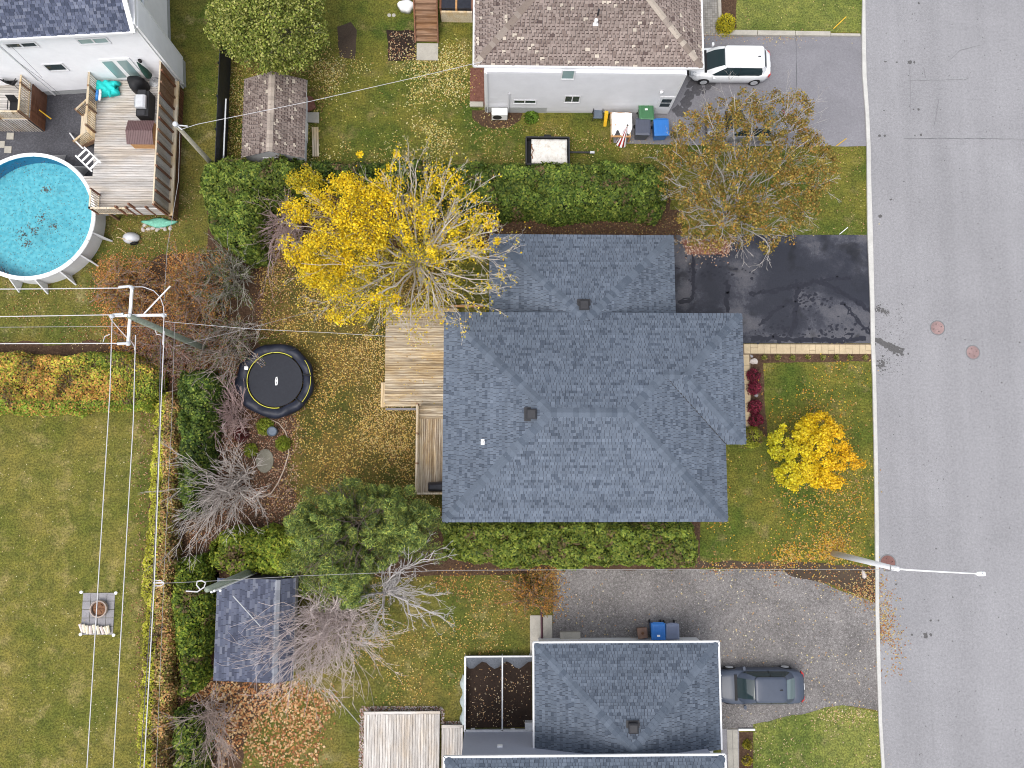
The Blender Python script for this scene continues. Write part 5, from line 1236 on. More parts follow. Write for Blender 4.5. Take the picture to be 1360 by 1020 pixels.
litter('fallen_leaves', [([(490, 280), (905, 280), (905, 325), (490, 325)], 1)], 4200, [(0.30, 0.20, 0.08), (0.20, 0.10, 0.045), (0.42, 0.32, 0.13), (0.13, 0.06, 0.03), (0.10, 0.09, 0.03)], 'brown leaves between the long hedge and the garage', (.035, .07), .3, w=[3, 4, 1.6, 4, 4])
litter('fallen_leaves', [([(440, 760), (705, 760), (705, 868), (615, 868), (600, 940), (440, 940)], 1)], 1900, LY[:3] + [(0.45, 0.24, 0.08)], 'sparse yellow leaves on the lawn of the bottom house', (.035, .08), .9, .5)
litter('fallen_leaves', [([(580, 755), (740, 755), (740, 812), (640, 800), (580, 775)], 1)], 1900, [(0.48, 0.26, 0.06), (0.36, 0.17, 0.06), (0.22, 0.12, 0.05), (0.52, 0.36, 0.12)], 'orange leaves around the small orange shrub', (.04, .09), .6)
litter('fallen_leaves', [([(740, 760), (1060, 760), (1160, 810), (1165, 940), (960, 960), (960, 850), (740, 850)], 1)], 420, [(0.56, 0.46, 0.22), (0.45, 0.27, 0.13), (0.7, 0.62, 0.45)], 'a few pale leaves on the gravel drive', (.03, .085), .6)
litter('fallen_leaves', [([(1000, 960), (1170, 944), (1172, 1060), (1000, 1060)], .6), ([(1075, 945), (1165, 940), (1166, 955), (1080, 958)], .4)], 620, [(0.62, 0.5, 0.22), (0.50, 0.33, 0.18), (0.55, 0.42, 0.28)], 'thin pale leaves on the bottom right lawn', (.03, .075), .5)
litter('fallen_leaves', [([(1060, 196), (1153, 196), (1154, 310), (1060, 310)], .5), ([(985, -30), (1145, -30), (1146, 42), (985, 42)], .2), ([(935, 47), (1060, 47), (1060, 51), (935, 51)], .5)], 420, [(0.62, 0.5, 0.22), (0.45, 0.24, 0.13)], 'a few tan leaves on the lawns beside the top driveway', (.03, .07), .4)
litter('fallen_leaves', [([(640, 150), (900, 192), (900, 215), (500, 215), (620, 160)], 1)], 1100, [(0.62, 0.55, 0.25), (0.48, 0.3, 0.12), (0.40, 0.24, 0.1)], 'yellow leaves between the grey wall and the long hedge', (.03, .075), .7)
litter('fallen_leaves', [([(140, 290), (262, 230), (262, 340), (140, 380)], .6), ([(0, 375), (140, 375), (150, 460), (0, 460)], .4)], 1500, [(0.40, 0.26, 0.12), (0.50, 0.4, 0.2), (0.30, 0.12, 0.05)], 'brown leaves on the worn grass beside the pool', (.03, .07), .6)
litter('fallen_leaves', [([(183, 540), (234, 540), (225, 1060), (178, 1060)], .5), ([(232, 690), (290, 690), (285, 960), (230, 960)], .5)], 3200, LR + [(0.5, 0.30, 0.14)], 'rust leaves along the foot of the narrow hedge', (.04, .09), .3)
litter('fallen_leaves', [([(-30, 550), (182, 550), (182, 1030), (-30, 1030)], 1)], 380, [(0.62, 0.58, 0.35), (0.5, 0.4, 0.25)], 'a few pale leaves on the left lawn', (.025, .06), .3)
litter('fallen_leaves', [([(905, 318), (972, 318), (968, 338), (912, 338)], 1)], 700, [(0.62, 0.5, 0.4), (0.48, 0.3, 0.2), (0.35, 0.2, 0.12)], 'pinkish leaves at the foot of the brown tree', (.04, .09), 0)

litter('fallen_leaves', [([(512, 425), (586, 425), (586, 538), (512, 538)], 1)], 90, [(0.62, 0.45, 0.15), (0.45, 0.28, 0.1)], 'a few leaves on the boards of the middle deck', (.04, .08), .3, z=.61, soft=0)
litter('fallen_leaves', [([(545, 425), (592, 425), (592, 700), (556, 700), (500, 560)], .5), ([(470, 450), (512, 440), (512, 540), (550, 545), (550, 600), (480, 600)], .5)], 3000, [(0.60, 0.42, 0.16), (0.50, 0.33, 0.12), (0.66, 0.52, 0.24)], 'warm yellow leaves drifted against the wooden decks', (.035, .075), .5, .6)

# ------------------------------------------------------------------ decks
random.seed(21)
def boards(parent, name, mat, x0, y0, x1, y1, z, along, w=0.14, gap=0.018, clip=None, th=.035):
    """deck boards, each an object"""
    p = y0 if along == 'x' else x0; e = y1 if along == 'x' else x1
    while p + w * .5 < e:
        q = min(p + w, e); dzv = random.uniform(-.003, .003)
        if along == 'x':
            a, b = (x0, x1) if clip is None else clip((p + q) / 2)
            piece(name, M[mat], a + random.uniform(-.006, .006), p + gap / 2, z - th + dzv, b, q - gap / 2, z + dzv, parent)
        else: piece(name, M[mat], p + gap / 2, y0, z - th + dzv, q - gap / 2, y1 + random.uniform(-.006, .006), z + dzv, parent)
        p += w
def joists(parent, x0, y0, x1, y1, z, mat='wood_brown'):
    mb = MB(); mb.box(x0 + .04, y0 + .04, z - .25, x1 - .04, y1 - .04, z - .06)
    link('deck_frame', (mb, M[mat]), parent)
def posts(parent, lst, w, z0, z1, mat, name='post'):
    for x, y in lst: piece(name, M[mat], x - w / 2, y - w / 2, z0, x + w / 2, y + w / 2, z1, parent)
def railing(parent, a, b, z0, h, mat, gap=.11, post_every=1.6, bal=.035, cap=.09, capmat=None, postmat=None):
    a = Vector((a[0], a[1], z0)); b = Vector((b[0], b[1], z0)); L_ = (b - a).length; d = (b - a).normalized(); n = max(1, round(L_ / post_every))
    for k in range(n + 1):
        p = a + d * (L_ * k / n); link('post', (MB().bar(p, p + Vector((0, 0, h + .05)), .09, .09, up=d), M[postmat or mat]), parent)
    link('handrail', (MB().bar(a + Vector((0, 0, h)), b + Vector((0, 0, h)), cap, .04), M[capmat or mat]), parent)
    link('bottom_rail', (MB().bar(a + Vector((0, 0, .08)), b + Vector((0, 0, .08)), .04, .06), M[mat]), parent)
    m = int(L_ / gap)
    for k in range(1, m):
        p = a + d * (L_ * k / m); o = bpy.data.objects.new('baluster', unit_cube(M[mat])); COL.link(o)
        o.location = p + Vector((0, 0, .08 + (h - .1) / 2)); o.scale = (bal, bal, h - .1); o.parent = parent; o.matrix_parent_inverse = Matrix.Translation(parent.location).inverted()
dx0, dy0, dx1, dy1 = RECT(511.5, 416, 589, 540, .6); dx1 = ax0 + .44; dy1 = max(dy1, P(600, 408, .6).y)
deck = thing('deck', ((dx0 + dx1) / 2, (dy0 + dy1) / 2, 0), 'weathered wooden deck with lengthwise boards behind the middle house, under the yellow tree', 'deck')
boards(deck, 'board', 'deck_x', dx0, dy0, dx1, dy1, .6, 'x', .142); joists(deck, dx0, dy0, dx1, dy1, .6)
posts(deck, [(dx0 + .1, dy0 + .1), (dx0 + .1, dy1 - .1), (dx0 + .1, (dy0 + dy1) / 2)], .1, 0, .5, 'wood_brown')
sx0, sy0, sx1, sy1 = RECT(505.5, 508, 511, 541, .35)
boards(deck, 'step_board', 'wood_pale', sx0, sy0, dx0 - .01, sy1, .35, 'y', .13); 
link('step_frame', (MB().box(sx0 + .02, sy0 + .02, 0, dx0 - .02, sy1 - .02, .31), M['wood_brown']), deck)
link('edging_stones', (MB().box(dx0, dy0 - .16, 0, dx1 - .9, dy0 - .03, .08), M['slab']), deck)
link('edge_board', (MB().box(ax0 + .1, dy1 + .01, .5, P(641, 411, .6).x, dy1 + .12, .64), M['orange_wood']), deck)
ex0, ey0, ex1, ey1 = RECT(554.5, 538, 589, 655.5, 1.1); ex1 = ax0 + .44
deck2 = thing('raised_deck', ((ex0 + ex1) / 2, (ey0 + ey1) / 2, 0), 'narrow raised side deck with a railing along the west wall of the middle house', 'deck')
ymid = P(570, 556, 1.1).y
boards(deck2, 'board', 'deck_x', ex0, ymid, ex1, ey1, 1.1, 'x', .142); boards(deck2, 'board', 'deck_y', ex0 + .3, ey0, ex1, ymid, 1.1, 'y', .118); boards(deck2, 'board', 'wood_pale', ex0, ey0, ex0 + .3, ymid, 1.1, 'y', .1)
joists(deck2, ex0, ey0, ex1, ey1, 1.1); posts(deck2, [(ex0 + .08, ey0 + .08), (ex0 + .08, ey1 - .1), (ex0 + .08, (ey0 + ey1) / 2)], .1, 0, .9, 'wood_brown')
railing(deck2, (ex0 + .03, ey0 + .03), (ex0 + .03, ey1), 1.1, .9, 'wood_pale', .13, 1.7, postmat='wood_brown'); railing(deck2, (ex0, ey0 + .03), (ex1, ey0 + .03), 1.1, .9, 'wood_pale', .13, 1.6, .035, .10)
gx, gy, gx2, gy2 = RECT(567, 639.5, 589, 653, 1.9)
single('covered_grill', (MB().loft([[(gx, gy, 1.12), (ex1 - .05, gy, 1.12), (ex1 - .05, gy2 + .05, 1.12), (gx, gy2 - .05, 1.12)], [(gx + .05, gy + .04, 1.75), (ex1 - .1, gy + .04, 1.75), (ex1 - .1, gy2, 1.75), (gx + .05, gy2 - .1, 1.75)], [(gx + .12, gy + .12, 1.92), (ex1 - .15, gy + .12, 1.92), (ex1 - .15, gy2 - .12, 1.92), (gx + .12, gy2 - .18, 1.92)]]), M['black_vinyl']), 'grill under a dark cover at the south end of the narrow raised deck', 'grill', bevel=.03)
# bottom house deck
qx0, qy0, qx1, qy1 = RECT(482.5, 945, 584, 1075, .5); rx0, ry0, rx1, ry1 = RECT(586, 963, 614.5, 1075, .42)
deck3 = thing('deck', ((qx0 + qx1) / 2, qy1 - 2, 0), 'pale grey wooden deck at the bottom edge, gravel strip around it', 'deck')
boards(deck3, 'board', 'deck_grey', qx0, qy0, qx1, qy1 - .15, .5, 'y', .142); piece('border_board', M['deck_greyx'], qx0, qy1 - .14, .46, qx1, qy1, .505, deck3)
boards(deck3, 'board', 'deck_grey', rx0, ry0, rx1, ry1 - .15, .42, 'y', .142); piece('border_board', M['deck_greyx'], rx0, ry1 - .14, .38, rx1, ry1, .425, deck3)
joists(deck3, qx0, qy0, qx1, qy1, .5, 'slab'); joists(deck3, rx0, ry0, rx1, ry1, .42, 'slab')
def pebbles(name, label, pxpoly, n, cols, size, z=.015):
    pts = sample(wpoly(pxpoly), n); V = []; Q = []; base = np.array([(1, 0, 0), (0, 1, 0), (-1, 0, 0), (0, -1, 0), (0, 0, 1)]); f = np.array([(0, 1, 4, 4), (1, 2, 4, 4), (2, 3, 4, 4), (3, 0, 4, 4)])
    s = rng.uniform(*size, (n, 1, 1)); a = rng.uniform(0, 6.28, n); ca, sa_ = np.cos(a), np.sin(a)
    B = base[None] * s * rng.uniform(.7, 1.3, (n, 5, 1)); X = B[:, :, 0] * ca[:, None] - B[:, :, 1] * sa_[:, None]; Y = B[:, :, 0] * sa_[:, None] + B[:, :, 1] * ca[:, None]
    V = np.stack([X + pts[:, 0:1], Y + pts[:, 1:2], B[:, :, 2] * .8 + z], 2).reshape(-1, 3)
    tri = (np.arange(n)[:, None, None] * 5 + f[None, :, :3]).reshape(-1, 3)
    return setp(link(name, npmesh(name, V, tri, np.repeat(palette(n, cols, .2), 4, 0), M['bark'])), label, 'stones', kind='stuff')
PB = [(0.42, 0.30, 0.26), (0.55, 0.50, 0.46), (0.26, 0.13, 0.10), (0.35, 0.32, 0.30), (0.14, 0.10, 0.09)]
pebbles('pebbles', 'red and grey pebbles edging the bottom deck', [(478, 938), (584, 938), (590, 942), (590, 958), (616, 958), (616, 964), (586, 964), (586, 946), (484, 946), (484, 1060), (476, 1060)], 1900, PB, (.02, .045))
pebbles('pebbles', 'grey crushed stones scattered over the gravel driveway', [(733, 757), (1040, 757), (1085, 772), (1168, 805), (1170, 940), (1078, 944), (1003, 966), (950, 968), (950, 860), (733, 860)], 14000, [(0.26, 0.245, 0.235), (0.14, 0.13, 0.125), (0.36, 0.34, 0.33), (0.08, 0.075, 0.07)], (.010, .024), .012)

# ------------------------------------------------------------------ pool and its deck
ZP = 1.3; pc = P(38.5, 286.5, ZP); PR = 3.58
pool = thing('swimming_pool', (pc.x, pc.y, 0), 'round above-ground pool with turquoise water and floating dead leaves', 'pool')
def ring(r, z, n=64): return [(pc.x + r * math.cos(2 * math.pi * i / n), pc.y + r * math.sin(2 * math.pi * i / n), z) for i in range(n)]
link('pool_wall', (MB().loft([ring(PR - .05, 0), ring(PR - .05, ZP - .03)], False), M['white']), pool)
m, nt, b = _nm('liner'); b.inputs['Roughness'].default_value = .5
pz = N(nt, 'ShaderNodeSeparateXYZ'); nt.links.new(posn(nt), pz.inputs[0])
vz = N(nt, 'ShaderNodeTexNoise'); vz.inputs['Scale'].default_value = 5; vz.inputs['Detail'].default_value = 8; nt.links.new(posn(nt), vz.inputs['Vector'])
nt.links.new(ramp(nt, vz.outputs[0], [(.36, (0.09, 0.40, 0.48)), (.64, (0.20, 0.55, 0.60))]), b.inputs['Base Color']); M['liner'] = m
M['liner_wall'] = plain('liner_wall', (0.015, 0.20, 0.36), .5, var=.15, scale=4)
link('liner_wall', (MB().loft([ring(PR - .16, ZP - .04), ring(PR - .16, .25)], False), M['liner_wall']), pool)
link('liner_floor', (MB().add(ring(PR - .16, .25), [tuple(range(64))]) or MB(), M['liner'])if False else (lambda mb: (mb.add(ring(PR - .16, .25), [tuple(range(64))]), (mb, M['liner']))[1])(MB()), pool)
m, nt, b = _nm('pool_water'); nt.nodes.remove(b); out = nt.nodes['Material Output']
tr = N(nt, 'ShaderNodeBsdfTransparent'); tr.inputs[0].default_value = (0.82, 0.97, 1, 1); gl = N(nt, 'ShaderNodeBsdfGlossy'); gl.inputs['Roughness'].default_value = .03
fr = N(nt, 'ShaderNodeFresnel'); fr.inputs[0].default_value = 1.33; mx = N(nt, 'ShaderNodeMixShader'); bp = N(nt, 'ShaderNodeBump'); bp.inputs['Strength'].default_value = .15
nt.links.new(noise(nt, 3, 4, .6, posn(nt)), bp.inputs['Height']); nt.links.new(bp.outputs[0], gl.inputs['Normal']); nt.links.new(fr.outputs[0], mx.inputs[0]); nt.links.new(tr.outputs[0], mx.inputs[1]); nt.links.new(gl.outputs[0], mx.inputs[2]); nt.links.new(mx.outputs[0], out.inputs[0]); M['water'] = m
mb = MB(); mb.add(ring(PR - .17, ZP - .17), [tuple(range(64))]); link('water', (mb, M['water']), pool)
NS = 16
for k in range(NS):
    a0, a1 = 2 * math.pi * (k + .01) / NS, 2 * math.pi * (k + .99) / NS; mb = MB(); rr = []
    for j in range(5):
        a = a0 + (a1 - a0) * j / 4; c_, s_ = math.cos(a), math.sin(a)
        rr.append([(pc.x + r * c_, pc.y + r * s_, z) for r, z in ((PR - .19, ZP - .05), (PR - .19, ZP), (PR + .0, ZP + .01), (PR + .03, ZP - .04))])
    mb.loft(rr); link('top_ledge', (mb, M['white_bright']), pool)
    a = 2 * math.pi * (k + .35) / NS; c_, s_ = math.cos(a), math.sin(a); p_ = lambda r, z, o=0: (pc.x + r * c_ - o * s_, pc.y + r * s_ + o * c_, z)
    mb = MB(); mb.add([p_(PR - .04, 0, -.04), p_(PR + .55, 0, -.04), p_(PR, ZP - .06, -.04), p_(PR - .04, ZP - .06, -.04), p_(PR - .04, 0, .04), p_(PR + .55, 0, .04), p_(PR, ZP - .06, .04), p_(PR - .04, ZP - .06, .04)],
                      [(0, 1, 2, 3), (7, 6, 5, 4), (1, 5, 6, 2), (0, 4, 5, 1)]); link('buttress', (mb, M['white']), pool)
n = 2300; a = rng.uniform(0, 6.283, n); r = (PR - .35) * np.sqrt(rng.random(n)); cx_ = pc.x + r * np.cos(a); cy_ = pc.y + r * np.sin(a)
nc_ = 260; cc = [(P(55, 291, 1.1), .17), (P(44, 305, 1.1), .16), (P(31, 312, 1.1), .16), (P(72, 301, 1.1), .12), (P(62, 252, 1.1), .12), (P(5, 362, 1.1), .16), (P(36, 325, 1.1), .10)]
for j in range(nc_): q, s_ = cc[j % len(cc)]; cx_[j] = q.x + rng.normal() * s_ * 1.2; cy_[j] = q.y + rng.normal() * s_
V, Q, C_ = leaves(np.column_stack([cx_, cy_, np.full(n, ZP - .165)]), np.tile([0, 0, 1.0], (n, 1)) + rng.normal(size=(n, 3)) * .05, np.where(np.arange(n) < nc_, rng.uniform(.03, .09, n), rng.uniform(.015, .05, n)), palette(n, [(0.03, 0.04, 0.05), (0.08, 0.06, 0.05), (0.16, 0.10, 0.06)], .2), 1.3, 0)
setp(link('floating_leaves', npmesh('floating_leaves', V, Q, C_, M['leaf'])), 'dead leaves floating on the round pool', 'leaves', kind='stuff')
ZD = 1.35
x_w = P(128.5, 140, ZD).x; x_e = P(226, 190, ZD).x; y_n = P(170, 106, ZD).y; y_s = P(170, 284, ZD).y; x_sw = P(124, 284, ZD).x
pdk = thing('pool_deck', ((x_w + x_e) / 2, (y_n + y_s) / 2, 0), 'grey weathered deck beside the round pool, with a tall fence on one side', 'deck')
def clip(y):
    x = x_w
    d = y - pc.y
    if abs(d) < PR: x = pc.x + math.sqrt(PR * PR - d * d) + .02
    if y > pc.y + 2.2: x = max(x_w, x) if abs(d) < PR else x_w
    return (max(x, P(106, 230, ZD).x), x_e)
boards(pdk, 'board', 'deck_greyx', x_w, y_s, x_e, y_n, ZD, 'x', .142, clip=clip)
link('deck_frame', (MB().box(x_w + .2, y_s + 3.6, ZD - .25, x_e - .05, y_n - .05, ZD - .06), M['wood_brown']), pdk)
link('deck_frame', (MB().box(P(140, 284, ZD).x, y_s + .1, ZD - .25, x_e - .05, y_s + 3.6, ZD - .06), M['wood_brown']), pdk)
posts(pdk, [(x_e - .1, y_s + .1), (x_e - .1, y_n - .3), (x_e - .1, (y_s + y_n) / 2), (P(142, 284, ZD).x, y_s + .1), (x_w + .2, y_n - .3), (x_w + .3, y_s + 4.5)], .12, 0, ZD - .06, 'wood_brown')
fn = thing('privacy_fence', (x_e, (y_n + y_s) / 2, 0), 'tall wooden privacy fence with dark posts along the east side of the pool deck', 'fence')
fz0, fz1 = ZD - .1, ZD + 1.75; yy = y_s; kk_ = 0
while yy < y_n + .4:
    q = min(yy + .14, y_n + .45); piece('board', M['deck_greyx' if kk_ < 43 else 'wood_brown'], x_e + .02, yy, fz0, x_e + .05, q - .006, fz1 - random.uniform(0, .01), fn); yy += .14; kk_ += 1
ys = np.linspace(y_s + .05, y_n + .35, 13)
for k, y_ in enumerate(ys): piece('post', M['wood_red' if k % 2 else 'wood_brown'], x_e + .052, y_ - .05, fz0, x_e + .15, y_ + .05, fz1 + (.04 if k % 3 else .1), fn)
link('cap_rail', (MB().box(x_e - .03, y_s, fz1 + .0, x_e + .05, y_n + .4, fz1 + .04), M['wood_pale']), fn)
link('base_rail', (MB().box(x_e + .05, y_s - .02, ZD - .22, x_e + .28, y_n - .0, ZD - .08), M['wood_pale']), fn)
yy = y_s + .1
while yy < y_n: piece('skirt_slat', M['wood_red'], x_e + .06, yy, 0.02, x_e + .09, yy + .10, ZD - .23, fn); yy += .15
# south side: tall posts, then balusters over the pool
xa = x_e; xb = P(131, 286, ZD).x
for k, (u, h) in enumerate(((0, 1.75), (.12, 1.3), (.26, 1.75), (.34, 1.2), (.44, 1.3))):
    x_ = xa + (xb - xa) * u * 1.35; link('post', (MB().bar((x_, y_s - .02, ZD - .1), (x_, y_s - .02, ZD + h), .1, .1), M['wood_red']), pdk)
xm = xa + (xb - xa) * .45
yk = ZD + .02
for k in range(7): piece('fence_board', M['deck_greyx'], xm, y_s - .05, yk + k * .145, xa - .02, y_s - .02, yk + k * .145 + .135, pdk)
railing(pdk, (xb, y_s - .02), (xm, y_s - .02), ZD, 1.0, 'wood_pale', .12, 1.4, postmat='wood_red'); railing(pdk, (xb, y_s + 1.05), (xb, y_s), ZD, 1.0, 'wood_pale', .12, 1.2, postmat='wood_red')
railing(pdk, (x_w, P(128, 176, ZD).y), (x_w, y_n + .25), ZD, 1.0, 'wood_pale', .12, 1.3, postmat='wood_brown', cap=.12)
# stairs down to the gravel, towards the house side
sy_a = P(128, 158, ZD).y; sy_b = P(128, 142, ZD).y
stair = thing('wooden_stairs', (x_w - .6, sy_a, 0), 'short wooden stairs with slatted rails going from the pool deck to the dark gravel', 'stairs')
for k in range(5):
    zt = ZD - .22 * (k + 1); piece('tread', M['wood_pale'], x_w - .28 * (k + 1), sy_a - 1.1, zt - .04, x_w - .28 * k + .01, sy_b, zt, stair)
for y_ in (sy_a - 1.12, sy_b + .03):
    a_ = Vector((x_w, y_, ZD + .95)); b_2 = Vector((x_w - 1.35, y_, .95)); obar('handrail', M['wood_pale'], a_, b_2, .12, .05, stair); obar('stringer', M['wood_brown'], Vector((x_w, y_, ZD - .25)), Vector((x_w - 1.4, y_, .08)), .05, .25, stair)
    for k in range(10):
        t_ = (k + .5) / 10; p_1 = a_.lerp(b_2, t_); obar('baluster', M['wood_pale'], p_1 - Vector((0, 0, .9)), p_1 - Vector((0, 0, .02)), .035, .035, stair)
    piece('post', M['wood_brown'], b_2.x - .05, y_ - .05, 0, b_2.x + .05, y_ + .05, 1.0, stair)
# ladder
def ladder(name, label, a, b, w, mat, n=4, r=.03, group=None, side=None):
    a = Vector(a); b = Vector(b); d = (b - a).normalized(); s = side or d.cross(Vector((0, 0, 1))).normalized(); s = Vector(s) * (w / 2)
    t_ = thing(name, (a.x, a.y, min(a.z, b.z)), label, 'ladder', group)
    for q in (-1, 1): link('rail', (MB().bar(a + s * q, b + s * q, r * 2, r * 1.2), M[mat]), t_)
    for k in range(n): p = a.lerp(b, (k + .5) / n); link('rung', (MB().bar(p - s, p + s, r * 2.6, r), M[mat]), t_)
    return t_
ladder('pool_ladder', 'white plastic pool ladder flipped up over the pool rim onto the deck', P(106, 201, 1.5), P(128, 222, 1.9), .66, 'white_bright', 4, .04)
single('ladder_rail', (MB().tube([P(93, 177, .1), P(101, 188, 1.0), P(110, 197, 1.7)], .045, 6), M['white_bright']), 'loose white rail standing beside the stair foot, next to the pool', 'rail')
# things on the pool deck
c_ = P(182, 112, 1.9)
mb = MB(); pr = [(0.40, 0), (.44, .3), (.42, .75), (.33, .98), (.12, 1.06), (0.02, 1.07)]
rg = []
for r_, z_0 in pr: rg.append([(c_.x + r_ * math.cos(t) * (1.1 + .18 * math.sin(3 * t + .6)), c_.y + r_ * math.sin(t) * (.95 + .12 * math.sin(3 * t)), ZD + z_0) for t in [2 * math.pi * i / 20 for i in range(20)]])
mb.loft(rg); single('covered_barbecue', (mb, M['black']), 'barbecue under a rounded black cover at the patio door', 'barbecue', smooth=True)
gr_ = P(190, 138, 2.0); t_ = thing('grill', (gr_.x, gr_.y, ZD), 'gas grill with a silver lid against the privacy fence', 'grill')
link('cabinet', (MB().box(gr_.x - .3, gr_.y - .75, ZD, gr_.x + .38, gr_.y + .7, ZD + .8), M['black']), t_, bevel=.02)
link('lid', (MB().loft([[(gr_.x + .28 * u, gr_.y + .36 * v, z) for u, v in ((-1, -1), (1, -1), (1, 1), (-1, 1))] if k < 3 else [(gr_.x + .16 * u, gr_.y + .34 * v, z) for u, v in ((-1, -1), (1, -1), (1, 1), (-1, 1))] for k, z in enumerate((ZD + .81, ZD + .9, ZD + 1.0, ZD + 1.08))]), M['galv']), t_, bevel=.02)
for q in (-.58, .58): link('side_shelf', (MB().box(gr_.x - .22, gr_.y + q - .14, ZD + .81, gr_.x + .2, gr_.y + q + .14, ZD + .85), M['dark_metal']), t_)
link('handle', (MB().bar((gr_.x - .33, gr_.y - .28, ZD + .95), (gr_.x - .33, gr_.y + .28, ZD + .95), .03, .03), M['grey_metal']), t_)
bx = P(186, 175, 2.2); t_ = thing('storage_shed', (bx.x, bx.y, ZD), 'small brown storage box with a ribbed gable roof on the pool deck', 'storage box')
hx, hy = .72, .68; link('body', (MB().box(bx.x - hx + .1, bx.y - hy + .08, ZD, bx.x + hx - .05, bx.y + hy - .05, ZD + .75), M['orange_wood']), t_)
M['brown_metal'] = plain('brown_metal', (0.13, 0.075, 0.075), .5, var=.1)
for s_ in (-1, 1):
    mb = MB(); n_ = 16; r0z, r1z = ZD + .76, ZD + 1.0
    for k in range(n_):
        xa_ = bx.x - hx + 2 * hx * k / n_; xb_ = xa_ + 2 * hx / n_ * .8
        mb.add([(xa_, bx.y + s_ * hy, r0z), (xb_, bx.y + s_ * hy, r0z), (xb_, bx.y, r1z), (xa_, bx.y, r1z), (xa_, bx.y + s_ * hy, r0z + .02), (xb_, bx.y + s_ * hy, r0z + .02), (xb_, bx.y, r1z + .02), (xa_, bx.y, r1z + .02)], [(4, 5, 6, 7), (0, 4, 7, 3), (1, 2, 6, 5), (0, 1, 5, 4)])
    mb.add([(bx.x - hx, bx.y + s_ * hy, r0z), (bx.x + hx, bx.y + s_ * hy, r0z), (bx.x + hx, bx.y, r1z), (bx.x - hx, bx.y, r1z)], [(0, 1, 2, 3)])
    setp(link('roof_panel', (mb, M['brown_metal']), t_), kind='stuff')
c_ = P(140, 114, 1.8); mb = MB(); nx, ny = 14, 8
vs = [(c_.x - .5 + 1.0 * i / nx + .03 * math.sin(j), c_.y - .28 + .58 * j / ny + .03 * math.sin(i * 1.3), ZD + .45 + .05 * math.sin(i * .9 + j) + (.04 if j % 3 == 0 else 0)) for j in range(ny + 1) for i in range(nx + 1)]
mb.add(vs, [(j * (nx + 1) + i, j * (nx + 1) + i + 1, (j + 1) * (nx + 1) + i + 1, (j + 1) * (nx + 1) + i) for j in range(ny) for i in range(nx)])
e_ = MB(); o = single('towel', (mb, M['turquoise']), 'bright turquoise towel draped by the patio door of the white house', 'towel', smooth=True); so = o.modifiers.new('thickness', 'SOLIDIFY'); so.thickness = .4; so.offset = -1
c_ = P(131, 127, 1.6); M['blue_toy'] = paint('blue_toy', (0.03, 0.22, 0.6), .4, 0, .1)
t_ = thing('pool_float', (c_.x, c_.y, ZD), 'blue and white inflatable ring leaning on the deck railing below the turquoise towel', 'pool toy')
for k, mt in enumerate(('blue_toy', 'white_bright')):
    pts = [(c_.x - .05 + .16 * k + .22 * math.cos(a) * .6, c_.y - .02 + .26 * math.sin(a), ZD + .35 + .22 * math.cos(a)) for a in [2 * math.pi * i / 18 for i in range(19)]]
    link('ring', (MB().tube(pts, .07, 8), M[mt]), t_, smooth=True)
c_ = P(191, 95, 2.2); M['dark_green'] = plain('dark_green', (0.02, 0.06, 0.045), .7)
t_ = thing('patio_umbrella', (c_.x + .2, c_.y - .15, ZD), 'folded dark green parasol beside the covered barbecue', 'parasol')
b0 = Vector((c_.x + .25, c_.y - .2, ZD)); link('pole', (MB().tube([b0, b0 + Vector((0, 0, 2.2))], .025, 8), M['grey_metal']), t_); link('canopy', (MB().lathe([(.10, .7), (.20, .8), (.17, 1.3), (.09, 1.9), (.02, 2.25)], b0, 14), M['dark_green']), t_, smooth=True); link('base', (MB().lathe([(.28, 0), (.28, .06), (.06, .1)], b0, 16), M['grey_metal']), t_)
# neighbour's deck on the far left
nx1 = P(41, 130, 1.5).x; ny0 = P(20, 159, 1.5).y; ny1 = P(20, 84, 1.5).y; nx0 = P(-70, 120, 1.5).x
nd_ = thing('raised_deck', ((nx0 + nx1) / 2, (ny0 + ny1) / 2, 0), 'raised grey deck at the left edge with brown skirting and two black chairs on it', 'deck')
boards(nd_, 'board', 'deck_greyx', nx0, ny0, nx1, ny1, 1.5, 'x', .142)
railing(nd_, (nx1 - .04, ny0 + .04), (nx1 - .04, ny1), 1.5, .95, 'wood_pale', .13, 1.5, postmat='wood_brown'); railing(nd_, (nx0, ny0 + .04), (nx1, ny0 + .04), 1.5, .95, 'wood_pale', .13, 1.5, postmat='wood_brown')
yy = ny0
while yy < ny1: piece('skirt_slat', M['wood_red'], nx1, yy, .02, nx1 + .03, yy + .135, 1.46, nd_); yy += .142
xx = nx1 - .1
while xx > nx0: piece('skirt_slat', M['deck_grey'], xx - .09, ny0 - .03, .02, xx, ny0 - .002, 1.46, nd_); xx -= .16
c_ = P(61, 153, .6); single('yellow_pole', (MB().tube([P(52, 146, .9), P(68, 158, .35)], .035, 6), M['yellow']), 'yellow pole leaning on the brown skirting of the left deck', 'pole')
def lawn_chair(label, c_, rz, z0, mat='black', group=None):
    t_ = thing('outdoor_chair', (c_.x, c_.y, z0), label, 'chair', group, rz)
    L_ = lambda nme, mb, m_: link(nme, (mb, M[m_]), t_, world_coords=False)
    L_('seat', MB().box(-.26, -.25, .40, .26, .25, .44), mat)
    L_('backrest', MB().loft([[(-.26, .24, .44), (.26, .24, .44), (.26, .28, .44), (-.26, .28, .44)], [(-.24, .40, .95), (.24, .40, .95), (.24, .43, .95), (-.24, .43, .95)]]), mat)
    for x_ in (-.27, .27):
        for y_ in (-.22, .24): L_('leg', MB().bar((x_, y_, 0), (x_, y_ * .9, .42), .03, .03), 'dark_metal')
        L_('armrest', MB().bar((x_, -.24, .62), (x_, .32, .62), .04, .03), 'dark_metal')
    return t_
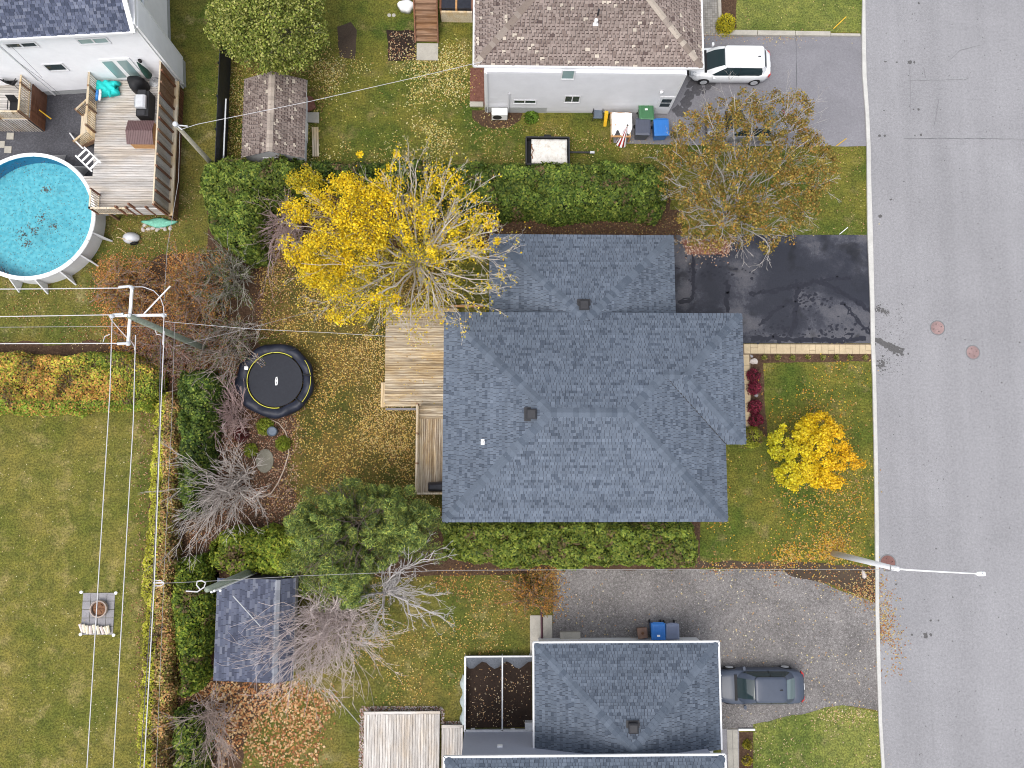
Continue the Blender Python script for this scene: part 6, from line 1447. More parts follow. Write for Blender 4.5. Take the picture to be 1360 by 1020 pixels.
lawn_chair('black deck chair near the wall on the left raised deck', P(17, 106, 1.9), 2.6, 1.5); lawn_chair('black deck chair nearer the pool on the left raised deck', P(20, 142, 1.9), 0.0, 1.5)
for (px_, py_, lb) in ((14, 181, 'square pale stepping stone below the left deck'), (2, 192, 'square pale stepping stone at the left photo edge'), (11, 199, 'square pale stepping stone touching the pool rim')):
    a = P(px_, py_); single('stepping_stone', (MB().box(a.x - .2, a.y - .2, 0, a.x + .2, a.y + .2, .045), M['concrete']), lb, 'paving stone', 'stepping stones by the pool', bevel=.008)
# wheelbarrow, tarp and stones
c_ = P(168, 313, .4); t_ = thing('wheelbarrow', (c_.x, c_.y, 0), 'grey wheelbarrow tipped over beside the pool wall', 'wheelbarrow')
link('tray', (MB().loft([[(c_.x + .1 + r * math.cos(t) * .55 * (1 if math.cos(t) > 0 else .8), c_.y - .05 + r * math.sin(t) * .34, z) for t in [2 * math.pi * i / 16 for i in range(16)]] for r, z in ((1, .12), (.95, .2), (.55, .42), (.2, .45))]), M['galv']), t_, smooth=True)
w_ = Vector((c_.x + .35, c_.y - .38, .2)); link('wheel', (MB().tube([w_ + Vector((.17 * math.cos(a), .05 * math.cos(a), .17 * math.sin(a))) for a in [2 * math.pi * i / 14 for i in range(15)]], .045, 6), M['black']), t_)
for s_ in (-1, 1): link('handle', (MB().tube([(c_.x + .3, c_.y + s_ * .1 - .2, .3), (c_.x - .3, c_.y + .25 * s_ + .1, .5), (c_.x - .6, c_.y + .27 * s_ + .2, .25)], .022, 6), M['wood_pale']), t_)
mb = MB(); cpt = P(212, 296); pts = [(cpt.x + 1.0 * math.cos(t) * (1 + .15 * math.sin(3 * t)), cpt.y + .26 * math.sin(t) * (1 + .25 * math.cos(4 * t))) for t in [2 * math.pi * i / 24 for i in range(24)]]
mb.loft([[(x, y, .02) for x, y in pts], [(cpt.x + (x - cpt.x) * .85, cpt.y + (y - cpt.y) * .8, .10 + .04 * math.sin(x * 9)) for x, y in pts], [(cpt.x + (x - cpt.x) * .4, cpt.y + (y - cpt.y) * .4, .14 + .03 * math.sin(x * 7 + y * 5)) for x, y in pts]]); single('tarp', (mb, M['teal_tarp']), 'crumpled teal tarp on the grass below the pool deck corner', 'tarp', smooth=True)
def rock(label, px_, py_, r, mat='stone', name='rock', group=None, h=.7, elong=1.0, rz=0.0):
    bm_ = MB(); c_ = P(px_, py_); n1, n2 = 9, 5; seed = random.random() * 10; rings = []
    for j in range(n2):
        ph = j / (n2 - 1) * math.pi / 2 * .98; rr = math.cos(ph)
        rg = []
        for i in range(n1):
            a = 2 * math.pi * i / n1; k = 1 + .22 * math.sin(a * 2 + seed) + .14 * math.sin(a * 3 + seed * 2 + j)
            x = r * rr * k * math.cos(a) * elong; y = r * rr * k * math.sin(a); rg.append((c_.x + x * math.cos(rz) - y * math.sin(rz), c_.y + x * math.sin(rz) + y * math.cos(rz), -.02 + math.sin(ph) * r * h * 1.1))
        rings.append(rg)
    bm_.loft(rings); return single(name, (bm_, M[mat]), label, 'rock', group)
for x_, y_ in ((192, 299), (197, 304), (203, 303), (209, 305), (214, 302), (219, 304), (190, 305), (226, 303)): rock('pale edging stone along the crumpled teal tarp', x_, y_, .13, group='stones holding the teal tarp', h=.6)

# ------------------------------------------------------------------ sheds and fences
def gable_shed(label, W, E, Nn, Ss, ridge_x, ze, zr, roofcols, rw, caps, capkey, wallmat, ex=.16, tabw=(.17, .27), ze2=None):
    t_ = thing('garden_shed', ((W + E) / 2, (Nn + Ss) / 2, 0), label, 'shed'); ze2 = ze2 or ze
    a = Vector((W, Nn, ze)); b = Vector((W, Ss, ze)); c = Vector((ridge_x, Ss, zr)); d = Vector((ridge_x, Nn, zr)); e = Vector((E, Ss, ze2)); f = Vector((E, Nn, ze2))
    dk = (.075, .052, .047) if capkey == 'shed' else None; mb = MB(); shingle_plane(mb, [a, b, c, d], roofcols, rw, ex, tabw, dash_shade=dk); shingle_plane(mb, [e, f, d, c], roofcols, rw, ex, tabw, dash_shade=dk)
    ro = setp(link('roof', (mb, M['shingle']), t_), kind='stuff'); ridge_caps(ro, c, d, caps, capkey, .34, .24, .4)
    mb = MB(); w0, w1, y0_, y1_ = W + .15, E - .38, Ss + .12, Nn - .12; zl = ze - .02 + .15 * (zr - ze) / (ridge_x - W) - .03
    mb.add([(w0, y0_, 0), (w1, y0_, 0), (w1, y0_, ze2), (ridge_x, y0_, zr - .06), (w0, y0_, ze), (w0, y1_, 0), (w1, y1_, 0), (w1, y1_, ze2), (ridge_x, y1_, zr - .06), (w0, y1_, ze)],
           [(0, 1, 2, 3, 4), (9, 8, 7, 6, 5), (0, 4, 9, 5), (1, 6, 7, 2)]); link('wall', (mb, M[wallmat]), t_)
    for a_, b_3 in ((a, b), (e, f)): link('fascia', (MB().bar(a_ + Vector((0, 0, -.05)), b_3 + Vector((0, 0, -.05)), .03, .1), M['white']), t_)
    mb = MB().box((w0 + w1) / 2 - .5, y0_ - .04, .1, (w0 + w1) / 2 + .5, y0_ - .005, 1.9); link('door', (mb, M['white']), t_)
    return t_
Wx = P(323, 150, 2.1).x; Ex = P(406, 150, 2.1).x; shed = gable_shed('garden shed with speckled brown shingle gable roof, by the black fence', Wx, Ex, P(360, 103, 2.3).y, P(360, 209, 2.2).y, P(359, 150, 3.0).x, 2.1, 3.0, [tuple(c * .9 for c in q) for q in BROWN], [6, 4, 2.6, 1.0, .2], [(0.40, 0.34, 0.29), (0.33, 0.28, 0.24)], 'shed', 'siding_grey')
shed2 = gable_shed('garden shed with dark slate-blue roof under the bare pinkish branches', P(287, 830, 2.1).x, P(392, 830, 2.0).x, P(330, 768, 2.3).y, P(330, 904, 2.2).y, P(366, 830, 2.75).x, 2.15, 2.75, [(0.085, 0.095, 0.135), (0.11, 0.12, 0.165), (0.065, 0.072, 0.105), (0.14, 0.15, 0.19)], [4, 3, 3, 1.4], [(0.20, 0.21, 0.24), (0.25, 0.26, 0.29)], 'shed2', 'siding_grey', .14, (.2, .5), 2.2)
fx = P(289, 130, 1.85).x; fy1 = P(289, 40, 1.85).y; fy0 = P(289, 216, 1.85).y
bf = thing('board_fence', (fx, (fy0 + fy1) / 2, 0), 'black board fence between the pool property and the leafy lawn', 'fence'); yy = fy0
while yy < fy1: q = min(yy + .15, fy1); piece('board', M['black_vinyl'], fx - .015, yy, .03, fx + .015, q - .008, 1.85, bf); yy += .15
for y_ in np.linspace(fy0, fy1, 5): piece('post', M['black'], fx - .07, y_ - .05, 0, fx - .018, y_ + .05, 1.92, bf)
ladder('aluminium_ladder', 'long silver ladder stored on its edge against the black fence', (fx + .25, P(296, 134, 1.2).y, 1.25), (fx + .25, P(296, 209, 1.2).y, 1.25), .42, 'galv', 9, .035, side=(.35, 0, .94))
# clutter at the shed's east side
c_ = P(413, 139); single('flower_bed_box', (MB().prism(wpoly([(408, 128), (416, 130), (420, 144), (408, 150)]), 0, .12), M['mulch_red']), 'small red mulch patch raised beside the brown shed', 'planter')
single('concrete_block', (MB().prism(wpoly([(408, 150), (424, 150), (424, 164), (408, 163)]), 0, .10), M['concrete']), 'cracked concrete slab at the east wall of the brown shed', 'slab', bevel=.01)
for k, x_ in enumerate((414.5, 417.5, 420.5)):
    a = P(x_, 167, .3); b = P(x_ + .8, 206, .3); single('plank', (MB().bar(Vector((a.x, a.y, .1)), Vector((b.x, b.y, .1)), .11, .08), M['wood_pale']), ('pale plank nearest the brown shed wall', 'middle pale plank beside the brown shed', 'outermost pale plank beside the brown shed')[k], 'plank')
single('white_panel', (MB().box(P(401, 170).x + .3, P(401, 190).y, 0, P(401, 170).x + .36, P(401, 165).y, .9), M['white_bright']), 'small white panel leaning by the shed door', 'panel')
# garden frame at the bottom house
g0x, g0y, g1x, g1y = RECT(618, 869, 706, 967, 0.0); gz = .5
gf = thing('garden_bed', ((g0x + g1x) / 2, (g0y + g1y) / 2, 0), 'framed vegetable bed of black soil against the wall of the bottom house', 'garden bed')
link('soil', (MB().box(g0x + .05, g0y + .05, 0, g1x, g1y - .05, .06), M['soil']), gf)
for a, b, w in (((g0x, g0y), (g0x, g1y), .1), ((g0x, g1y), (g1x, g1y), .08), ((g0x, g0y), (g1x, g0y), .16), ((P(667, 900).x, g0y), (P(667, 900).x, g1y), .07)):
    link('rail', (MB().bar((*a, gz), (*b, gz), w, .05), M['galv']), gf)
for x_ in (g0x, P(667, 900).x, g1x - .1):
    for y_ in (g0y, g1y): link('post', (MB().bar((x_, y_, 0), (x_, y_, gz + .06), .05, .05), M['galv']), gf)
M['net'] = plain('net', (0.10, 0.11, 0.13), .8, var=.3, scale=14)
def drape(a0_, a1_, z0, w, dirn, n=16, amp=.04):
    mb = MB(); a0_ = Vector(a0_); a1_ = Vector(a1_); d = Vector(dirn); vs = []
    for i in range(n + 1):
        p = a0_.lerp(a1_, i / n); s = w * (1 + .35 * math.sin(i * 1.1)); vs += [(p.x, p.y, z0), (p.x + d.x * s * .5, p.y + d.y * s * .5, z0 * .75 + .05), (p.x + d.x * s, p.y + d.y * s, .08)]
    mb.add(vs, [(3 * i + j, 3 * i + j + 1, 3 * i + j + 4, 3 * i + j + 3) for i in range(n) for j in range(2)]); return mb
link('netting', (drape((g0x, g1y, 0), (P(706, 900).x, g1y, 0), gz, .55, (0, -1)), M['net']), gf, smooth=True); M['net_pale'] = plain('net_pale', (0.42, 0.48, 0.48), .7, var=.2)
link('netting', (drape((g0x, g0y + .3, 0), (g0x, g1y - 1.0, 0), gz, .22, (-1, 0)), M['net_pale']), gf, smooth=True)
single('utility_box', (MB().box(P(697, 958).x, P(697, 967).y, 0, P(708, 958).x, P(697, 956).y, .5), M['galv']), 'small grey box at the wall corner beside the black soil bed', 'utility box', bevel=.02)
# ------------------------------------------------------------------ trampoline and garden items
tc = P(366, 505, .85); t_ = thing('trampoline', (tc.x, tc.y, 0), 'round black trampoline with a thin yellow ring, on the leafy lawn', 'trampoline')
M['mat'] = plain('mat', (0.022, 0.024, 0.032), .7, var=.15, scale=10); M['pad'] = plain('pad', (0.014, 0.017, 0.03), .45, var=.3, scale=3)
link('mat', (MB().lathe([(1.46, .84), (1.46, .85), (.02, .845)], (tc.x, tc.y, 0), 48), M['mat']), t_)
rg = []
for r_, z_0 in ((1.53, .86), (1.62, .93), (1.80, .96), (1.98, .90), (2.06, .70), (2.02, .45)):
    rg.append([(tc.x + (r_ + .05 * math.sin(9 * a + r_ * 8) * (r_ > 1.7) + .14 * (math.cos(a - 3.4) > .2) * (r_ > 1.7)) * math.cos(a), tc.y + (r_ + .04 * math.sin(7 * a)) * math.sin(a), z_0 + .05 * math.sin(11 * a + r_ * 5)) for a in [2 * math.pi * i / 56 for i in range(56)]])
mb = MB(); mb.loft(rg, False); o = link('safety_pad', (mb, M['pad']), t_, smooth=True)
M['yel_ring'] = plain('yel_ring', (0.62, 0.58, 0.08), .5)
link('ring', (MB().tube([(tc.x + 1.53 * math.cos(a), tc.y + 1.53 * math.sin(a), .90) for a in [math.radians(55 + 225 * i / 40) for i in range(41)]], .022, 6), M['yel_ring']), t_)
link('ring', (MB().tube([(tc.x + 1.93 * math.cos(a), tc.y + 1.90 * math.sin(a), .98) for a in [math.radians(-40 + 75 * i / 16) for i in range(17)]], .016, 6), M['yel_ring']), t_)
for k in range(6):
    a = 2 * math.pi * (k + .3) / 6; x_, y_ = tc.x + 1.9 * math.cos(a), tc.y + 1.9 * math.sin(a); link('leg', (MB().tube([(x_, y_, 0), (x_, y_, .85)], .03, 6), M['dark_metal']), t_)
for k, a in enumerate((.1, 1.0, -.7)):
    x_, y_ = tc.x + 1.7 * math.cos(a), tc.y + 1.75 * math.sin(a); link('folded_pole', (MB().tube([(x_ - .2, y_ + .15, .97), (x_ + .35 * math.cos(a), y_ + .3 * math.sin(a), 1.05)], .035, 6), M['black']), t_)
lg = MB(); q = P(367, 506, .86)
lg.prism([(q.x - .05, q.y - .24), (q.x + .06, q.y - .22), (q.x + .09, q.y + .0), (q.x + .04, q.y + .24), (q.x - .04, q.y + .20), (q.x - .08, q.y)], .852, .858); lo = link('logo', (lg, M['white_bright']), t_)
for k in range(5): link('logo_letter', (MB().box(q.x - .03, q.y - .17 + k * .075, .859, q.x + .035, q.y - .135 + k * .075, .862), M['mat']), t_)
q = P(327, 489, .95); link('tag', (MB().box(q.x - .1, q.y - .1, .965, q.x + .1, q.y + .1, .985), M['white_bright']), t_)
c_ = P(361, 573, .5); M['slate'] = plain('slate', (0.12, 0.15, 0.19), .5)
single('round_planter', (MB().lathe([(.22, 0), (.27, .5), (.25, .52), (.20, .46), (.05, .46)], (c_.x, c_.y, 0), 20), M['slate']), 'round blue-grey tub between the lime shrubs', 'planter', smooth=False)
c_ = P(352, 612); mb = MB(); mb.prism([(c_.x + .48 * math.cos(a), c_.y + .66 * math.sin(a)) for a in [2 * math.pi * i / 18 for i in range(18)]], 0, .07); M['moss'] = gritmat('moss', [(0.3, (0.12, 0.115, 0.085)), (0.7, (0.24, 0.22, 0.18))], 6); single('stone_slab', (mb, M['moss']), 'oval grey mossy slab inside the curved hose', 'slab', bevel=.02)
hose = [(358, 556), (370, 562), (379, 573), (384, 588), (383, 604), (377, 624), (369, 642), (360, 655), (350, 660), (338, 658), (328, 650)]
M['hose'] = plain('hose', (0.50, 0.40, 0.33), .5); single('garden_hose', (MB().tube([P(x, y, .05) for x, y in hose], .032, 6), M['hose']), 'pinkish garden hose curving round the lime shrubs and oval slab', 'hose', smooth=True)
# fire pit
f0x, f0y, f1x, f1y = RECT(109, 787, 152, 843); fp = thing('stone_patio', ((f0x + f1x) / 2, (f0y + f1y) / 2, 0), 'small square patio of grey slabs on the left lawn', 'patio')
cols_, rows_ = 4, 5
for i in range(cols_):
    for j in range(rows_):
        xa_ = f0x + (f1x - f0x) * i / cols_; ya_ = f0y + (f1y - f0y) * j / rows_; hgt = .04 + random.uniform(-.006, .006)
        piece('slab', M['slab'], xa_ + .012, ya_ + .012, -.01, xa_ + (f1x - f0x) / cols_ - .012, ya_ + (f1y - f0y) / rows_ - .012, hgt, fp)
c_ = P(130.5, 809, .3); t_ = thing('fire_pit', (c_.x, c_.y, .04), 'round rusty fire pit on the grey slab patio', 'fire pit'); M['rust'] = gritmat('rust', [(.3, (0.10, 0.045, 0.025)), (.7, (0.30, 0.16, 0.09))], 8); M['rim'] = plain('rim', (0.36, 0.29, 0.25), .7)
link('rim', (MB().lathe([(.38, .05), (.44, .1), (.45, .32), (.39, .34), (.37, .22)], (c_.x, c_.y, 0), 28, cap=False), M['rim']), t_); link('ash_bed', (MB().lathe([(.38, .06), (.38, .16), (.2, .19), (.02, .18)], (c_.x, c_.y, 0), 24), M['rust']), t_)
for k in range(5): a = random.uniform(0, 3.14); link('stick', (MB().bar((c_.x - .25 * math.cos(a), c_.y - .25 * math.sin(a), .2), (c_.x + .25 * math.cos(a + .4), c_.y + .25 * math.sin(a + .4), .24), .05, .05), M['rust']), t_)
for k, (x_, y_) in enumerate(((108, 786.5), (154, 787.5), (107, 842.5), (151, 843.5))):
    c_ = P(x_, y_, .2); single('path_light', (MB().lathe([(.02, 0), (.02, .18), (.085, .2), (.085, .23), (.03, .26)], (c_.x, c_.y, 0), 14), M['white_bright']), 'small round white light at the %s corner of the fire pit patio' % ('upper left', 'upper right', 'lower left', 'lower right')[k], 'light', 'garden lights at the fire pit')
M['log'] = plain('log', (0.66, 0.60, 0.47), .8, var=.2, scale=12); M['log_end'] = plain('log_end', (0.62, 0.53, 0.50), .8, var=.15)
for k in range(9):
    x_ = 106 + k * 4.6; y_ = 836 + random.uniform(-1.5, 1.5); a = P(x_, y_ - 6 + (k > 5) * 1, .18); b = P(x_ + random.uniform(1, 5), y_ + 5, .12)
    single('firewood_log', (MB().tube([a, b], [.085, .08], 7), M['log' if k % 3 else 'log_end']), 'pale split log in the heap at the foot of the fire pit patio', 'log', 'firewood logs by the fire pit')

# ------------------------------------------------------------------ paving
pv = structure('paver_walkway', (MB().prism(wpoly([(987, 456.5), (1157, 456.5), (1157, 470.5), (997, 470.5), (997, 577), (987, 577)]), 0, .022), M['paver_joint']))
x0_, y0_, x1_, y1_ = RECT(988, 457.5, 1156.5, 470); xx = x0_; k = 0
while xx < x1_ - .05:
    w_ = random.choice((.36, .36, .42, .30)); xb_ = min(xx + w_, x1_)
    if k % 3 == 1: ym_ = y0_ + (y1_ - y0_) * random.choice((.35, .62)); rows = ((y0_, ym_), (ym_, y1_))
    else: rows = ((y0_, y1_),)
    for a, b in rows: piece('paver', M['paver'], xx + .008, a + .008, 0, xb_ - .008, b - .008, .045 + random.uniform(-.003, .003), pv)
    xx = xb_; k += 1
x2_, y2_, x3_, y3_ = RECT(987.5, 471, 996.5, 577); yy = y2_; 
while yy < y3_ - .05: q = min(yy + random.choice((.3, .42, .36)), y3_); piece('paver', M['paver'], x2_ - .3, yy + .008, 0, x3_ - .008, q - .008, .045 + random.uniform(-.003, .003), pv); yy = q
pw = structure('paved_path', (MB().prism(wpoly([(930, -60), (953, -60), (953, 47.5), (930, 47.5)]), 0, .02), M['paver_joint'])); mb = MB(); X0, Y0, X1, Y1 = RECT(930, -40, 953, 47.5)
yy = Y0
while yy < Y1:
    xx = X0
    while xx < X1: v = random.uniform(.8, 1.15); mb.box(xx + .006, yy + .006, .01, xx + .134, yy + .134, .035 + random.uniform(-.002, .002), (0.30 * v, 0.285 * v, 0.26 * v)); xx += .14
    yy += .14
setp(link('paver', (mb, M['shingle']), pw), kind='stuff')
for k, (a, b) in enumerate(((957, 1006), (1006.6, 1057), (1057.6, 1104), (1104.6, 1144))):
    X0, Y0, X1, Y1 = RECT(a, 39.5 + (k == 3) * 2.2 + k * .4, b, 46, .22); single('retaining_block', (MB().box(X0, Y0, 0, X1 - .01, Y1, .22 - .03 * k), M['concrete']), ('long grey kerb block nearest the yellow round shrub', 'second grey kerb block from the yellow round shrub', 'third grey kerb block, before the thin last one', 'thin last kerb block touching the street kerb')[k], 'kerb block', 'blocks along the top driveway', bevel=.02)
X0, Y0, X1, Y1 = RECT(953.5, -60, 957.5, 46, .15); structure('path_edging', (MB().box(X0, Y0, 0, X1, Y1, .15), M['concrete']))
fw = structure('front_walk', (MB().prism(wpoly([(958, 968), (981.5, 968), (981.5, 1080), (958, 1080)]), 0, .02), M['slab']))
X0, Y0, X1, Y1 = RECT(958, 968.5, 981, 1080); W3 = (X1 - X0 - .35) / 2
for j in range(4):
    for i in range(2): piece('slab', M['concrete'], X0 + .35 + i * W3 + .008, Y1 - (j + 1) * 1.0 + .008, 0, X0 + .35 + (i + 1) * W3 - .008, Y1 - j * 1.0 - .008, .05, fw)
X0, Y0, X1, Y1 = RECT(981, 968.3, 1003, 970.6, .15); single('edging_board', (MB().box(X0, Y0, 0, X1, Y1, .15), M['white_bright']), 'short white edging board beside the concrete walk of the bottom house', 'edging')
for k, (a, b, c_, d, lb) in enumerate(((704, 817, 718.5, 871, 'long concrete slab left of the dark pipe, bottom house'), (721, 817, 733.5, 852, 'short concrete slab right of the dark pipe, bottom house'))):
    X0, Y0, X1, Y1 = RECT(a, b, c_, d); single('concrete_slab', (MB().box(X0, Y0, 0, X1, Y1, .06), M['concrete']), lb, 'slab', bevel=.01)
M['maroon'] = plain('maroon', (0.07, 0.025, 0.035), .5); single('drain_pipe', (MB().tube([P(719, 806, .1), P(719.8, 856, .1)], .055, 8), M['maroon']), 'dark maroon drain pipe lying between two concrete slabs', 'pipe')
X0, Y0, X1, Y1 = RECT(744, 839.5, 771, 851.5, .3); single('storage_bench', (MB().box(X0, Y0, 0, X1, Y1, .3), M['concrete']), 'low pale grey box against the north side of the bottom house', 'box', bevel=.03)
rock('pale round boulder at the end of the tan paver walk', 1001, 480, .22, 'stone', 'boulder'); rock('small grey boulder between the burgundy shrubs', 1004, 523, .18, 'slab', 'boulder'); rock('pinkish flat boulder among the leaves by the street lamp', 1147, 763, .22, 'stone', 'boulder', elong=.7); rock('dark cap stone at the corner of the tan paver walk', 998, 473, .1, 'slab', 'boulder')
rock('small grey stone on the slab at the foot of the brown stairs', 559, 65, .1, 'slab', 'stone')
# manhole covers
M['iron'] = gritmat('iron', [(.3, (0.22, 0.14, 0.135)), (.7, (0.36, 0.26, 0.25))], 12); M['iron_d'] = gritmat('iron_d', [(.3, (0.12, 0.055, 0.045)), (.7, (0.20, 0.11, 0.10))], 12)
for x_, y_, r_, mt, lb in ((1245, 435.5, .44, 'iron', 'reddish manhole cover in the street, the one nearer the kerb'), (1292, 468, .42, 'iron', 'reddish manhole cover farther out in the street, grey ring around it'), (1179, 747.5, .47, 'iron_d', 'dark brown manhole cover at the kerb under the street lamp')):
    c_ = P(x_, y_); t_ = thing('manhole_cover', (c_.x, c_.y, .01), lb, 'manhole cover', 'manhole covers')
    link('frame', (MB().lathe([(r_, .0), (r_, .018), (r_ * .9, .018), (r_ * .88, .010)], (c_.x, c_.y, 0), 32, cap=False), M['seam']), t_)
    link('cover', (MB().lathe([(r_ * .86, .0), (r_ * .86, .019), (.02, .020)], (c_.x, c_.y, 0), 32), M[mt]), t_)
    mb = MB()
    for j in range(4): a = j * math.pi / 2 + .3; mb.box(c_.x + r_ * .52 * math.cos(a) - .03, c_.y + r_ * .52 * math.sin(a) - .03, .018, c_.x + r_ * .52 * math.cos(a) + .03, c_.y + r_ * .52 * math.sin(a) + .03, .0215)
    setp(link('lift_holes', (mb, M['black']), t_), kind='stuff'); mb = MB()
    for j in range(-5, 6): hh = math.sqrt(max(0, (r_ * .8) ** 2 - (j * .07) ** 2)); mb.box(c_.x + j * .07 - .008, c_.y - hh, .019, c_.x + j * .07 + .008, c_.y + hh, .0228)
    setp(link('ribs', (mb, M[mt]), t_), kind='stuff')
for a, b, mt, lb in (((1111, 193.5), (1124, 184), 'yellow', 'thin yellow marker stake at the corner of the top driveway'), ((1115, 311), (1126, 302), 'white_bright', 'thin white marker stake beside the black driveway'), ((1107, 38), (1124, 22), 'yellow', 'thin yellow marker stake leaning on the top lawn')):
    p_1 = P(*a, .02); p_2 = P(*b, .5 if mt != 'yellow' else .6); single('marker_stake', (MB().tube([p_1, p_2], .025, 6), M[mt]), lb, 'stake', 'driveway marker stakes')

# ------------------------------------------------------------------ street lamp, poles and cables
b0 = P(1107, 735); t_ = thing('street_lamp', tuple(b0), 'grey concrete street lamp with a long thin arm reaching over the road', 'street lamp')
HL = 7.0; link('pole', (MB().tube([b0, b0 + Vector((0, 0, HL * .5)), b0 + Vector((0, 0, HL))], [.17, .145, .11], 14), M['white']), t_, smooth=True)
tp = b0 + Vector((0, 0, HL)); en = P(1300, 762, 7.6); link('arm', (MB().tube([tp + Vector((-.05, 0, -.3)), tp + Vector((.4, -.02, .1)), tp.lerp(en, .5) + Vector((0, 0, .1)), en], [.05, .04, .035, .03], 8), M['white_bright']), t_, smooth=True)
hd = MB().loft([[(en.x - .15, en.y - .05, en.z - .03), (en.x - .15, en.y + .05, en.z - .03), (en.x - .15, en.y + .05, en.z + .05), (en.x - .15, en.y - .05, en.z + .05)], [(en.x, en.y - .12, en.z - .06), (en.x, en.y + .12, en.z - .06), (en.x, en.y + .10, en.z + .09), (en.x, en.y - .10, en.z + .09)], [(en.x + .28, en.y - .12, en.z - .06), (en.x + .28, en.y + .12, en.z - .06), (en.x + .28, en.y + .08, en.z + .07), (en.x + .28, en.y - .08, en.z + .07)]]); link('lamp_head', (hd, M['white_bright']), t_, bevel=.02)
link('bracket', (MB().box(tp.x - .12, tp.y - .12, HL - .5, tp.x + .12, tp.y + .12, HL - .42), M['grey_metal']), t_); link('photocell', (MB().lathe([(.04, 0), (.04, .08), (.01, .09)], (en.x + .1, en.y, en.z + .08), 8), M['galv']), t_)
Z1 = 10.2; tpp = P(172, 420, Z1); t_ = thing('utility_pole', (tpp.x, tpp.y, 0), 'wooden utility pole with two crossed white bars, beside the pool lawn', 'utility pole')
link('pole', (MB().tube([(tpp.x, tpp.y, 0), (tpp.x, tpp.y, Z1 * .6), (tpp.x, tpp.y, Z1)], [.17, .15, .12], 12), M['pole_green']), t_, smooth=True)
def cb(a, b, z, w=.105, nm='crossarm'): link(nm, (MB().bar(P(*a, z), P(*b, z), w, .10), M['white_bright']), t_)
cb((175.5, 380), (170, 459), 10.05); cb((146, 419.5), (221, 418.5), 9.75)
def ins(x, y, z, r=.07): q = P(x, y, z); link('insulator', (MB().lathe([(r, -.1), (r * 1.3, 0), (r * .7, .04), (r * 1.2, .09), (r * .5, .14)], q, 10), M['galv']), t_)
for x, y in ((175, 382), (170.5, 456), (149, 420), (217, 419), (173, 419)): ins(x, y, 10.15)
for a, b in (((158, 381.5), (173, 380)), ((150, 418), (164, 417)), ((156, 456.5), (168, 456))): link('dead_end', (MB().tube([P(*a, 10.1), P(*b, 10.1)], .06, 8), M['galv']), t_)
link('brace', (MB().tube([P(191, 417, 9.7), P(226, 380, 9.3)], .035, 6), M['white_bright']), t_)
def arcw(pts, z, r=.018, nm='jumper', mat='wire'): link(nm, (MB().tube([P(x, y, z if not isinstance(z, list) else z[i]) for i, (x, y) in enumerate(pts)], r, 6), M[mat]), t_)
arcw([(175, 381), (190, 381), (204, 386), (213, 395), (217, 407), (218, 418), (217, 440), (216, 458)], 10.1); arcw([(144, 418), (148, 425), (158, 437), (170, 450)], 10.0); arcw([(173, 452), (178, 459), (180, 470)], 10.0); arcw([(206, 438), (208, 444), (214, 445)], 9.2); arcw([(137, 454), (139, 447), (146, 444)], 9.9, .02)
link('transformer_bracket', (MB().tube([P(183, 424, 8.6), P(196, 432, 7.6)], .09, 8), M['pole_green']), t_)
def cable(label, pts, r=.03, mat='wire', sag=0.0, z=None, name='power_cable', group='cables strung from the utility poles'):
    P3 = [P(*p) for p in pts]; out = []
    for a, b in zip(P3, P3[1:]):
        n_ = 12
        for k in range(n_): t = k / n_; q = a.lerp(b, t); out.append(q - Vector((0, 0, sag * 4 * t * (1 - t))))
    out.append(P3[-1]); return single(name, (MB().tube(out, r * .5, 5), M[mat]), label, 'cable', group)
zc = 10.1
cable('upper white cable from the crossed pole out over the pool lawn', [(-60, 384, zc), (160, 382.5, zc)], .042, sag=.05)
cable('second white cable from the crossed pole, over the lawn below the pool', [(-60, 421.5, zc), (152, 418, zc)], .038)
cable('thin white cable crossing behind the pole below the main bars', [(-60, 435, 8.6), (205, 433, 8.6)], .022, 'wire_grey')
cable('white cable along the top of the yellow hedge to the pole', [(-60, 456.5, zc), (168, 456, zc)], .042)
cable('leftmost long cable over the left lawn and fire pit', [(149, 421, zc), (146, 520, zc), (113, 1060, zc)], .040)
cable('middle long cable over the left lawn, right of the fire pit', [(180, 445, zc), (177, 560, zc), (148, 1060, zc)], .040)
cable('thick cable above the narrow hedge', [(218, 440, 9.8), (213, 560, 9.8), (205, 775, 9.8), (189, 1060, 9.8)], .045)
cable('dark cable paired with the thick one above the narrow hedge', [(213.5, 450, 9.4), (211, 580, 9.4), (203, 780, 9.4), (183, 1060, 9.4)], .03, 'wire_dark')
cable('thin grey cable right of the thick one above the narrow hedge', [(232, 430, 7.5), (228, 560, 7.5), (218, 760, 7.5), (206, 1060, 7.5)], .016, 'wire_grey')
cable('thin cable from the crossed pole to the deck of the middle house', [(219, 427, 8.8), (335, 437, 7), (440, 442, 5.5), (520, 447, 4.9)], .020, 'wire')
cable('thin drop cable from the crossed pole toward the yellow tree', [(232, 460, 7.5), (330, 436, 7.0), (420, 412, 6.0)], .015, 'wire_grey')
cable('thin cable from the crossed pole up past the pool deck fence', [(218, 400, 8.0), (222, 330, 7.4), (237, 240, 7.0), (239, 176, 6.9)], .020, 'wire_grey')
cable('thin cable crossing above the brown shed roof to the top house', [(240, 172, 6.9), (262, 165, 6.7), (410, 135, 6.2), (560, 101, 5.6), (640, 82, 4.9)], .024, 'wire')
cable('long thin cable along the hedge line from the left pole to the street', [(205, 775, 8.0), (275, 772, 8.0), (395, 765, 7.8), (590, 757.5, 7.5), (900, 756, 7.2), (1110, 756.5, 7.1), (1188, 756.5, 7.0)], .020, 'wire_grey')
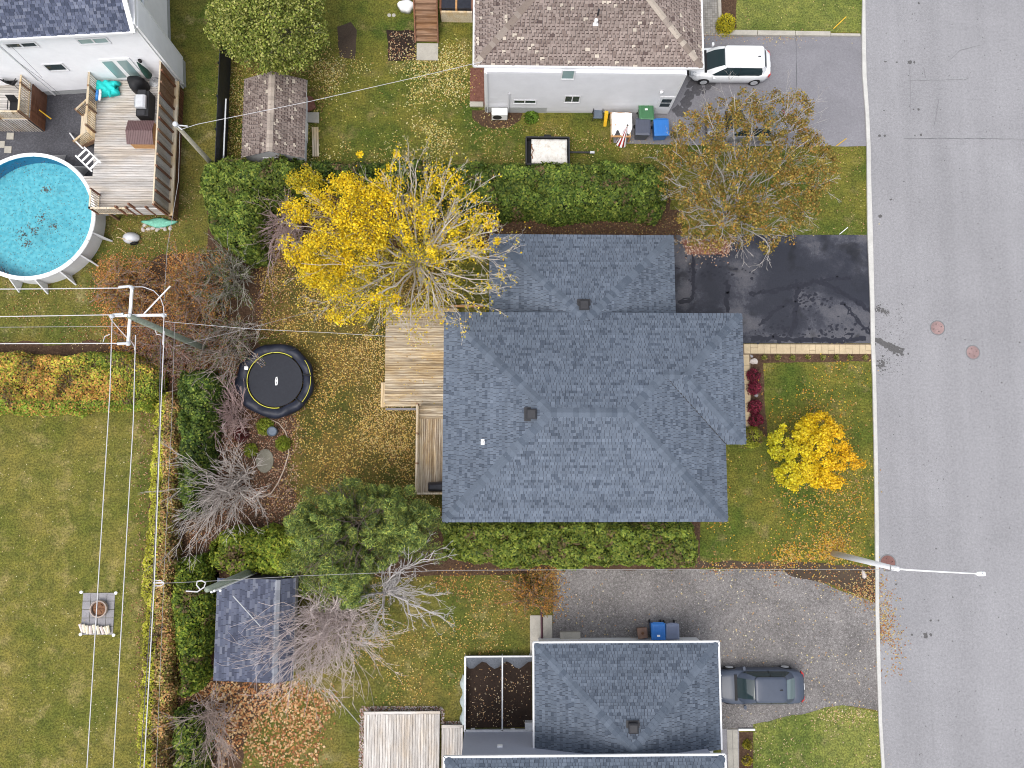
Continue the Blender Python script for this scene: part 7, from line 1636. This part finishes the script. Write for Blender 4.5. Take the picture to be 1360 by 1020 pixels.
cable('first service cable down the wall of the white house', [(-10, 42, 6.0), (22, 68, 5.2), (56, 103, 4.0)], .02, 'wire_dark'); cable('second service cable down the wall of the white house', [(-10, 52, 6.0), (20, 78, 5.0), (50, 107, 3.8)], .02, 'wire_dark'); cable('third service cable crossing the wall onto the dark gravel', [(26, 84, 5.0), (58, 107, 3.4), (83, 128, 1.2)], .02, 'wire_dark')
single('guy_wire', (MB().tube([P(310, 792, 5.0), P(346, 832, 3.0)], .03, 5), M['galv']), 'slanting guy wire over the dark shed roof', 'cable'); single('guy_wire', (MB().tube([P(437, 915, .9), P(481, 966, .1)], .022, 5), M['wire_grey']), 'slanting guy wire reaching the lawn beside the bottom deck', 'cable')
Z2 = 7.0; t2 = P(233, 165, Z2); t_ = thing('utility_pole', (t2.x, t2.y, 0), 'slim wooden pole rising by the pool deck fence with a pale cap', 'utility pole')
link('pole', (MB().tube([(t2.x, t2.y, 0), (t2.x, t2.y, Z2)], [.15, .10], 12), M['pole_wood']), t_, smooth=True); link('cap', (MB().lathe([(.12, -.1), (.13, .05), (.08, .1)], (t2.x, t2.y, Z2), 12), M['galv']), t_)
for a in ((t2.x + .3, t2.y - .25), (t2.x + .55, t2.y - .05)): link('bracket', (MB().bar((t2.x, t2.y, Z2 - .1), (a[0], a[1], Z2 - .1), .05, .05), M['galv']), t_)
Z3 = 8.0; t3 = P(275, 783, Z3); t_ = thing('utility_pole', (t3.x, t3.y, 0), 'greenish wooden pole leaning over the dark shed with white insulators', 'utility pole')
link('pole', (MB().tube([(t3.x, t3.y, 0), (t3.x, t3.y, Z3)], [.19, .13], 12), M['pole_green']), t_, smooth=True)
link('conduit', (MB().tube([(t3.x + .12, t3.y - .14, .5), (t3.x + .12, t3.y - .14, Z3 - .2)], .05, 8), M['white_bright']), t_)
for q, z_0 in ((P(284, 785, 8), 7.9), (P(313, 774, 8), 6.9)): link('insulator', (MB().lathe([(.03, -.08), (.06, 0), (.055, .06), (.02, .08)], (q.x if z_0 > 7 else t3.x + .22, q.y if z_0 > 7 else t3.y - .2, z_0), 10), M['white_bright']), t_)
link('cable_loop', (MB().tube([P(x, y, 8) for x, y in ((247, 785), (262, 786), (271, 780), (273, 774), (268, 771), (262, 772), (261, 777), (266, 783))], .03, 6), M['wire']), t_); link('crossarm', (MB().bar(P(204, 774, 9.7), P(218, 774, 9.7), .05, .05), M['wire']), t_); link('loop_clamp', (MB().tube([P(x, y, 9.7) for x, y in ((206, 778), (214, 778), (218, 775), (214, 771), (206, 771))], .025, 6), M['wire']), t_)

# ------------------------------------------------------------------ vehicles
def rrect(hx0, hx1, hy, r, z, n=5, pinch=0.0, cx=0.0):
    """rounded outline from x=hx0 (rear) to x=hx1 (front)"""
    out = []
    for (sx, sy, a0) in ((hx1, hy, 0), (hx0, hy, 90), (hx0, -hy, 180), (hx1, -hy, 270)):
        for i in range(n):
            a = math.radians(a0 + 90 * i / (n - 1)); cxx = sx - r if sx == hx1 else sx + r; cyy = sy - r if sy > 0 else sy + r
            out.append((cxx + r * math.cos(a), cyy + r * math.sin(a), z))
    return out
def car(label, loc, rz, L_, W_, H_, body, suv=False, group=None, roofrail=False):
    t_ = thing('parked_car', (loc.x, loc.y, 0.015), label, 'car', group, rz)
    K = lambda n, mb, m_, **k: link(n, (mb, m_) if not isinstance(mb, tuple) else mb, t_, world_coords=False, **k)
    h = L_ / 2; w = W_ / 2; zb = .98 if suv else .88; zh = .98 if suv else .86; zt = 1.02 if suv else .98
    st = [(-h, .55, .55, .50), (-h + .06, .74, zt - .12, .32), (-h + .35, .92, zt, .24), (-h * .55, 1.0, zb + .02, .20), (0, 1.0, zb, .20), (h * .42, 1.0, zb - .01, .20), (h * .62, .98, zh - .02, .2), (h - .35, .90, zh - .12, .24), (h - .07, .70, zh - .26, .32), (h, .50, .50, .42)]
    fin = []
    for (a, b) in zip(st, st[1:]):
        for k in range(3): t = k / 3; t2_ = t * t * (3 - 2 * t); fin.append(tuple([a[0] + (b[0] - a[0]) * t] + [a[i] + (b[i] - a[i]) * t2_ for i in (1, 2, 3)]))
    fin.append(st[-1]); rings = []
    for x, f, z1, z0 in fin:
        y = w * f; m_ = z0 + (z1 - z0) * .5
        rings.append([(x, -y * .9, z0), (x, -y, z0 + .12), (x, -y, m_), (x, -y * .975, z1 - .10), (x, -y * .90, z1 - .02), (x, -y * .6, z1 + .01), (x, 0, z1 + .025), (x, y * .6, z1 + .01), (x, y * .90, z1 - .02), (x, y * .975, z1 - .10), (x, y, m_), (x, y, z0 + .12), (x, y * .9, z0)])
    mb = MB(); mb.loft(rings); K('body', mb, M[body], smooth=True)
    gx0, gx1 = (-h + .30, h - .88) if suv else (-h + .45, h - 1.07)       # glasshouse at the belt
    tx0, tx1 = (-h + .62, h - 1.85) if suv else (-h + 1.18, h - 1.93)      # at the roof
    gy, ty = w * .90, w * .70
    base = rrect(gx0, gx1, gy, .50, zb - .03); mid = rrect((gx0 + tx0) / 2 - .05, (gx1 + tx1) / 2 + .05, (gy + ty) / 2 + .03, .40, (zb + H_) / 2 + .02); top_ = rrect(tx0, tx1, ty, .26, H_ - .05)
    n_ = len(base); 
    def part(idx, nm, mt, o=0.0):
        mb = MB(); ii = list(idx) + [(idx[-1] + 1) % n_]; q_ = len(ii)
        vs = [tuple(r_[i]) for r_ in (base, mid, top_) for i in ii]
        fs = [(k * q_ + i, k * q_ + i + 1, (k + 1) * q_ + i + 1, (k + 1) * q_ + i) for k in (0, 1) for i in range(q_ - 1)]
        mb.add(vs, fs); K(nm, mb, M[mt], smooth=True)
    part([18, 19, 0], 'windscreen', 'glass_car'); part([8, 9, 10], 'rear_window', 'glass_car' if suv else 'glass_pale'); part([3, 4, 5], 'side_window', 'glass_car'); part([13, 14, 15], 'side_window', 'glass_car')
    part([1, 2], 'pillar', body); part([6, 7], 'pillar', body); part([11, 12], 'pillar', body); part([16, 17], 'pillar', body)
    mb = MB(); mb.loft([[(p[0], p[1], p[2] - .01) for p in rrect(tx0 - .03, tx1 + .03, ty + .02, .17, H_ - .05)], rrect(tx0, tx1, ty, .18, H_ - .02), rrect(tx0 + .12, tx1 - .12, ty - .13, .14, H_ + .0), rrect(tx0 + .4, tx1 - .4, ty - .35, .1, H_ + .012)]); K('roof', mb, M[body], smooth=True)
    for s_ in (-1, 1):
        bx_ = (gx0 + gx1) / 2 - .1; mb = MB().bar((bx_, s_ * (gy + .0), zb), (bx_ + (.02), s_ * (ty + .005), H_ - .06), .07, .03, up=(1, 0, 0)); K('door_pillar', mb, M['black'])
        K('mirror', MB().loft([rrect(-.07, .06, .10, .04, z) for z in (0, .12)]), M[body], smooth=False).location = (gx1 - .42, s_ * (w + .08), zb - .02)
        for x_ in (-h + .85, h - .88):
            wc = (x_, s_ * (w - .10)); mb = MB(); r_ = .34
            rg = []
            for yo, rr in ((-.11, r_ * .9), (-.09, r_), (.09, r_), (.11, r_ * .9)): rg.append([(x_ + rr * math.cos(a), wc[1] + yo, r_ + rr * math.sin(a)) for a in [2 * math.pi * i / 20 for i in range(20)]])
            mb.loft(rg); wh_ = K('wheel', mb, M['black']); mb = MB(); mb.loft([[(x_ + rr * math.cos(a), wc[1] + s_ * yo, r_ + rr * math.sin(a)) for a in [2 * math.pi * i / 10 for i in range(10)]] for yo, rr in ((.10, .22), (.125, .21), (.12, .05))]); link('rim', (mb, M['galv']), wh_, world_coords=False)
        mb = MB(); mb.loft([[(h - .34, s_ * w * .86, zh - .20), (h - .34, s_ * w * .62, zh - .10), (h - .34, s_ * w * .62, zh - .20), (h - .34, s_ * w * .86, zh - .33)], [(h - .06, s_ * w * .70, zh - .28), (h - .04, s_ * w * .48, zh - .26), (h - .03, s_ * w * .48, zh - .38), (h - .05, s_ * w * .70, zh - .42)]]); K('headlight', mb, M['glass_clear'])
        mb = MB(); mb.loft([[(-h + .16, s_ * w * .89, zt - .18), (-h + .16, s_ * w * .74, zt - .12), (-h + .16, s_ * w * .74, zt - .28), (-h + .16, s_ * w * .89, zt - .34)], [(-h + .035, s_ * w * .74, zt - .18), (-h + .02, s_ * w * .52, zt - .16), (-h + .02, s_ * w * .52, zt - .28), (-h + .035, s_ * w * .74, zt - .30)]]); K('taillight', mb, M['red'])
    K('wiper_cowl', MB().bar((gx1 + .02, -gy * .8, zb + .0), (gx1 + .02, gy * .8, zb + .0), .14, .03, up=(0, 0, 1)), M['black'])
    K('antenna', MB().loft([rrect(-.09, .09, .03, .02, H_ + .005), rrect(-.08, -.02, .012, .01, H_ + .06)]), M['black']).location = (tx0 + .3, 0, 0)
    K('seat', MB().box(tx1 - .2, -.5, .5, tx1 + .2, -.1, 1.0), M['black']); K('seat', MB().box(tx1 - .2, .1, .5, tx1 + .2, .5, 1.0), M['black'])
    K('bumper', MB().bar((h - .01, -w * .55, .42), (h - .01, w * .55, .42), .06, .16), M['dark_metal']); K('licence_plate', MB().box(-h - .015, -.16, .62, -h + .02, .16, .76), M['white'])
    return t_
M['car_white'] = paint('car_white', (0.80, 0.81, 0.82), .25, 0, .6); M['car_grey'] = paint('car_grey', (0.045, 0.058, 0.088), .42, 0, .15); M['car_maroon'] = paint('car_maroon', (0.22, 0.22, 0.24), .3, .2, .5)
M['glass_car'] = glassmat('glass_car', (0.02, 0.035, 0.04), .04); M['glass_pale'] = glassmat('glass_pale', (0.11, 0.15, 0.16), .08); M['glass_clear'] = glassmat('glass_clear', (0.45, 0.47, 0.5), .1)
car('white SUV with dark glass parked by the brown roofed house', P(964.5, 93.5), math.pi, 4.7, 1.88, 1.6, 'car_white', True)
car('grey-silver car half hidden beneath the brown tree', P(986, 171), math.pi, 4.5, 1.82, 1.5, 'car_maroon', False)
car('dark blue-grey sedan parked nose-in beside the bottom house', P(1003, 907), math.pi, 4.75, 1.84, 1.44, 'car_grey', False)
# trailer with a cracked white cover
c_ = P(726, 208.5); t_ = thing('utility_trailer', (c_.x, c_.y, 0), 'small black trailer with a stained white cover, parked against the long hedge', 'trailer')
hx, hy = 1.22, .80; link('frame', (MB().box(c_.x - hx, c_.y - hy, .35, c_.x + hx, c_.y + hy, .45), M['black']), t_)
for a, b in (((-hx, -hy), (hx, -hy)), ((-hx, hy), (hx, hy)), ((-hx, -hy), (-hx, hy)), ((hx, -hy), (hx, hy))): link('side_wall', (MB().bar((c_.x + a[0], c_.y + a[1], .68), (c_.x + b[0], c_.y + b[1], .68), .07, .5), M['dark_metal']), t_)
mb = MB(); nx, ny = 12, 8; cx0, cx1 = c_.x - hx + .30, c_.x + hx - .12
vs = [(cx0 + (cx1 - cx0) * i / nx, c_.y - hy + .06 + (2 * hy - .2) * j / ny, .93 + .025 * math.sin(i * 1.7) * math.sin(j * 1.1)) for j in range(ny + 1) for i in range(nx + 1)]; mb.add(vs, [(j * (nx + 1) + i, j * (nx + 1) + i + 1, (j + 1) * (nx + 1) + i + 1, (j + 1) * (nx + 1) + i) for j in range(ny) for i in range(nx)])
M['dirty_white'] = gritmat('dirty_white', [(.36, (0.44, 0.38, 0.31)), (.47, (0.66, 0.63, 0.58)), (.6, (0.74, 0.72, 0.68))], 4, .7, .08, 1.2, .1, (.95, 1.03))
o = link('cover', (mb, M['dirty_white']), t_, smooth=True); so = o.modifiers.new('thickness', 'SOLIDIFY'); so.thickness = .2; so.offset = -1
crk = [(707, 191), (706, 196), (709, 200), (706, 206), (707, 211)]
link('cover_crack', (flat_strip([P(x, y, .96) for x, y in wob(crk, 2, .7)], .06, .985), M['rust']), t_)
link('toolbox', (MB().box(c_.x - .2, c_.y + hy + .04, .5, c_.x + .2, c_.y + hy + .22, .75), M['black']), t_)
link('tongue', (MB().bar((c_.x + hx, c_.y + .12, .42), (c_.x + hx + 1.35, c_.y + .12, .42), .09, .08), M['dark_metal']), t_); link('hitch', (MB().bar((c_.x + hx + 1.25, c_.y + .12, .42), (c_.x + hx + 1.5, c_.y + .12, .42), .12, .12), M['galv']), t_)
for s_ in (-1, 1):
    link('wheel', (MB().loft([[(c_.x + r_ * math.cos(a), c_.y + s_ * (hy + .02 + yo), .28 + r_ * math.sin(a)) for a in [2 * math.pi * i / 16 for i in range(16)]] for yo, r_ in ((.04, .24), (.06, .27), (.16, .27), (.18, .24))]), M['black']), t_)
# ------------------------------------------------------------------ wheelie bins
def bin_(label, px_, py_, mat, rz=0.0, zt=1.05, group='wheelie bins', logo=None, sc=1.0):
    c_ = P(px_, py_, zt); t_ = thing('wheelie_bin', (c_.x, c_.y, .02), label, 'bin', group, rz)
    K = lambda n, mb, m_, **k: link(n, (mb, m_), t_, world_coords=False, **k); s = sc
    K('body', MB().loft([[(x * .24 * s, y * .27 * s, .06) for x, y in ((-1, -1), (1, -1), (1, 1), (-1, 1))], [(x * .29 * s, y * .34 * s, .95) for x, y in ((-1, -1), (1, -1), (1, 1), (-1, 1))], [(x * .31 * s, y * .36 * s, .96) for x, y in ((-1, -1), (1, -1), (1, 1), (-1, 1))], [(x * .31 * s, y * .36 * s, 1.0) for x, y in ((-1, -1), (1, -1), (1, 1), (-1, 1))]]), M[mat])
    K('lid', MB().loft([[(x * .33 * s, y * .38 * s, 1.005) for x, y in ((-1, -1), (1, -1), (1, 1), (-1, 1))], [(x * .33 * s, y * .38 * s, 1.03) for x, y in ((-1, -1), (1, -1), (1, 1), (-1, 1))], [(x * .25 * s, y * .30 * s, 1.085) for x, y in ((-1, -1), (1, -1), (1, 1), (-1, 1))]]), M[mat], bevel=.012)
    for i in range(5): K('lid_rib', MB().box((-.20 + i * .1 - .01) * s, -.28 * s, 1.075, (-.20 + i * .1 + .01) * s, .28 * s, 1.095), M[mat])
    K('handle', MB().tube([(-.25 * s, .40 * s, .99), (.25 * s, .40 * s, .99)], .025, 6), M[mat])
    for x in (-.26, .26): K('wheel', MB().loft([[(x * s + o_, .32 * s + .10 * math.cos(a), .10 + .10 * math.sin(a)) for a in [2 * math.pi * i / 12 for i in range(12)]] for o_ in (-.03, .03)]), M['black'])
    if logo: K('logo', MB().box(-.09, -.05 + logo, 1.087, .07, .05 + logo, 1.097), M['white_bright'])
    return t_
bin_('green wheelie bin with a white mark, nearest the grey house wall', 858.5, 148.5, 'green_bin', .05, logo=.12, sc=1.3); bin_('black wheelie bin between the tarp and the blue bin', 854, 168.5, 'grey_bin', -.03, sc=1.3); bin_('bright blue wheelie bin beside the black one, top house', 878.5, 169, 'blue_bin', .04, sc=1.32)
bin_('bright blue wheelie bin at the wall of the bottom house', 874.5, 839, 'blue_bin', 0, logo=-.2, sc=1.15); bin_('pale grey-blue wheelie bin beside the blue one, bottom house', 893.5, 839, 'navy_bin', 0, sc=1.08)
c_ = P(853.5, 841, .6); M['tan_box'] = plain('tan_box', (0.24, 0.15, 0.11), .8, var=.2)
t_ = thing('compost_bin', (c_.x, c_.y, 0), 'small brown box bin left of the blue bin, bottom house', 'bin', None, .1)
link('body', (MB().loft([[(x * .2, y * .2, 0) for x, y in ((-1, -1), (1, -1), (1, 1), (-1, 1))], [(x * .24, y * .25, .55) for x, y in ((-1, -1), (1, -1), (1, 1), (-1, 1))]]), M['tan_box']), t_, world_coords=False); link('lid', (MB().box(-.27, -.28, .555, .27, .28, .61), M['tan_box']), t_, world_coords=False, bevel=.02); link('knob', (MB().lathe([(.08, .61), (.08, .65), (.02, .66)], (0, 0, 0), 12), M['rust']), t_, world_coords=False)
c_ = P(899, 173, .7); t_ = thing('metal_trash_can', (c_.x, c_.y, 0), 'round grey-brown trash can right of the blue bin', 'trash can'); M['can'] = plain('can', (0.16, 0.14, 0.13), .6, .3)
link('can', (MB().lathe([(.22, 0), (.26, .7)], (c_.x, c_.y, 0), 18), M['can']), t_); link('lid', (MB().lathe([(.29, .70), (.29, .74), (.2, .8), (.05, .84)], (c_.x, c_.y, 0), 18), M['can']), t_); link('handle', (MB().tube([(c_.x - .08, c_.y, .82), (c_.x, c_.y, .89), (c_.x + .08, c_.y, .82)], .015, 6), M['dark_metal']), t_)
# clutter by the grey wall
c_ = P(794, 150, .5); lawn_chair('dark blue folding chair against the grey wall', P(794, 152, .4), 0.0, 0.0, 'slate')
c_ = P(804.5, 158, .4); single('yellow_tool', (MB().loft([[(c_.x + x * .09, c_.y + y * .1 - .2, .02) for x, y in ((-1, -1), (1, -1), (1, 1), (-1, 1))], [(c_.x + x * .11, c_.y + y * .09 + .25, .75) for x, y in ((-1, -1), (1, -1), (1, 1), (-1, 1))]]), M['yellow']), 'yellow plastic sled standing beside the dark blue chair', 'sled', bevel=.02)
X0, Y0, X1, Y1 = RECT(811, 149, 838, 182, .8); t_ = thing('covered_wood_rack', ((X0 + X1) / 2, (Y0 + Y1) / 2, 0), 'wooden rack under a white tarp, beside the bins', 'rack')
for x_ in (X0 + .05, X1 - .05):
    for y_ in (Y0 + .05, Y1 - .05): link('post', (MB().box(x_ - .04, y_ - .04, 0, x_ + .04, y_ + .04, .78), M['orange_wood']), t_)
for y_ in (Y0 + .05, (Y0 + Y1) / 2, Y1 - .05): link('crossbar', (MB().box(X0, y_ - .05, .74, X1, y_ + .05, .79), M['orange_wood']), t_)
for x_ in (X0 + .05, X1 - .05, (X0 + X1) / 2): link('rail', (MB().box(x_ - .04, Y0, .69, x_ + .04, Y1, .735), M['wood_pale']), t_)
mb = MB(); nx, ny = 12, 14; vs = []
for j in range(ny + 1):
    for i in range(nx + 1):
        x = X0 + .06 + (X1 - X0 + .0) * i / nx; y = Y1 - .04 - (Y1 - Y0 - .28 + .2 * math.sin(i * 1.4) - .1 * (i > 9)) * j / ny; vs.append((x, y, .83 + .03 * math.sin(i * .9 + j * .3) + .02 * math.sin(j * 1.3)))
mb.add(vs, [(j * (nx + 1) + i, (j + 1) * (nx + 1) + i, (j + 1) * (nx + 1) + i + 1, j * (nx + 1) + i + 1) for j in range(ny) for i in range(nx)]); link('tarp', (mb, M['white_bright']), t_, smooth=True)
c_ = P(829, 178, .9); b0 = Vector((c_.x - .05, c_.y - .25, .03)); t_ = thing('closed_umbrella', tuple(b0), 'closed red and white striped umbrella leaning on the covered rack', 'umbrella'); M['pink'] = plain('pink', (0.62, 0.20, 0.20), .7)
tip = Vector((c_.x + .1, c_.y + .25, 1.35)); n_ = 16; ax = (tip - b0).normalized(); sx_ = ax.cross(Vector((1, 0, 0))).normalized(); sy_ = ax.cross(sx_)
for k in range(n_):
    mb = MB(); ring_ = []
    for f_, r_ in ((.05, .26), (.3, .19), (.7, .10), (.95, .04)):
        p = b0.lerp(tip, f_); ring_.append([p + (sx_ * math.cos(a) + sy_ * math.sin(a)) * (r_ * (1 + .25 * (k % 2))) for a in (2 * math.pi * k / n_, 2 * math.pi * (k + 1) / n_)])
    vs = [q for rg_ in ring_ for q in rg_]; mb.add(vs, [(0, 1, 3, 2), (2, 3, 5, 4), (4, 5, 7, 6)]); link('canopy_panel', (mb, M['white_bright' if k % 2 else 'red']), t_)
link('pole', (MB().tube([b0, tip + ax * .1], .02, 6), M['wood_brown']), t_); link('knob', (MB().lathe([(.02, 0), (.05, .03), (.03, .08)], tip + ax * .08, 8), M['black']), t_)
X0, Y0, X1, Y1 = RECT(653, 136, 674, 147.5, .7); Y1 = wyS - .12; Y0 = Y1 - .42; t_ = thing('heat_pump', ((X0 + X1) / 2, (Y0 + Y1) / 2, 0), 'white heat pump unit against the grey wall of the top house', 'heat pump')
link('casing', (MB().box(X0, Y0, .12, X1, Y1, .82), M['white_bright']), t_, bevel=.02); link('fan_grille', (MB().loft([[(X0 + .32 + r * math.cos(a), Y0 - o_, .47 + r * math.sin(a)) for a in [2 * math.pi * i / 20 for i in range(20)]] for o_, r in ((-.01, .26), (.012, .26), (.014, .2))]), M['dark_metal']), t_)
for x_ in (X0 + .1, X1 - .1): link('foot', (MB().box(x_ - .04, Y0, 0, x_ + .04, Y1, .12), M['black']), t_)
link('pipe_cover', (MB().box(X1 + .02, wyS - .09, .3, X1 + .09, wyS - .02, 2.4), M['siding_grey']), t_)
# planter box with red mulch and boulders at the corner of the top house
X0, Y0, X1, Y1 = RECT(624, 136, 642, 142.5); single('edging_block', (MB().box(X0, Y0, 0, X1, Y1, .12), M['concrete']), 'short concrete block closing the red mulch strip of the top house', 'edging', bevel=.01)
# outdoor stairs at the top
tr0 = P(567, 57); sw = .62; t_ = thing('wooden_stairs', (tr0.x, tr0.y, 0), 'brown wooden outdoor stairs coming down to a concrete slab, top edge', 'stairs')
for k in range(14):
    z = .19 * (k + 1); piece('tread', M['wood_brown'], tr0.x - sw, tr0.y + .28 * k, z - .045, tr0.x + sw, tr0.y + .28 * k + .29, z, t_)
    piece('riser', M['wood_brown'], tr0.x - sw, tr0.y + .28 * k + .27, z, tr0.x + sw, tr0.y + .28 * k + .29, z + .145, t_)
for s_ in (-1, 1):
    obar('stringer', M['wood_red'], (tr0.x + s_ * (sw + .04), tr0.y - .02, .08), (tr0.x + s_ * (sw + .04), tr0.y + 3.95, 2.75), .07, .28, t_)
X0, Y0, X1, Y1 = RECT(553.5, 58, 582, 80.5); single('concrete_slab', (MB().box(X0, Y0, 0, X1, Y1, .06), M['concrete']), 'square concrete slab at the foot of the brown stairs', 'slab', bevel=.01)
X0, Y0, X1, Y1 = RECT(585, -25, 627, 10.5, 1.2); t_ = thing('deck_skirting', ((X0 + X1) / 2, Y0, 0), 'dark framed enclosure between the brown stairs and the top house', 'enclosure')
for k in range(2):
    w_ = (X1 - X0) / 2; link('panel', (MB().box(X0 + k * w_ + .06, Y0, .1, X0 + (k + 1) * w_ - .06, Y1, 1.18), M['navy_panel'] if 'navy_panel' in M else M['black_vinyl']), t_)
for x_ in (X0, (X0 + X1) / 2, X1): link('frame', (MB().box(x_ - .055, Y0 - .05, 0, x_ + .055, Y1, 1.22), M['orange_wood' if x_ not in (X0, X1) else 'wood_red']), t_)
link('sill', (MB().box(X0, Y0 - .16, 0, X1, Y0 - .05, 1.0), M['wood_pale']), t_)
q = P(539, 6, .4); mb = MB(); mb.loft([[(q.x + r * .5 * math.cos(a) * (1 + .15 * math.sin(3 * a)), q.y + r * .35 * math.sin(a) * (1 + .1 * math.cos(5 * a)), z) for a in [2 * math.pi * i / 18 for i in range(18)]] for r, z in ((1, .02), (.98, .3), (.8, .42), (.3, .46))]); single('covered_object', (mb, M['white_bright']), 'something small under a white cover left of the brown stairs', 'cover', smooth=True)
for x_ in (517, 523): q = P(x_, 20.5); single('paving_disc', (MB().lathe([(.11, 0), (.11, .03), (.02, .035)], (q.x, q.y, 0), 12), M['concrete']), 'small round stone in the lawn, %s the brown stairs' % ('farther from' if x_ == 517 else 'nearer to'), 'stone', 'pair of round stones')
